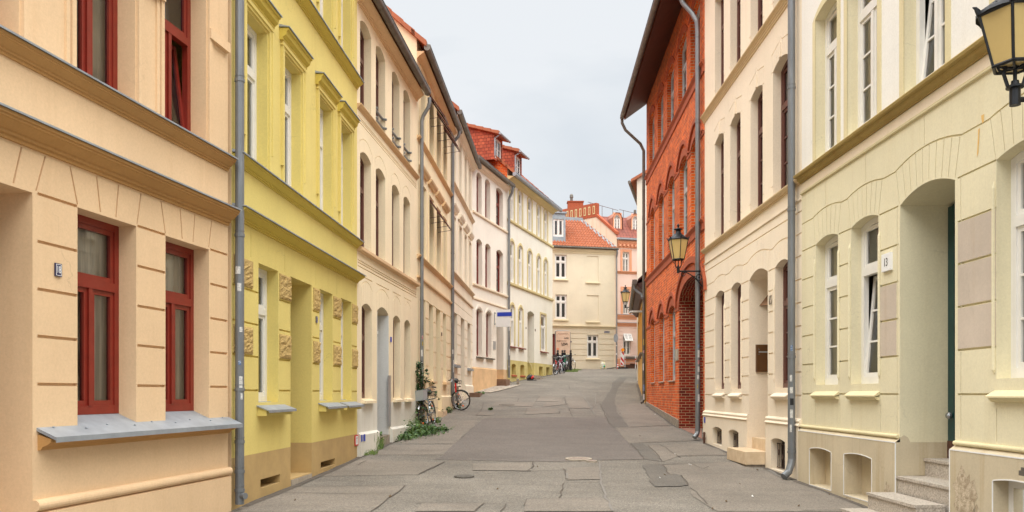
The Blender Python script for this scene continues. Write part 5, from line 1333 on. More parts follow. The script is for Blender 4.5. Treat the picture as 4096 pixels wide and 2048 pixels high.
# carriage passage: floor and end wall
mb = MB(); fbox(mb, f, pas.s0-.02, pas.s1+.02, -4.6, -4.5, -1.6, 3.4); mk('passage_gate', mb, 'brownwood', hL)
tp_ = math.tan(math.radians(38)); mb = MB()
mb.hexa([W(-.12, 0, 11.40), W(e+.02, 0, 11.40), W(e+.02, 0, 11.5), W(-.12, 0, 11.5), W(-.12, .84, 10.80), W(e+.02, .84, 10.80), W(e+.02, .84, 10.93), W(-.12, .84, 10.93)])
k = 12
for i in range(k): q = -.1+(e+.1)*i/k; mb.hexa([W(q, .02, 11.28), W(q+.08, .02, 11.28), W(q+.08, .02, 11.385), W(q, .02, 11.385), W(q, .8, 10.74), W(q+.08, .8, 10.74), W(q+.08, .8, 10.83), W(q, .8, 10.83)]) if False else None
mk('eaves', mb, 'eavewood', hL)
body(f, 0, e, -2, 11.42, 9, 'brick', hL, pitch=36, over=.86, roof='tile'); gutter(f, -.2, e, .93, 10.93, .085, 'zincdark', hL)
o, p = pipe2(f, 2583.5, 9.6, -.40, .93, 10.93, 'zincdark', hL, r=.06, collars=(1.2, 4.1, 6.9), d=.085, side=-.06)
stickers(o, p.x, p.y, .06, [(EYE+1.9, EYE+2.2, -50, 20, 'yellowpl'), (EYE+1.6, EYE+1.72, -50, 30, 'pinkpaint'), (EYE+.9, EYE+1.3, -50, 0, 'white'), (EYE+.1, EYE+.4, -50, 45, 'blue'), (EYE-.25, EYE+.02, -50, 45, 'white')])
px = f.W(S(2808), .11, 0); r = .062; gp = f.W(S(2808)-.3, .55, 0)
dp = downpipe([(gp.x, gp.y, EYE+10.8), (gp.x, gp.y, EYE+10.5), (gp.x+.1, gp.y-.05, EYE+10.2), (px.x-.12, px.y+.1, EYE+9.85), (px.x-.02, px.y, EYE+9.6), (px.x, px.y, EYE+9.3), (px.x, px.y, EYE-.98), (px.x-.03, px.y-.02, EYE-1.06), (px.x-.10, px.y-.06, EYE-1.14)], r, 'pipeclean', hL, [EYE+z for z in (-.60, .25, 2.55, 4.9, 7.0, 9.2)])
stickers(dp, px.x, px.y, r, [(EYE+1.18, EYE+1.28, -20, 40, 'blue'), (EYE+.92, EYE+1.16, -20, 45, 'white'), (EYE+.75, EYE+.88, -20, 45, 'pinkpaint'), (EYE+.55, EYE+.72, -20, 40, 'white'), (EYE+.36, EYE+.5, -30, 30, 'white'), (EYE+.12, EYE+.26, -30, 0, 'yellowpl'), (EYE-.22, EYE+.02, -20, 55, 'white')])

# --- K: low orange house, J: pale gable behind it
f = fK; S = f.S; e = S(2579.5)
hK = house('low_house', f, 2565, 'low orange plaster house tucked behind the brick building')
g = [opening(S(2554.2), S(2559), 1.75, 3.6, 0, .2), opening(S(2562), S(2566), 1.8, 3.75, 0, .2), opening(S(2569), S(2574), 1.85, 3.75, 0, .2)]
mb = MB(); wall_mesh(mb, f, 0, e, -1.5, 4.5, g); mk('wall', mb, 'orange', hK)
for o in g: window(f, o, 'brownwood', hK, curtain='greycurtain'); archband(f, o, .12, .04, 'orange', hK, gap=.01, bottom=o.zb-.1); sill(f, o.s0-.15, o.s1+.15, 1.72, .16, .08, 'zincdark', hK)
cornice(f, 0, e, [(0, 4.1), (.1, 4.1), (.32, 4.32), (.32, 4.38), (0, 4.45)], 'eavewood', hK, name='eaves_cornice')
body(f, 0, e, -1.5, 4.42+.3*.9, 6, 'orange', hK, over=.28, roof='tiledark'); gutter(f, -.1, e+.1, .40, 4.42, .10, 'zincdark', hK)
mb = MB(); p0 = f.W(e-.05, .40, 4.3); p1 = f.W(e, .1, 3.9); p2 = f.W(e+.35, .12, 3.75); mb.tube([p0, p0-Vector((0, 0, .15)), p1, p2], .055, 0, 10); mk('downpipe', mb, 'pipeclean', hK)
hJ = empty('gable_house', (9, 50, gz(9, 50)), 'pale plaster gable with orange verge rising behind the low orange house', 'house', GRP, offset=True)
q = .0139; A = Vector((6.95, 45.9)); dn = Vector((.232, .973)); B = A+dn*11.5; cz = EYE+11.9; W10 = 9.0; th = math.tan(math.radians(30)); rt = Vector((.985, -.10)).normalized()
mb = MB(); R = A+rt*W10; Mid = A+rt*(W10/2)
mb.face([(A.x, A.y, 0), (R.x, R.y, 0), (R.x, R.y, cz), (Mid.x, Mid.y, cz+W10/2*th), (A.x, A.y, cz)]); mb.face([(A.x, A.y, 0), (B.x, B.y, 0), (B.x, B.y, cz), (A.x, A.y, cz)])
C2 = B+rt*W10; mb.face([(R.x, R.y, 0), (C2.x, C2.y, 0), (C2.x, C2.y, cz), (R.x, R.y, cz)]); mb.face([(B.x, B.y, 0), (C2.x, C2.y, 0), (C2.x, C2.y, cz), (B.x, B.y, cz)]); mk('wall', mb, 'gable', hJ)
mb = MB(); ov = .32; fr = -.2
for sg in (1, -1):
    P0 = (A-rt*ov) if sg > 0 else (R+rt*ov); z0 = cz-ov*th; z1 = cz+W10/2*th
    a = P0+dn*fr; b = Mid+dn*fr; c = Mid+dn*11.5; d = P0+dn*11.5
    mb.hexa([(a.x, a.y, z0), (b.x, b.y, z1), (c.x, c.y, z1), (d.x, d.y, z0), (a.x, a.y, z0+.16), (b.x, b.y, z1+.16), (c.x, c.y, z1+.16), (d.x, d.y, z0+.16)])
ro = mk('roof', mb, 'claytile', hJ)
mb = MB(); a = A-rt*(ov+.08)+dn*fr; b = a+dn*11; mb.tube([(a.x, a.y, cz-ov*th), (b.x, b.y, cz-ov*th)], .09, 0, 10); mk('gutter', mb, 'zincdark', hJ)

# --- H: cream house closing the street, with an orange pantile roof
f = fH; S = f.S; e = S(2468)
hH = house('corner_house', f, 2330, 'cream house with an orange pantile roof closing the end of the street')
W = f.W; Z = f.Z
def op2(x0, x1, y0, y1, dep, back=False): return opening(S(x0), S(x1), Z((x0+x1)/2, y1), Z((x0+x1)/2, y0), 0, dep, back)
wn = [op2(2221, 2267.5, 1178, 1275, .09), op2(2348.5, 2393.5, 1339, 1431, .12), op2(2220, 2267, 1018, 1114, .09)]
bl = [op2(2347.8, 2394.4, 1181, 1283, .05, True), op2(2347.7, 2393.7, 1024, 1126, .05, True)]
dr = op2(2200, 2232, 1335, 1465, .25)
ops = wn+bl+[dr]
for y in (1336, 1356, 1378, 1400, 1423, 1443.5):
    for a, b in ((2234, 2347.5), (2394.8, 2466)): ops.append(groove(S(a), S(b), Z(2400, y), .035, .02))
for st, sb in ((2345, 2350), (2356, 2358.5), (2366, 2367), (2376, 2375), (2386, 2383), (2396, 2391)): ops.append(joint(S(st), Z(2370, 1320), S(sb), Z(2370, 1336), .025, .012))
mb = MB(); wall_mesh(mb, f, 0, e, .5, 10.28, ops); mk('wall', mb, 'butter', hH)
for o in wn: window(f, o, 'whiteframe', hH, fw=.075, sw=.05, transom=.70, mull=True, upmull=True, glass='darkglass', curtain=None)
doorleaf(f, dr, 'darkred', hH, .2)
for o in wn+bl: sill(f, o.s0-.1, o.s1+.1, o.zb-.06, .1, .08, 'butter_trim', hH, None, .06)
cornice(f, 0, e, cyma(4.60, 4.78, .14), 'butter_trim', hH); cornice(f, 0, e, cyma(9.90, 10.22, .16), 'butter_trim', hH, name='eaves_cornice')
gutter(f, 0, e, .24, 10.32, .07, 'zincdark', hH)
# pantiles: real waves and steps; the right edge is cut by the neighbour's oblique fire wall
FA = Vector((7.53, 59.05)); FB = Vector((5.20, 61.25)); Fd = (FB-FA).normalized(); FL = (FB-FA).length
def firecut(d):      # largest s on the roof at depth d
    t = (-d)/abs(Fd.dot(f.n)); p = FA+Fd*t; return (p-f.pl).dot(f.t)
mb = MB(); cols = int(e/.215); rows = 11; prow = 3.0/rows; pit = math.tan(math.radians(43))
def rz(d): return 10.36+.2*0+(.2-d)*pit
for j in range(rows):
    d0, d1 = .2-(2.55)*j/rows, .2-(2.55)*(j+1.10)/rows
    for i in range(cols):
        for k in range(5):
            t0, t1 = k/5, (k+1)/5; sa, sb = (i+t0)*.215, (i+t1)*.215
            if sb > firecut(min(0, (d0+d1)/2))-.05: continue
            h0, h1 = .05*math.sin(2*math.pi*t0)+.015*math.sin(4*math.pi*t0), .05*math.sin(2*math.pi*t1)+.015*math.sin(4*math.pi*t1)
            mb.face([W(sa, d0, rz(d0)+h0+.085), W(sb, d0, rz(d0)+h1+.085), W(sb, d1, rz(d1)+h1+.01), W(sa, d1, rz(d1)+h0+.01)], 0)
            mb.face([W(sa, d0, rz(d0)+h0+.085), W(sb, d0, rz(d0)+h1+.085), W(sb, d0, rz(d0)-.03), W(sa, d0, rz(d0)-.03)], 0)
rf = mk('roof', mb, 'claytile', hH)
mb = MB()
mb.face([W(0, .2, rz(.2)-.03), W(e, .2, rz(.2)-.03), W(firecut(-2.35), -2.35, rz(-2.35)-.03), W(0, -2.35, rz(-2.35)-.03)]); mb.face([W(0, -2.35, rz(-2.35)-.03), W(firecut(-2.35), -2.35, rz(-2.35)-.03), W(firecut(-2.35)-1, -7, rz(-2.35)-.6), W(0, -7, rz(-2.35)-.6)])
mb.face([W(0, 0, .5), W(0, -7, .5), W(0, -7, 12), W(0, -2.35, rz(-2.35)), W(0, 0, 10.2)]); mk('roof_deck', mb, 'lead', rf)
mb = MB()   # lead soaker along the fire wall
for j in range(8):
    d0, d1 = .1-.31*j, .1-.31*(j+1.05); a, b = firecut(min(0, d0)), firecut(min(0, d1))
    mb.hexa([W(a-.42, d0, rz(d0)+.06), W(a, d0, rz(d0)+.09), W(b, d1, rz(d1)+.07), W(b-.42, d1, rz(d1)+.04), W(a-.42, d0, rz(d0)), W(a, d0, rz(d0)), W(b, d1, rz(d1)), W(b-.42, d1, rz(d1))])
mk('flashing', mb, 'lead', rf)
f2 = Fac.__new__(Fac); f2.__dict__.update(f.__dict__); f2.pl = f.pl+f.n*(-.25)
s0, s1 = Sd(f, 2200, -.25)[0], Sd(f, 2262, -.25)[0]; zz0, zz1 = 10.95, 12.75
o = opening(Sd(f, 2213, -.25)[0], Sd(f, 2255, -.25)[0], 11.1, 12.35, 0, .05)
mb = MB(); wall_mesh(mb, f2, s0, s1, zz0-.2, zz1, [o])
mb.face([W(s1, -.25, zz0-.3), W(s1, -2.3, zz0-.3), W(s1, -2.3, zz1), W(s1, -.25, zz1)]); fbox(mb, f, s0, s1+.08, -2.4, -.15, zz1, zz1+.12); dm = mk('dormer', mb, 'lead', hH)
window(f2, o, 'whiteframe', dm, fw=.08, sw=.05, transom=None, mull=True, curtain='greycurtain')
fbox(mb := MB(), f, Sd(f, 2232, -2.4)[0], Sd(f, 2337, -2.4)[0], -2.6, -2.38, 12.72, 13.0); mk('ridge_flashing', mb, 'lead', rf)
o, p = pipe2(f, 2464.5, 9.7, 1.7, .24, 10.3, 'pipeclean', hH, r=.06, collars=(3, 6, 8.6), d=.09, shoe=False)

# --- I: pink house behind, with a stained fire wall and a brick parapet
f = fI; S = f.S; W = f.W; Z = f.Z; e = S(2720)
hI = house('corner_house', f, 2520, 'pink house with orange trim and a brick parapet beside the cream house')
def op3(x0, x1, y0, y1, dep): return opening(S(x0), S(x1), Z((x0+x1)/2, y1), Z((x0+x1)/2, y0), 0, dep)
wn = [op3(2490.5, 2517, 1008, 1088, .1), op3(2492, 2516, 1157, 1258, .1), op3(2492.5, 2524, 1334, 1421, .12)]
wn += [opening(o.s0+1.75, o.s1+1.75, o.zb, o.zs, 0, o.depth) for o in wn]
ops = list(wn)
for k in range(9): 
    y = 1313+k*14.8
    for a, b in ((S(2469), wn[2].s0), (wn[2].s1, wn[5].s0), (wn[5].s1, e)): ops.append(groove(a+.08, b-.08, Z(2500, y), .03, .02))
mb = MB(); wall_mesh(mb, f, 0, e, .5, 11.1, ops); mk('wall', mb, 'pink', hI)
for i, o in enumerate(wn): window(f, o, 'whiteframe', hI, fw=.06, sw=.04, transom=.68, mull=True, upmull=True, bars=1, curtain='greycurtain', tilt=None)
for o in (wn[0], wn[1], wn[3], wn[4]): archband(f, o, .17, .04, 'salmon', hI, gap=.01, bottom=o.zb-.05)
cornice(f, 0, e, cyma(Z(2500, 1096), Z(2500, 1085), .12), 'salmon', hI); cornice(f, 0, e, cyma(Z(2500, 1278), Z(2500, 1259), .14), 'salmon', hI, 'zinc'); cornice(f, 0, e, cyma(Z(2500, 1306), Z(2500, 1292), .16), 'salmon', hI, 'zinc'); cornice(f, 0, e, cyma(Z(2500, 992), Z(2500, 964), .22), 'salmon', hI, name='eaves_cornice')
mb = MB()
for i in range(int(e/.3)): fbox(mb, f, .1+i*.3, .22+i*.3, .05, .26, 10.55, 10.68)
mk('dentil', mb, 'salmon', hI)
for o in (wn[2], wn[5]): sill(f, o.s0-.2, o.s1+.35, o.zb-.1, .2, .15, 'zincdark', hI)
cornice(f, 0, e, [(0, .5), (.06, .5), (.06, 2.45), (0, 2.5)], 'salmon', hI, name='plinth')
awning(f, wn[2], hI, wn[2].zs-.55, wn[2].zs, .3, 'white top sash propped open') if False else None
mb = MB(); gb = MB(); o = wn[2]
def P(s, t, q): return W(s, .03+.36*t+q*.6, o.zs-.03-.52*t+q)
a, b = o.s0, o.s1
for u0, u1, t0, t1 in ((a, a+.05, 0, 1), (b-.05, b, 0, 1), (a+.05, b-.05, 0, .13), (a+.05, b-.05, .87, 1), ((a+b)/2-.03, (a+b)/2+.03, .13, .87)):
    mb.hexa([P(u0, t0, .02), P(u1, t0, .02), P(u1, t1, .02), P(u0, t1, .02), P(u0, t0, -.02), P(u1, t0, -.02), P(u1, t1, -.02), P(u0, t1, -.02)])
gb.face([P(a+.03, .1, 0), P(b-.03, .1, 0), P(b-.03, .9, 0), P(a+.03, .9, 0)])
o2 = mk('open_sash', mb, 'whiteframe', hI, label='white top sash propped open outwards'); mk('pane', gb, 'greycurtain', o2)
gutter(f, 0, e, .3, 11.05, .08, 'zinc', hI)
mb = MB(); pr = [(.25, 11.1), (-1.4, 12.95), (-8, 13.0)]
L0 = lambda d: (FA+Fd*((-min(0, d))/abs(Fd.dot(f.n)))-f.pl).dot(f.t)
for (d0, z0), (d1, z1) in zip(pr, pr[1:]):
    mb.face([W(L0(d0), d0, z0), W(e, d0, z0), W(e, d1, z1), W(L0(d1), d1, z1)], 0, [(L0(d0), 0), (e, 0), (e, 2.4), (L0(d1), 2.4)])
rf = mk('roof', mb, 'tiledark', hI)
# oblique fire wall
def Wf(t, q, z): p = FA+Fd*t; nn = Vector((Fd.y, -Fd.x)); p = p+nn*q; return Vector((p.x, p.y, z+EYE))
mb = MB(); Tq = .59*FL
P0 = [(0, .5), (FL*2.2, .5), (FL*2.2, 13.0), (Tq, 12.95), (.05*FL, 11.42), (0, 11.2)]
mb.face([Wf(t, -.02, z) for t, z in P0]); mk('fire_wall', mb, 'dirtygable', hI)
mb = MB(); a, b = (.02*FL, 11.38), (Tq+.05, 12.98)
mb.hexa([Wf(a[0], -.08, a[1]), Wf(b[0], -.08, b[1]), Wf(b[0], -.08, b[1]+.22), Wf(a[0], -.08, a[1]+.22), Wf(a[0], .3, a[1]), Wf(b[0], .3, b[1]), Wf(b[0], .3, b[1]+.22), Wf(a[0], .3, a[1]+.22)])
a0, a1 = Tq-.05, FL*2.3
mb.hexa([Wf(a0, -.06, 12.9), Wf(a1, -.06, 12.9), Wf(a1, -.06, 13.92), Wf(a0, -.06, 13.92), Wf(a0, .3, 12.9), Wf(a1, .3, 12.9), Wf(a1, .3, 13.92), Wf(a0, .3, 13.92)])
pa = mk('parapet', mb, 'brickdark', hI)
mb, m2 = MB(), MB(); n = 13
for i in range(n):
    t = a0+.12+(a1-a0)*i/n*.98
    m2.hexa([Wf(t, -.075, 13.12), Wf(t+.2, -.075, 13.12), Wf(t+.2, -.075, 13.72), Wf(t, -.075, 13.72), Wf(t, -.059, 13.12), Wf(t+.2, -.059, 13.12), Wf(t+.2, -.059, 13.72), Wf(t, -.059, 13.72)])
    mb.hexa([Wf(t+.05, -.08, 13.19), Wf(t+.15, -.08, 13.19), Wf(t+.15, -.08, 13.65), Wf(t+.05, -.08, 13.65), Wf(t+.05, -.0755, 13.19), Wf(t+.15, -.0755, 13.19), Wf(t+.15, -.0755, 13.65), Wf(t+.05, -.0755, 13.65)])
mk('panel_frame', m2, 'olive', pa); mk('panel', mb, 'redpaint' if False else 'brickdark', pa)
mb = MB(); c = Vector((5.0, 64.5)); mb.box(4.35, 5.55, 64.2, 64.9, EYE+12.5, EYE+14.9); mb.box(4.3, 5.6, 64.15, 64.95, EYE+14.9, EYE+14.97)
ch = mk('chimney', mb, 'brickdark', hI); mb = MB(); mb.lathe([(.11, 0), (.11, .3), (.15, .32), (.13, .5), (.09, .58), (.001, .62)], 10, 0, (4.65, 64.5, EYE+14.97)); mk('chimney_pot', mb, 'zincdark', ch)
mb = MB()
def rail(x0, y0, x1, y1, u, posts):
    a = Vector(((x0-CX)*u, FP*u, EYE+(HZ-y0)*u)); b = Vector(((x1-CX)*u, FP*u, EYE+(HZ-y1)*u)); mb.tube([a, b], .018, 0, 5)
    for t in posts: q = a+(b-a)*t; mb.tube([q, (q.x, q.y, EYE+12.9)], .018, 0, 5)
rail(2351, 808, 2473, 842, .0195, (.08, .47, .82)); rail(2477, 838, 2560, 858, .0195, (.2, .78))
mk('roof_railing', mb, 'rust', hI)
mb = MB(); mb.tube([(9.6, 64.4, EYE+12.9), (9.6, 64.4, EYE+14.3)], .1, 0, 8); mk('flue', mb, 'zincdark', hI)
for x0, x1 in ((2452, 2487), (2525, 2560)):
    dfr = -.45; a, b = Sd(f, x0, dfr)[0], Sd(f, x1, dfr)[0]; zb, zs = 11.75, 12.65
    f2 = Fac.__new__(Fac); f2.__dict__.update(f.__dict__); f2.pl = f.pl+f.n*dfr
    o = opening(a+.1, b-.1, zb+.05, zs-.0, .28, .05)
    mb = MB(); m = (a+b)/2
    wall_mesh(mb, f2, a, b, zb-.2, zs+.42, [o])
    out = [(a-.06, zb-.2), (a-.06, zs+.05), (a+.18, zs+.42), (b-.18, zs+.42), (b+.06, zs+.05), (b+.06, zb-.2)]
    for (s_, z_), (s2, z2) in zip(out, out[1:]): mb.face([f2.W(s_, .08, z_), f2.W(s2, .08, z2), f2.W(s2, -2.2, z2), f2.W(s_, -2.2, z_)], 1)
    dm = mk('dormer', mb, ['salmon', 'copper'], hI); window(f2, o, 'whiteframe', dm, fw=.06, sw=.04, transom=None, mull=True, bars=2, curtain='net')
# ------------------------------------------------------------------ things on and between the houses
def on(f, x, d=0.0):
    p = f.W(f.S(x), d, 0); return p
def plate(name, f, x0, x1, y0, y1, mat, label, cat, d=.004, th=.012, border=None, parentless=True):
    xm = (x0+x1)/2; s0, s1 = f.S(x0), f.S(x1); z0, z1 = f.Z(xm, y1), f.Z(xm, y0); p = f.W((s0+s1)/2, d, z0)
    t = empty(name, p, label, cat, offset=True)
    mb = MB(); fbox(mb, f, s0, s1, d, d+th, z0, z1); o = mk('plate', mb, mat, t)
    if border:
        mb = MB(); k = min(s1-s0, z1-z0)*.09; w = k*.6
        for a, b, c, e in ((s0+k, s1-k, z0+k, z0+k+w), (s0+k, s1-k, z1-k-w, z1-k), (s0+k, s0+k+w, z0+k+w, z1-k-w), (s1-k-w, s1-k, z0+k+w, z1-k-w)): fbox(mb, f, a, b, d+th, d+th+.0015, c, e)
        mk('border', mb, border, o)
    return t, o, ((s0+s1)/2, (z0+z1)/2, s1-s0, z1-z0, d+th)
t, o, (s, z, w, h, d) = plate('house_number_plate', fA, 216, 242, 1054, 1106, 'navy', 'small dark blue enamel house number 18 on the peach wall', 'house number', border='white')
textobj('numerals', '18', h*.78, fA.W(s, d, z), fA.t.to_3d() if hasattr(fA.t, 'to_3d') else (fA.t.x, fA.t.y, 0), (fA.n.x, fA.n.y, 0), 'white', o, xs=.62)
t, o, (s, z, w, h, d) = plate('house_number_plate', fN, 3536, 3571, 1014, 1084, 'white', 'white lit house number box reading 13 on the pale green wall', 'house number', d=.0, th=.035)
textobj('numerals', '13', h*.66, fN.W(s, d+.001, z-.005), (fN.t.x, fN.t.y, 0), (fN.n.x, fN.n.y, 0), 'blackpl', o, xs=.8)
t = empty('house_number', fM.W(fM.S(3084.5), .01, fM.Z(3084, 1222)), 'metal house number 15 fixed beside the doorway of the vanilla house', 'house number', offset=True)
textobj('numerals', '15', .25, fM.W(fM.S(3084.5), .02, fM.Z(3084, 1202)), (fM.t.x, fM.t.y, 0), (fM.n.x, fM.n.y, 0), 'greystone', t, ext=.008, xs=.75)
plate('house_number_plate', fB, 1262, 1268, 1266, 1291, 'navy', 'small blue house number plate on the yellow house beside its door', 'house number', border='white')
plate('house_number_plate', fC, 1560.5, 1565, 1348, 1368, 'blue', 'small blue plate right of the grey doorway of the apricot house', 'house number')
plate('door_sign', fD, 1764.5, 1767, 1330, 1343, 'rust', 'small brown plate on the sand house pier beside its doorway', 'sign')
plate('door_sign', fG, 2102.5, 2104.5, 1308, 1316, 'rust', 'small brown plate left of the ivory house doorway', 'sign'); plate('door_sign', fG, 2139.5, 2142, 1316, 1325, 'rust', 'small brown plate right of the ivory house doorway', 'sign')
plate('wall_plaque', fF, 1972.5, 1982, 1365, 1398, 'steel', 'grey metal plaque on the cream house below the hanging sign', 'plaque')
plate('wall_plaque', fL, 2704.5, 2715, 1396, 1442, 'kerb', 'pale stone plaque on the brick pier beside the carriage arch', 'plaque', th=.03)
t, o, (s, z, w, h, d) = plate('hydrant_sign', fB, 1417.5, 1430, 1740, 1782, 'redpaint', 'red bordered white hydrant plate low on the yellow wall corner', 'sign', th=.015)
mb = MB(); fbox(mb, fB, s-w*.36, s+w*.36, d, d+.002, z-h*.40, z+h*.40); q = mk('panel', mb, 'white', o)
mb = MB(); fbox(mb, fB, s-w*.2, s+w*.2, d+.002, d+.004, z+.04, z+.052); fbox(mb, fB, s-.008, s+.008, d+.002, d+.004, z-.05, z+.04); mk('mark', mb, 'blackpl', q)
plate('utility_plate', fC, 1429.5, 1433, 1739, 1766, 'blue', 'small blue utility plate between the yellow and apricot houses, left one', 'sign', d=.08); plate('utility_plate', fC, 1439, 1445, 1737, 1764, 'blue', 'small blue utility plate on the grey white base of the apricot house', 'sign', d=.078)
t, o, (s, z, w, h, d) = plate('street_sign', fH, 2416.8, 2438.5, 1324.5, 1332, 'navy', 'dark blue street name sign on the cream house at the street end', 'street sign', border='white')
textobj('lettering', 'Turmstraße', h*.62, fH.W(s, d+.002, z), (fH.t.x, fH.t.y, 0), (fH.n.x, fH.n.y, 0), 'white', o, xs=.85)
plate('utility_plate', fH, 2282, 2287, 1365, 1369.5, 'navy', 'tiny dark plate on the cream house right of the plywood board', 'sign')
plate('utility_plate', fM, 2825, 2829, 1668, 1691, 'blue', 'blue utility plate low on the vanilla house beside the downpipe', 'sign', d=.05)
# letterbox and wedge lamp in the doorway of number 15, bulkhead lamp and intercom in the grey doorway
f = fM; sj = f.S(2997)
def jamb_u(x, s):   # depth into the doorway of the far jamb seen at column x
    p = f.pl+f.t*s; lo, hi = 0, 3
    for _ in range(40):
        m = (lo+hi)/2; q = p-f.n*m
        if CX+FP*q.x/q.y < x: lo = m
        else: hi = m
    return lo, (p-f.n*lo).y/FP
d0, u0 = jamb_u(3022, sj); d1, u1 = jamb_u(3095, sj)
z0, z1 = (HZ-1488)*u0, (HZ-1379)*u0
t = empty('letterbox', f.W(sj, -d0, z0), 'bronze wall letterbox in the doorway of the vanilla house', 'letterbox', offset=True)
mb = MB(); fbox(mb, f, sj+.001, sj+.06, -d1, -d0, z0, z1); b = mk('body', mb, 'mailbrown', t)
mb = MB(); fbox(mb, f, sj+.06, sj+.066, -d1+.02, -d0-.02, z1-.13, z1-.02); mk('flap', mb, 'mailbrown', b); mb = MB(); fbox(mb, f, sj+.06, sj+.066, -d1+.02, -d0-.02, z0+.02, z1-.17); mk('door', mb, 'mailbrown', b)
mb = MB(); fbox(mb, f, sj+.06, sj+.062, -d1+.03, -d0-.05, z1-.165, z1-.135); mk('slot', mb, 'steel', b)
mb = MB(); mb.ball(f.W(sj+.068, -d0-.05, z1-.10), .012); mb.ball(f.W(sj+.068, -d0-.05, z1-.2), .012); mk('lock', mb, 'chrome', b)
d0, u0 = jamb_u(3037, sj); d1 = d0+.36; z0, z1 = (HZ-1223)*u0, (HZ-1153)*u0; dm = d0+.28
t = empty('wall_lamp', f.W(sj, -dm, z0), 'triangular brown wall lamp high in the doorway of the vanilla house', 'lamp', offset=True)
mb = MB(); a = [f.W(sj+.002, -d0, z0), f.W(sj+.002, -dm-.28, z0), f.W(sj+.16, -dm-.14, z0), f.W(sj+.16, -dm+.14, z0)]; top = f.W(sj+.004, -dm, z1)
for i in range(4): mb.face([a[i], a[(i+1) % 4], top])
mb.face(a); mk('lamp_shade', mb, 'mailbrown', t)
f = fC; sj = f.S(1554); d0 = .45
t = empty('wall_lamp', f.W(sj, -d0, 1.35), 'round grey bulkhead lamp in the grey doorway of the apricot house', 'lamp', offset=True)
mb = MB(); mb.ball(f.W(sj-.06, -d0+.08, 1.36), .125, 0, 16, 10); mk('globe', mb, 'roundlamp', t, True); mb = MB(); q = f.W(sj-.06, -d0+.08, 1.40); mb.lathe([(.13, 0), (.135, .02), (.135, .05), (.128, .06)], 18, 0, q); mk('rim', mb, 'white', t)
mb = MB(); fbox(mb, f, sj-.08, sj-.01, -d0-.02, -d0+.18, 1.28, 1.45); mk('base', mb, 'roundlamp', t)
t = empty('intercom', f.W(sj, -.8, .55), 'steel door intercom on the grey doorway wall of the apricot house', 'intercom', offset=True)
mb = MB(); fbox(mb, f, sj-.035, sj-.012, -.95, -.55, .50, .72); o = mk('panel', mb, 'steel', t); mb = MB(); fbox(mb, f, sj-.045, sj-.035, -.92, -.62, .54, .58); mk('button_row', mb, 'blackpl', o)
# hanging sign on the cream house
f = fF; ss = f.S(1977)
t = empty('hanging_sign', f.W(ss, .05, 3.2), 'white projecting sign with a plain blue band on the cream house', 'sign', offset=True)
p0 = f.pl+f.t*ss
def Sg(o, q, z, k=0): v = p0+f.n*o-f.t*k; return (v.x, v.y, z+EYE)
za, zb = (HZ-1306)*.0119, (HZ-1237)*.0119
mb = MB(); mb.hexa([Sg(.10, 0, za), Sg(.82, 0, za), Sg(.82, 0, zb), Sg(.10, 0, zb), Sg(.10, 0, za, .05), Sg(.82, 0, za, .05), Sg(.82, 0, zb, .05), Sg(.10, 0, zb, .05)]); o = mk('panel', mb, 'white', t)
mb = MB(); mb.hexa([Sg(.17, 0, zb-.32, .056), Sg(.90, 0, zb-.32, .056), Sg(.90, 0, zb-.13, .056), Sg(.17, 0, zb-.13, .056), Sg(.17, 0, zb-.32, .064), Sg(.90, 0, zb-.32, .064), Sg(.90, 0, zb-.13, .064), Sg(.17, 0, zb-.13, .064)]); mk('blue_band', mb, 'blue', o)
mb = MB()
for z in (za+.15, zb-.15): mb.tube([Sg(0, 0, z), Sg(.14, 0, z)], .03, 0, 8)
mb.tube([Sg(.02, 0, za+.1), Sg(.02, 0, zb-.1)], .02, 0, 6); mk('bracket', mb, 'steel', t)
t = empty('edge_sign', fK.W(fK.S(2572), .1, 3.55), 'thin white projecting sign seen edge on at the orange house', 'sign', offset=True)
p = fK.pl+fK.t*fK.S(2572); v = lambda o, z: (p.x+fK.n.x*o, p.y+fK.n.y*o, z+EYE)
mb = MB(); a, b = v(.0, 3.50), v(.52, 3.50); mb.hexa([a, b, (b[0], b[1], b[2]+.05), (a[0], a[1], a[2]+.05), (a[0], a[1]+.5, a[2]), (b[0], b[1]+.5, b[2]), (b[0], b[1]+.5, b[2]+.05), (a[0], a[1]+.5, a[2]+.05)]); mk('panel', mb, 'white', t)

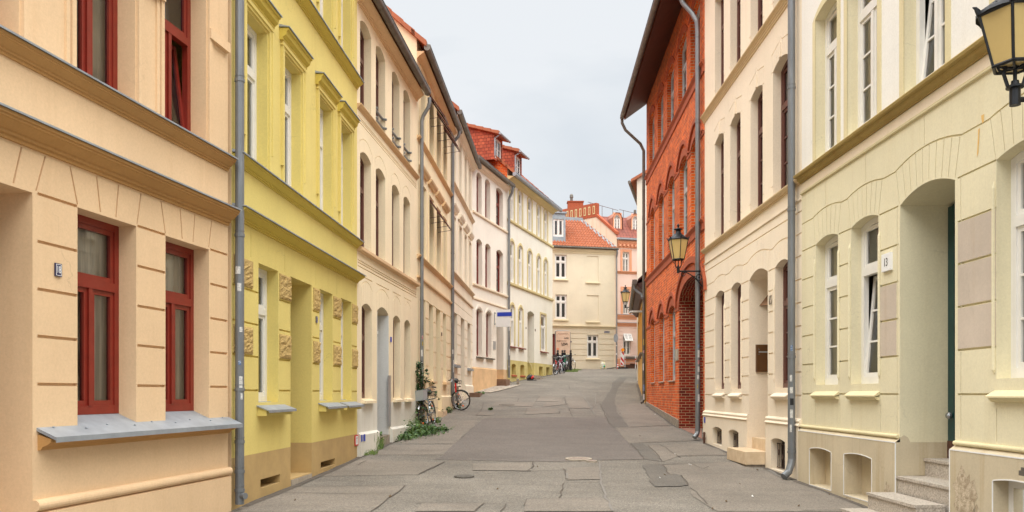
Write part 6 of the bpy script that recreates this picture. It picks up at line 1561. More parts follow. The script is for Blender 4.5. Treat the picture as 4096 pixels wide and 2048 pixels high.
# street lamps
def lamp(loc, wall, arm, s, label, rot, zb=.30, zt=.80):
    t = empty('street_lamp', loc, label, 'street lamp', 'amber lantern lamps on wall brackets', rz=math.atan2(wall[1], wall[0]))
    def hexr(r, z, k, q=0.0): a = math.radians(rot+60*k)-t.rotation_euler.z; return Vector(((r+q)*math.cos(a), (r+q)*math.sin(a), z))*s
    mb = MB(); rb, rt = .155, .255; dz = zt-.80
    for k in range(6): mb.face([hexr(rb, zb, k), hexr(rb, zb, k+1), hexr(rt, zt, k+1), hexr(rt, zt, k)])
    mb.face([hexr(rb, zb, k) for k in range(6)]); mk('lamp_glass', mb, 'lampglass', t); mb = MB(); mb.ball((0, 0, (zb+.2)*s), .05*s, 0, 10, 7, 1.4); mb.tube([(0, 0, zb*s), (0, 0, (zb+.15)*s)], .025*s, 0, 8); mk('bulb', mb, 'bulb', t, True)
    mb = MB()
    for k in range(6):
        mb.tube([hexr(rb, zb, k), hexr(rt, zt, k)], .011*s, 0, 6); mb.tube([hexr(rb, zb, k), hexr(rb, zb, k+1)], .014*s, 0, 6); mb.tube([hexr(rt, zt, k), hexr(rt, zt, k+1)], .016*s, 0, 6)
        mb.tube([hexr(rb, zb, k), Vector((0, 0, zb-.02))*s], .01*s, 0, 5)
        mb.tube([hexr(rt, zt+.01, k), hexr(rt, zt+.035, k, .015), hexr(rt, zt+.055, k, .03), hexr(rt, zt+.062, k, .05)], [.022*s, .018*s, .012*s, .004*s], 0, 6)
        for j in (.2, .35, .5, .65, .8):
            q = hexr(rt, zt+.03, k).lerp(hexr(rt, zt+.03, k+1), j); mb.ball(q, .012*s if j != .5 else .026*s, 0, 6, 4)
    mk('lamp_frame', mb, 'iron', t)
    mb = MB(); P = [(.262, .80), (.262, .825), (.235, .84), (.19, .875), (.13, .92), (.09, .955), (.068, .985), (.066, 1.06)]
    mb.lathe([(r*s, (z+dz)*s) for r, z in P], 18); roof = mk('lamp_roof', mb, 'iron', t, True)
    mb = MB(); mb.lathe([(r*s, (z+dz)*s) for r, z in ((.07, 1.055), (.105, 1.06), (.115, 1.072), (.10, 1.085), (.05, 1.10), (.028, 1.115), (.016, 1.125), (.02, 1.14), (.034, 1.155), (.036, 1.175), (.022, 1.20), (.006, 1.222), (.001, 1.225))], 14); mk('finial', mb, 'iron', roof, True)
    mb = MB(); mb.lathe([(r*s, z*s) for r, z in ((.038, -.045), (.038, .08), (.062, .085), (.062, .10), (.03, .11), (.026, .14))], 12); mb.tube([(0, 0, .12*s), (0, 0, (zb+.01)*s)], .014*s, 0, 8)
    for sg in (-1, 1):
        mb.tube([Vector((sg*.055, 0, .10))*s, Vector((sg*.075, 0, .16))*s, Vector((sg*.085, 0, zb-.06))*s, Vector((sg*.07, 0, zb))*s], .013*s, 0, 6); mb.torus(Vector((sg*.10, 0, .24))*s, .03*s, .009*s, (0, 1, 0), 0, 12, 5)
    mk('stem', mb, 'iron', t)
    mb = MB(); mb.tube([(0, 0, 0), (arm, 0, 0)], .021*s, 0, 8); mb.box(arm-.02, arm, -.05, .05, -.45*s, .12*s)
    a = arm; pts = [Vector((a*.22+(a*.78)*t_, 0, -.02*s-.40*s*(t_**1.7))) for t_ in [i/8 for i in range(9)]]; mb.tube(pts, .014*s, 0, 6)
    mb.torus((a*.2, 0, -.07*s), .05*s, .011*s, (0, 1, 0), 0, 14, 5); mb.torus((a-.10, 0, -.16*s), .075*s, .012*s, (0, 1, 0), 0, 14, 5); mb.ball((a-.10, 0, -.16*s), .024*s, 0, 8, 5); mk('bracket', mb, 'iron', t)
lamp(((4060-CX)*.0021, FP*.0021, EYE+(HZ-398)*.0021), (1, 0), .74, 1.12, 'large amber lantern on the pale green house, nearest of the street lamps', -125, .25, .64)
lamp(((2713-CX)*.0064, FP*.0064, EYE+(HZ-1085)*.0064), (1, -.03), .63, 1.0, 'amber lantern on a scrolled bracket at the brick building carriage arch', -86)
lamp(((2501.5-CX)*.0137, FP*.0137, EYE+(HZ-1229)*.0137), (1, .02), .78, 1.0, 'small distant amber lantern in front of the pink house', -88)

# bicycles
def bike(name, loc, head, lean, steer, label, col, colf='chrome', basket=None, rearb=False, group=None, bars='sweep', seat=None, guard='chrome', detail=True, sc_=1.0, head_col=None):
    t = empty(name, loc, label, 'bicycle', group, rz=math.radians(head)); t.rotation_euler = (math.radians(lean), 0, math.radians(head)); t.scale = (sc_,)*3
    R = .335; wb = 1.05; st = Matrix.Rotation(math.radians(steer), 4, 'Z'); piv = Vector((.90, 0, 0))
    def T(p): return st @ (Vector(p)-piv)+piv
    def wheel(c, tr, ax):
        mb = MB(); n = 30
        mb.torus(tr(c), R-.035, .011, ax, 0, n, 6); mb.tube([tr((c[0], -.05, c[2])), tr((c[0], .05, c[2]))], .018, 0, 8)
        if detail:
            for k in range(24):
                a = 2*math.pi*k/24; mb.tube([tr((c[0], .03*(-1)**k, c[2])), tr((c[0]+(R-.04)*math.cos(a), 0, c[2]+(R-.04)*math.sin(a)))], .0022, 0, 3, False)
        w = mk('wheel', mb, 'chrome', t); m2 = MB(); m2.torus(tr(c), R-.015, .019, ax, 0, n+6, 7); mk('tyre', m2, 'tyre', w, True)
        if detail:
            m3 = MB(); 
            for k in (0, 1): a = 1.9+math.pi*k; q = tr((c[0]+.2*math.cos(a), 0, c[2]+.2*math.sin(a))); m3.ball(q, .03, 0, 8, 4)
            mk('reflector', m3, 'orangeref', w)
        return w
    I = lambda p: Vector(p)
    wheel((0, 0, R), I, (0, 1, 0)); wheel((wb, 0, R), T, tuple(st @ Vector((0, 1, 0))))
    mb = MB(); bb = (.43, 0, .29)
    mb.tube([bb, (.30, 0, .80)], .017, 0, 8); mb.tube([bb, (.62, 0, .40), (.905, 0, .66)], .019, 0, 8); mb.tube([(.34, 0, .60), (.62, 0, .66), (.885, 0, .80)], .016, 0, 8)
    if head_col: hm = MB(); hm.tube([(.918, 0, .60), (.865, 0, .90)], .026, 0, 8); mk('head_tube', hm, head_col, t)
    else: mb.tube([(.918, 0, .62), (.87, 0, .88)], .021, 0, 8)
    for y in (-.055, .055): mb.tube([(0, y, R), (.43, y*.5, .29)], .011, 0, 6); mb.tube([(0, y, R), (.32, y*.3, .72)], .010, 0, 6)
    mk('frame', mb, col, t)
    mb = MB()
    for y in (-.055, .055): mb.tube([T((wb, y, R)), T((wb-.05, y, R+.16)), T((.945, y, .60))], .013, 0, 6)
    mb.tube([T((.945, -.06, .60)), T((.945, .06, .60))], .015, 0, 6); mb.tube([T((.87, 0, .88)), T((.855, 0, 1.02))], .013, 0, 6); mk('fork', mb, colf, t)
    mb = MB()
    if bars == 'sweep': P = [(.60, .30, 1.06), (.76, .25, 1.10), (.86, .12, 1.06), (.875, 0, 1.02), (.86, -.12, 1.06), (.76, -.25, 1.10), (.60, -.30, 1.06)]
    else: P = [(.80, .31, 1.02), (.86, .15, 1.04), (.875, 0, 1.01), (.86, -.15, 1.04), (.80, -.31, 1.02)]
    mb.tube([T(p) for p in P], .012, 0, 7); hb = mk('handlebar', mb, 'chrome', t)
    for a, b in ((P[0], P[1]), (P[-1], P[-2])):
        mb = MB(); a, b = Vector(a), Vector(b); mb.tube([T(a), T(a+(b-a)*.75)], .018, 0, 8); mk('grip', mb, 'blackpl', hb)
        if detail: mb = MB(); mb.tube([T(a+(b-a)*.9), T(a+(b-a)*.5+Vector((.05, 0, -.05))), T(a+Vector((.06, 0, -.06)))], .006, 0, 5); mk('brake_lever', mb, 'chrome', hb)
    mb = MB(); mb.tube([(.30, 0, .80), (.27, 0, .90)], .013, 0, 6); mk('seat_post', mb, 'chrome', t)
    mb = MB(); mb.hexa([(.10, -.10, .91), (.30, -.05, .92), (.42, -.02, .93), (.10, -.09, .96), (.10, .10, .91), (.30, .05, .92), (.42, .02, .93), (.10, .09, .96)])
    mb.tube([(.08, 0, .94), (.16, 0, .945), (.28, 0, .945), (.42, 0, .945)], [.09, .095, .055, .025], 0, 8); mk('saddle', mb, seat or 'blackpl', t, True)
    for c, tr, lo, hi in (((0, 0, R), I, 20, 190), ((wb, 0, R), T, 35, 165)):
        mb = MB(); n = 14; rr = R+.022
        for i in range(n):
            a, b = math.radians(lo+(hi-lo)*i/n), math.radians(lo+(hi-lo)*(i+1)/n)
            for y0, y1, r0, r1 in ((-.028, 0, rr-.012, rr), (0, .028, rr, rr-.012)):
                mb.face([tr((c[0]+r0*math.cos(a), y0, c[2]+r0*math.sin(a))), tr((c[0]+r0*math.cos(b), y0, c[2]+r0*math.sin(b))), tr((c[0]+r1*math.cos(b), y1, c[2]+r1*math.sin(b))), tr((c[0]+r1*math.cos(a), y1, c[2]+r1*math.sin(a)))])
        mk('mudguard', mb, guard, t)
    mb = MB(); mb.torus((.43, .05, .29), .085, .007, (0, 1, 0), 0, 18, 5); mb.tube([(.43, .07, .29), (.50, .075, .14)], .010, 0, 6); mb.tube([(.43, -.07, .29), (.36, -.075, .44)], .010, 0, 6); ck = mk('crank', mb, 'chrome', t)
    for x, y, z in ((.50, .12, .14), (.36, -.12, .44)): mb = MB(); mb.box(x-.045, x+.045, y-.045, y+.045, z-.012, z+.012); mk('pedal', mb, 'blackpl', ck)
    mb = MB()
    for y in (-.06, .06): mb.tube([(-.20, y, .72), (.24, y, .72)], .007, 0, 5); mb.tube([(0, y, R), (-.05, y, .72)], .006, 0, 5)
    for x in (-.2, -.1, 0, .1): mb.tube([(x, -.06, .72), (x, .06, .72)], .006, 0, 5)
    mk('luggage_rack', mb, 'chrome', t)
    mb = MB(); mb.tube([(.02, -.04, .05), (.05, -.12, -.0)], .008, 0, 5) if False else mb.tube([(.02, -.05, R), (.06, -.16, .02)], .009, 0, 5); mk('kickstand', mb, 'chrome', t)
    mb = MB(); mb.tube([T((.93, 0, .74)), T((.99, 0, .74))], [.02, .04], 0, 10); mk('headlight', mb, 'chrome', t)
    def wire(tr, x0, x1, y, z0, z1, mat, solid):
        mb = MB(); k = .82; xm = (x0+x1)/2
        def C(x, yy, z): g = k+(1-k)*(z-z0)/(z1-z0); return tr((xm+(x-xm)*g, yy*g, z))
        cs = ((x0, -y), (x1, -y), (x1, y), (x0, y))
        if solid:
            for i in range(4): a, b = cs[i], cs[(i+1) % 4]; mb.face([C(*a, z0), C(*b, z0), C(*b, z1), C(*a, z1)])
            mb.face([C(*a, z0) for a in cs])
        for z in ((z0, z1) if solid else (z0, z0+(z1-z0)*.5, z1)):
            for i in range(4): mb.tube([C(*cs[i], z), C(*cs[(i+1) % 4], z)], .006, 0, 5)
        if not solid:
            for i in range(4):
                a, b = Vector(cs[i]), Vector(cs[(i+1) % 4])
                for j in range(6): q = a+(b-a)*j/6; mb.tube([C(q.x, q.y, z0), C(q.x, q.y, z1)], .004, 0, 4)
            for j in range(5): q = x0+(x1-x0)*j/4; mb.tube([C(q, -y, z0), C(q, y, z0)], .004, 0, 4)
        mk('basket', mb, mat, t)
    if basket: wire(T, .95, 1.25, .19, .78, 1.05, 'basketgrey', True)
    if rearb: wire(I, -.24, .16, .17, .73, .93, 'blackpl', False)
    return t
def gp(x, y): p = gpx(x, y); return Vector((p[0], p[1], gground(*p)))
p = gp(1704, 1712); h = -97
def back(p, h, dist): q = p-Vector((math.cos(math.radians(h)), math.sin(math.radians(h)), 0))*dist; q.z = gground(q.x, q.y); return q
def place(p, h, lean, steer, **k):
    q = back(p, h, 1.0); t = bike('bicycle', q, h, lean, steer, **k)
    dz = (p.z-q.z); t.rotation_euler = (math.radians(lean), -math.atan2(dz, 1.05), math.radians(h)); return t
place(p, h, 7, -10, label='silver bicycle with a pale front basket standing among the ivy', col='chrome', basket=True, rearb=True)
p = gp(1829, 1643); place(p, -88, 4, 70, sc_=1.07, label='silver and red bicycle with a wire rear basket by the second downpipe', col='chrome', head_col='redpaint', rearb=True, bars='flat', guard='blackpl')
BG = 'bicycles parked at the dark fence'
for x, y, h, ln, stv, lb, c, st2, sv in ((2224, 1500, -98, 3, -16, 'silver bicycle with raised bars, leftmost at the dark fence', 'redpaint', 'sweep', None), (2241, 1496, -94, -3, -6, 'black bicycle with a white fork, second from left at the dark fence', 'blackpl', 'flat', None),
      (2251, 1493, -82, 4, 14, 'pink bicycle at the dark fence', 'pinkpaint', 'flat', None), (2261, 1487, -84, -4, 6, 'green bicycle with a mint saddle at the dark fence', 'greenpaint', 'flat', 'greenpaint'),
      (2294, 1479, -62, 4, -8, 'white bicycle standing apart on the grass right of the dark fence', 'white', 'flat', None)):
    place(gp(x, y), h, ln, stv, label=lb, col=c, colf='white' if c == 'blackpl' else 'chrome', bars=st2, seat=sv, group=BG, detail=False)
# dark fence and plywood board behind the bicycles
def atu(x, u): return Vector(((x-CX)*u, FP*u))
fe = empty('fence', (*atu(2255, .0163), gz(*atu(2255, .0163))), 'dark slatted fence with ball topped posts behind the parked bicycles', 'fence', offset=True)
xs = [(2212, .0158), (2231, .0163), (2250, .0164), (2259, .0165), (2283, .0166)]
for x, u in xs[1:]:
    q = atu(x, u); z = gground(q.x, q.y); mb = MB(); mb.box(q.x-.07, q.x+.07, q.y-.07, q.y+.07, z-.3, EYE+(HZ-1410)*u); o = mk('post', mb, 'iron', fe)
    mb = MB(); mb.lathe([(.03, 0), (.03, .05), (.07, .06), (.075, .11), (.05, .15), (.001, .16)], 8, 0, (q.x, q.y, EYE+(HZ-1410)*u)); mk('post_cap', mb, 'iron', o)
for (xa, ua), (xb, ub) in zip(xs, xs[1:]):
    a, b = atu(xa, ua), atu(xb, ub); mb = MB(); n = 7; zt = EYE+(HZ-1418)*ua
    for i in range(n):
        p, q = a+(b-a)*(i+.08)/n, a+(b-a)*(i+.92)/n; z = gground(p.x, p.y); mb.hexa([(p.x, p.y, z), (q.x, q.y, z), (q.x, q.y, zt), (p.x, p.y, zt), (p.x, p.y+.03, z), (q.x, q.y+.03, z), (q.x, q.y+.03, zt), (p.x, p.y+.03, zt)])
    mk('slat_panel', mb, 'blackpl', fe)
a, b = atu(2221.5, .0167), atu(2280.5, .0168); zt, zl = EYE+(HZ-1323)*.0167, EYE+(HZ-1414)*.0167; z0 = gz(a.x, a.y)
bo = empty('notice_board', (*((a+b)/2), z0), 'plywood notice board with graffiti in a rounded metal frame', 'notice board', offset=True)
mb = MB(); r = .13; pts = [(a.x, z0), (a.x, zt-r)]+[(a.x+r-r*math.cos(t), zt-r+r*math.sin(t)) for t in [math.pi/2*i/5 for i in range(1, 6)]]+[(b.x-r+r*math.sin(t), zt-r+r*math.cos(t)) for t in [math.pi/2*i/5 for i in range(0, 6)]]+[(b.x, z0)]
mb.tube([(x, a.y+(b.y-a.y)*(x-a.x)/(b.x-a.x), z) for x, z in pts], .035, 0, 8); mk('frame', mb, 'pipeclean', bo)
mb = MB(); mb.box(a.x+.02, b.x-.02, a.y-.012, a.y+.012, zl, zt-.02); bd = mk('board', mb, 'ply', bo)
def scrawl(pts, w, mat):
    mb = MB(); kx, kz = (b.x-a.x)/(60*6.13), -(zt-zl)/((1414-1323)*6.13)
    mb.tube([(a.x+(x-132)*kx, a.y-.016, zt+(y-80)*kz) for x, y in pts], w, 0, 4); mk('graffiti', mb, mat, bd)
rr = random.Random(3)
def loopy(x0, x1, y, h, n): return [(x0+(x1-x0)*i/n+h*.5*math.sin(i*2.3), y+h*math.cos(i*1.7)+rr.uniform(-3, 3)) for i in range(n+1)]
scrawl(loopy(275, 430, 405, 34, 26), .010, 'graff'); scrawl(loopy(345, 455, 262, 24, 18), .008, 'graff'); scrawl(loopy(175, 240, 330, 22, 10), .007, 'graff'); scrawl(loopy(285, 355, 445, 8, 12), .007, 'graff'); scrawl(loopy(190, 440, 155, 22, 26), .009, 'graffpale'); scrawl(loopy(230, 400, 330, 24, 18), .008, 'graffpale')
textobj('graffiti', 'BE', .17, (a.x+(195-132)/(60*6.13)*(b.x-a.x), a.y-.014, zt-(528-80)/((1414-1323)*6.13)*(zt-zl)), (1, 0, 0), (0, -1, 0), 'graffor', bd)
# road works in front of the pink house
u = .0176; q = atu(2490, u); z = gz(q.x, q.y)
bc = empty('warning_beacon', (q.x, q.y, z), 'red and white striped road works beacon with an amber lamp', 'beacon')
mb = MB(); tl = -.03
def Bq(x, zz, y=0): return (x+tl*(1-zz)*1.0, y, .18+zz)
mb.hexa([Bq(-.13, .08), Bq(.13, .08), Bq(.13, 1.0), Bq(-.13, 1.0), Bq(-.13, .08, .04), Bq(.13, .08, .04), Bq(.13, 1.0, .04), Bq(-.13, 1.0, .04)]); mb.hexa([Bq(-.13, .08), Bq(-.01, -.0), Bq(.01, -.0), Bq(.13, .08), Bq(-.13, .08, .04), Bq(-.01, 0, .04), Bq(.01, 0, .04), Bq(.13, .08, .04)])
pn = mk('panel', mb, 'white', bc); mb = MB()
for P in ([(-.07, .97), (.11, .97), (.11, .76)], [(-.11, .70), (.11, .42), (.11, .22), (-.11, .50)], [(-.11, .32), (.09, .10), (-.11, .10)]):
    A = [Bq(x, zz, -.004) for x, zz in P]; Bb = [Bq(x, zz, -.001) for x, zz in P]; mb.face(A); mb.face(Bb)
    for i in range(len(A)): mb.face([A[i], A[(i+1) % len(A)], Bb[(i+1) % len(A)], Bb[i]])
mk('stripe', mb, 'redpaint', pn)
mb = MB(); mb.box(-.06, .06, -.02, .06, 1.18, 1.25); mb.tube([(.02, -.07, 1.33), (.02, .07, 1.33)], .115, 0, 16); mk('warning_lamp', mb, 'amber', bc); mb = MB(); mb.box(-.35, .35, -.2, .2, -.02, .10); mb.tube([(-.03, .06, 0), (-.03, .06, .3)], .025, 0, 6); mk('base', mb, 'blackpl', bc)
q = atu(2523, .0178); z = gz(q.x, q.y)
br = empty('barrier_fence', (q.x, q.y, z), 'thin metal barrier with red and white legs beside the beacon', 'barrier')
mb = MB(); mb.tube([(-.42, 0, .9), (.45, 0, .9)], .018, 0, 6); mb.tube([(-.42, 0, .42), (.45, 0, .42)], .015, 0, 6); mk('rail', mb, 'chrome', br)
for x in (-.42, .32, .45):
    mb = MB(); mb.tube([(x, -.02, 0), (x+.03, 0, .5), (x, 0, .9)], .022, 0, 6); o = mk('leg', mb, 'white', br); mb = MB()
    for zz in (.3, .6): mb.tube([(x+.02, 0, zz), (x+.02, 0, zz+.12)], .026, 0, 6)
    mk('red_sleeve', mb, 'redpaint', o)
q = atu(2522, .0179); z = gz(q.x, q.y); tb = empty('trench_board', (q.x, q.y, z), 'low dark brown boards covering the road works trench', 'boards')
mb = MB(); mb.box(-.43, .5, -.05, .0, -.1, .28); mb.box(-.43, .5, .02, .6, -.1, .30); mb.box(0, .35, -.1, .5, .30, .37); mk('board', mb, 'rust', tb)
for i, (dy, lb) in enumerate(((0, 'upper dark hose lying along the cream house wall'), (7, 'lower dark hose lying along the cream house wall'))):
    P = [gp(2428+i*8, 1478.5), gp(2450, 1478)]; mb = MB(); a0 = Vector((*atu(2427+i*3, .0174), 0)); a1 = Vector((*atu(2482, .0177), 0)); pts = []
    for k in range(7): v = a0.lerp(a1, k/6); v.z = gz(v.x, v.y)+.03+(.12-.09*i)*k/6; pts.append(v)
    mb.tube(pts, .022, 0, 6); o = mk('hose', mb, 'blackpl'); tag(o, lb, 'hose', 'hoses by the road works')
q = atu(2412, .0173); z = gz(q.x, q.y); sk = empty('refuse_sack', (q.x, q.y, z), 'patterned see through refuse sack leaning on the cream wall', 'sack')
mb = MB(); rr = random.Random(5); n = 14; prof_ = [(.10, 0), (.17, .05), (.18, .2), (.17, .36), (.13, .46), (.08, .5), (.001, .5)]; mb.lathe(prof_, n); mb.v = [(x*(1+rr.uniform(-.12, .12)), y*.7*(1+rr.uniform(-.12, .12)), zz*(1+rr.uniform(-.05, .05))) for x, y, zz in mb.v]; mk('sack_body', mb, 'bag', sk); mb = MB(); mb.ball((.08, -.10, .2), .07, 0, 8, 5); mk('green_bottle', mb, 'greenpaint', sk)
q = atu(2466, .0172); z = gz(q.x, q.y); ts = empty('traffic_sign', (q.x, q.y, z), 'grey traffic sign on a pole seen almost edge on beside the downpipe', 'traffic sign')
mb = MB(); mb.tube([(0, 0, -.1), (0, 0, 2.45)], .03, 0, 8); mk('pole', mb, 'pipeclean', ts); mb = MB(); mb.tube([(-.035, .0, 2.15), (-.055, -.008, 2.15)], .30, 0, 20); o = mk('sign_plate', mb, 'zinc', ts)
mb = MB(); mb.box(-.04, .04, -.03, .03, 1.0, 1.1); mb.box(-.04, .04, -.03, .03, 1.6, 1.66); mk('sticker', mb, 'white', ts)
q = atu(2471, .0176); z = gz(q.x, q.y); tc = empty('traffic_cone', (q.x, q.y, z), 'small red and white traffic cone behind the beacon', 'traffic cone')
mb = MB(); mb.lathe([(.09, .02), (.02, .42), (.001, .42)], 10); mb.box(-.12, .12, -.12, .12, 0, .03); o = mk('cone_body', mb, 'redpaint', tc); mb = MB(); mb.lathe([(.079, .10), (.065, .18)], 10); mb.lathe([(.052, .25), (.04, .32)], 10); mk('white_ring', mb, 'white', o)
# stone post, bag on the step, iron stump, kerb stone
p = gp(2071, 1538); t = empty('stone_bollard', p, 'short rough stone post beside the downpipe foot', 'bollard'); mb = MB(); mb.hexa([(-.07, -.07, -.1), (.07, -.07, -.1), (.06, -.06, .27), (-.06, -.06, .27), (-.07, .07, -.1), (.07, .07, -.1), (.06, .06, .27), (-.06, .06, .27)]); mb.lathe([(.06, 0), (.03, .03), (.001, .035)], 8, 0, (0, 0, .27)); mk('post', mb, 'greystone', t)
p = gp(2120, 1522); t = empty('rucksack', p, 'black and red rucksack lying by the ivory house step', 'bag', rz=.3); mb = MB(); mb.tube([(-.17, 0, .10), (-.05, 0, .17), (.10, 0, .17), (.2, 0, .08)], [.07, .15, .14, .05], 0, 10); b_ = mk('bag_body', mb, 'blackpl', t, True)
mb = MB(); mb.tube([(.03, -.12, .10), (.11, -.12, .18), (.14, -.09, .25)], [.05, .07, .03], 0, 8); mk('pocket', mb, 'redpaint', b_); mb = MB(); mb.tube([(-.2, -.1, .02), (0, -.18, .025), (.25, -.1, .02), (.36, 0, .02)], .02, 0, 6); mk('strap', mb, 'blackpl', b_); mb = MB(); mb.tube([(-.05, 0, .31), (.02, 0, .37), (.09, 0, .31)], .012, 0, 6); mk('handle', mb, 'blackpl', b_)
p = fM.W(fM.S(2833), .10, 0); z = gz(p.x, p.y); t = empty('iron_stump', (p.x, p.y, z), 'short rusty iron post stump at the foot of the vanilla house', 'post'); mb = MB(); mb.lathe([(.03, -.05), (.03, .10), (.04, .11), (.035, .16), (.028, .17), (.028, .24), (.036, .25), (.02, .29), (.001, .295)], 8); mk('stump', mb, 'rust', t)
# bin lid cut by the right edge of the picture
u = .0022; q = Vector(((4222-CX)*u, FP*u)); z = gz(q.x, q.y)
t = empty('wheelie_bin', (q.x, q.y, z), 'grey wheeled bin with a yellow topped lid at the right edge of the picture', 'bin')
zt = EYE+(HZ-1893)*u-z; k = .165; mb = MB(); mb.hexa([(-k*.75, -.16, .05), (k, -.16, .05), (k*1.05, -.19, zt-.04), (-k*.85, -.19, zt-.04), (-k*.75, .14, .05), (k, .14, .05), (k*1.05, .18, zt-.04), (-k*.85, .18, zt-.04)]); mk('bin_body', mb, 'iron', t)
mb = MB(); mb.box(-k*1.15, k*1.2, -.23, .22, zt-.04, zt+.005); mb.box(-k*1.10, k*1.1, -.20, .2, zt+.005, zt+.035); ld = mk('lid', mb, 'zincdark', t); mb = MB(); mb.tube([(-k*.78, -.2, zt+.07), (k*.8, -.2, zt+.07)], .02, 0, 8); mb.box(-k*.82, -k*.55, -.21, -.1, zt+.035, zt+.06); mk('lid_handle', mb, 'yellowpl', ld)
mb = MB(); mb.tube([(k*.6, .16, .06), (k*.8, .16, .06)], .07, 0, 12); mk('wheel', mb, 'tyre', t)

# ------------------------------------------------------------------ plants
rp_ = random.Random(11)
def leaf(mb, p, size, up=.3, m=0):
    d = Vector((rp_.uniform(-1, 1), rp_.uniform(-1, 1), rp_.uniform(-.7, .6)+up)).normalized(); x = d.cross(Vector((rp_.uniform(-.4, .4), rp_.uniform(-.4, .4), 1)))
    if x.length < .1: x = Vector((1, 0, 0))
    x.normalize(); n = d.cross(x); w = size*rp_.uniform(.38, .6); f = n*size*.14; p = Vector(p)
    a, b, c, e, g_ = p, p+d*size*.45+x*w+f, p+d*size, p+d*size*.45-x*w+f, p+d*size*.4
    mb.face([a, b, c, g_], m); mb.face([a, g_, c, e], m)
def plantobj(name, label, loc): return empty(name, loc, label, 'plant', offset=True)
c0 = fC.W(fC.S(1668), .12, 0); gz0 = gz(c0.x, c0.y)
iv = plantobj('ivy', 'dark ivy climbing the downpipe between the apricot and sand houses', (c0.x, c0.y, gz0)); mb, sb = MB(), MB(); zt = EYE+.85
for k in range(5):
    pts = []; ph = rp_.uniform(0, 6)
    for i in range(14): t = i/13; pts.append((c0.x+.09*math.sin(ph+5*t)+.02*k-.05, c0.y+.05*math.cos(ph+4*t)-.04, gz0+(zt-gz0)*t*(1-.1*k)))
    sb.tube(pts, .007, 0, 4)
for i in range(620):
    t = rp_.random()**.9; z = gz0+(zt-gz0)*t; w = .17*(1-t)**.8+.05+.06*max(0, math.sin(t*9))
    leaf(mb, (c0.x+rp_.gauss(0, w*.5)-.05, c0.y+rp_.gauss(0, w*.7), z), rp_.uniform(.05, .095), .0)
for (dx, dy, z1, n) in ((.30, .5, EYE+.28, 40), (.42, .9, EYE-.05, 26), (.2, .2, EYE+.55, 16), (.55, 1.0, EYE-.45, 12)):   # loose tendrils
    pts = []
    for i in range(9): t = i/8; pts.append((c0.x+dx*t, c0.y+dy*t-.05, z1+.12*math.sin(math.pi*t)-.10*t))
    sb.tube(pts, .004, 0, 3)
    for i in range(n): t = rp_.random(); q = pts[min(8, int(t*9))]; leaf(mb, (q[0]+rp_.gauss(0, .025), q[1]+rp_.gauss(0, .03), q[2]+rp_.gauss(0, .03)), rp_.uniform(.05, .10), .1)
mk('foliage', mb, 'leafdark', iv); mk('stem', sb, 'cutstem', iv)
c1 = gp(1640, 1745); wd = plantobj('weed_patch', 'low green weeds spreading over the pavement below the ivy', c1); mb, sb = MB(), MB(); n = 0
spots = [gp(x, y) for x, y in ((1590, 1762), (1610, 1752), (1632, 1742), (1650, 1728), (1665, 1716), (1684, 1712), (1640, 1754), (1670, 1735), (1700, 1726), (1725, 1727), (1748, 1724), (1764, 1722), (1640, 1712), (1690, 1742), (1720, 1738))]
hts = (.12, .16, .36, .42, .22, .12, .10, .18, .14, .14, .14, .10, .50, .08, .10)
for s_, h_ in zip(spots, hts):
    for i in range(int(60+h_*220)):
        x, y = s_.x+rp_.gauss(0, .13), s_.y+rp_.gauss(0, .27); z = gground(x, y)+abs(rp_.gauss(0, h_*.55))*(.4+.6*rp_.random())+.01
        leaf(mb, (x, y, z), rp_.uniform(.045, .10), .25, 0 if rp_.random() < .7 else 1)
    for i in range(int(10+h_*40)):
        x, y = s_.x+rp_.gauss(0, .14), s_.y+rp_.gauss(0, .25); z = gground(x, y); sb.tube([(x, y, z-.02), (x+rp_.gauss(0, .05), y+rp_.gauss(0, .05), z+h_*.6), (x+rp_.gauss(0, .12), y+rp_.gauss(0, .1), z+h_*rp_.uniform(.8, 1.3))], [.004, .003, .001], 0, 3)
mk('foliage', mb, ['leaf', 'leafdark'], wd); mk('stem', sb, 'grassy', wd)
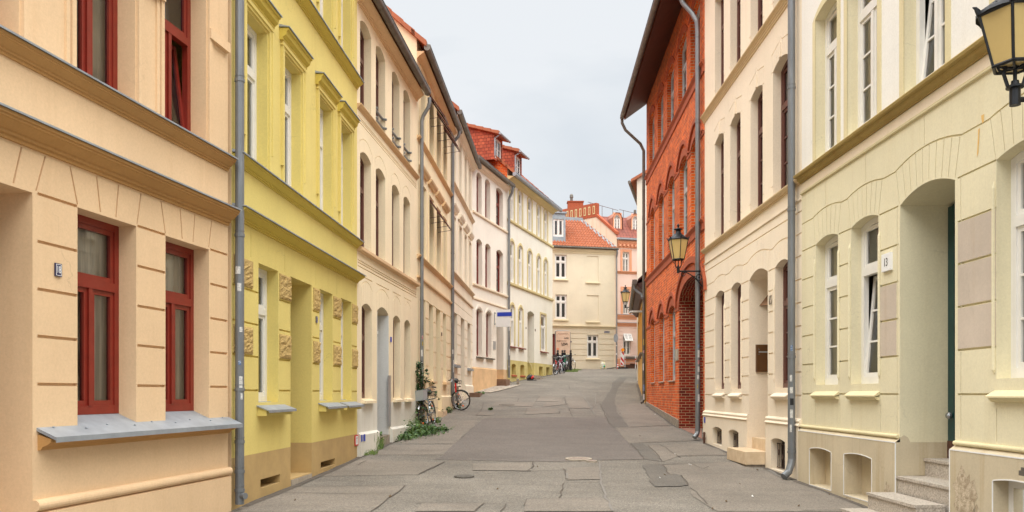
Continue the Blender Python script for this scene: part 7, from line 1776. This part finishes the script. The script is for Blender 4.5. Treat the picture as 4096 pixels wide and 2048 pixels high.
def tuft(x, y, r, h, label, nb=60, nl=20, mat='grassy', p=None):
    p = p or gp(x, y); t = plantobj('grass_tuft' if nl < 15 else 'weed', label, p); mb = MB()
    for i in range(nb):
        a = rp_.uniform(0, 6.28); q = rp_.random()**.5*r; bx, by = p.x+q*math.cos(a), p.y+q*math.sin(a)*1.6; z = gground(bx, by); l = h*rp_.uniform(.5, 1.1); dx, dy = rp_.gauss(0, .4)*l, rp_.gauss(0, .4)*l
        mb.face([(bx-.006, by, z-.01), (bx+.006, by, z-.01), (bx+dx*.5+.004, by+dy*.5, z+l*.65), (bx+dx*.5-.004, by+dy*.5, z+l*.65)]); mb.face([(bx+dx*.5-.004, by+dy*.5, z+l*.65), (bx+dx*.5+.004, by+dy*.5, z+l*.65), (bx+dx, by+dy, z+l)])
    mk('blades', mb, mat, t)
    if nl >= 15:
        mb = MB()
        for i in range(nl*4): a = rp_.uniform(0, 6.28); q = rp_.random()**.5*r; x2, y2 = p.x+q*math.cos(a), p.y+1.4*q*math.sin(a); leaf(mb, (x2, y2, gground(x2, y2)+rp_.uniform(0, h)), rp_.uniform(.05, .09), .3)
        mk('foliage', mb, 'leaf', t)
tuft(1479, 1818, .16, .12, 'small bright grass tuft at the corner of the grey white base', 90, 0)
tuft(1504, 1797, .16, .38, 'thin grey green weed left of the apricot house step', 60, 16)
tuft(1783, 1651, .20, .22, 'leafy green weed at the foot of the sand house step', 30, 34)
tuft(1830, 1633, .14, .16, 'small weed behind the red bicycle wheel', 20, 20)
tuft(1924, 1576, .16, .08, 'small green weed at the edge of the cobbles', 40, 16)
tuft(2285, 1487, .45, .14, 'grass clump under the white bicycle', 260, 0); tuft(2305, 1481, .35, .12, 'grass clump right of the white bicycle', 200, 0); tuft(1962, 1640, .06, .05, 'tiny weed in the drain joint of the road', 20, 15)
tuft(1745, 1690, .12, .14, 'sparse weed at the kerb between the two bicycles', 40, 15)
mb = MB()   # scattered leaf litter and cigarette ends
for x, y in ((3030, 1883), (2560, 1746), (2790, 1725), (2760, 1862), (2640, 1915), (2660, 1903), (2960, 1940), (2700, 1820), (3010, 1990), (2850, 2040), (2620, 1660), (2480, 1655), (3195, 2028), (2905, 2010), (3317, 1982), (1990, 1960), (2150, 1870), (1300, 1870), (1180, 2005), (1560, 1990)):
    q = gp(x, y); s_ = rp_.uniform(.012, .03); a = rp_.uniform(0, 3); dx, dy = s_*math.cos(a), s_*math.sin(a)*1.5
    mb.hexa([(q.x-dx, q.y-dy, q.z+.012), (q.x+dy*.5, q.y-dx*.5, q.z+.012), (q.x+dx, q.y+dy, q.z+.03), (q.x-dy*.5, q.y+dx*.5, q.z+.02), (q.x-dx, q.y-dy, q.z+.018), (q.x+dy*.5, q.y-dx*.5, q.z+.018), (q.x+dx, q.y+dy, q.z+.036), (q.x-dy*.5, q.y+dx*.5, q.z+.026)], rp_.choice((0, 0, 1)))
o = mk('litter', mb, ['cutstem', 'white']); tag(o, 'scattered leaf crumbs and paper scraps on the pavement', 'litter', kind='stuff')
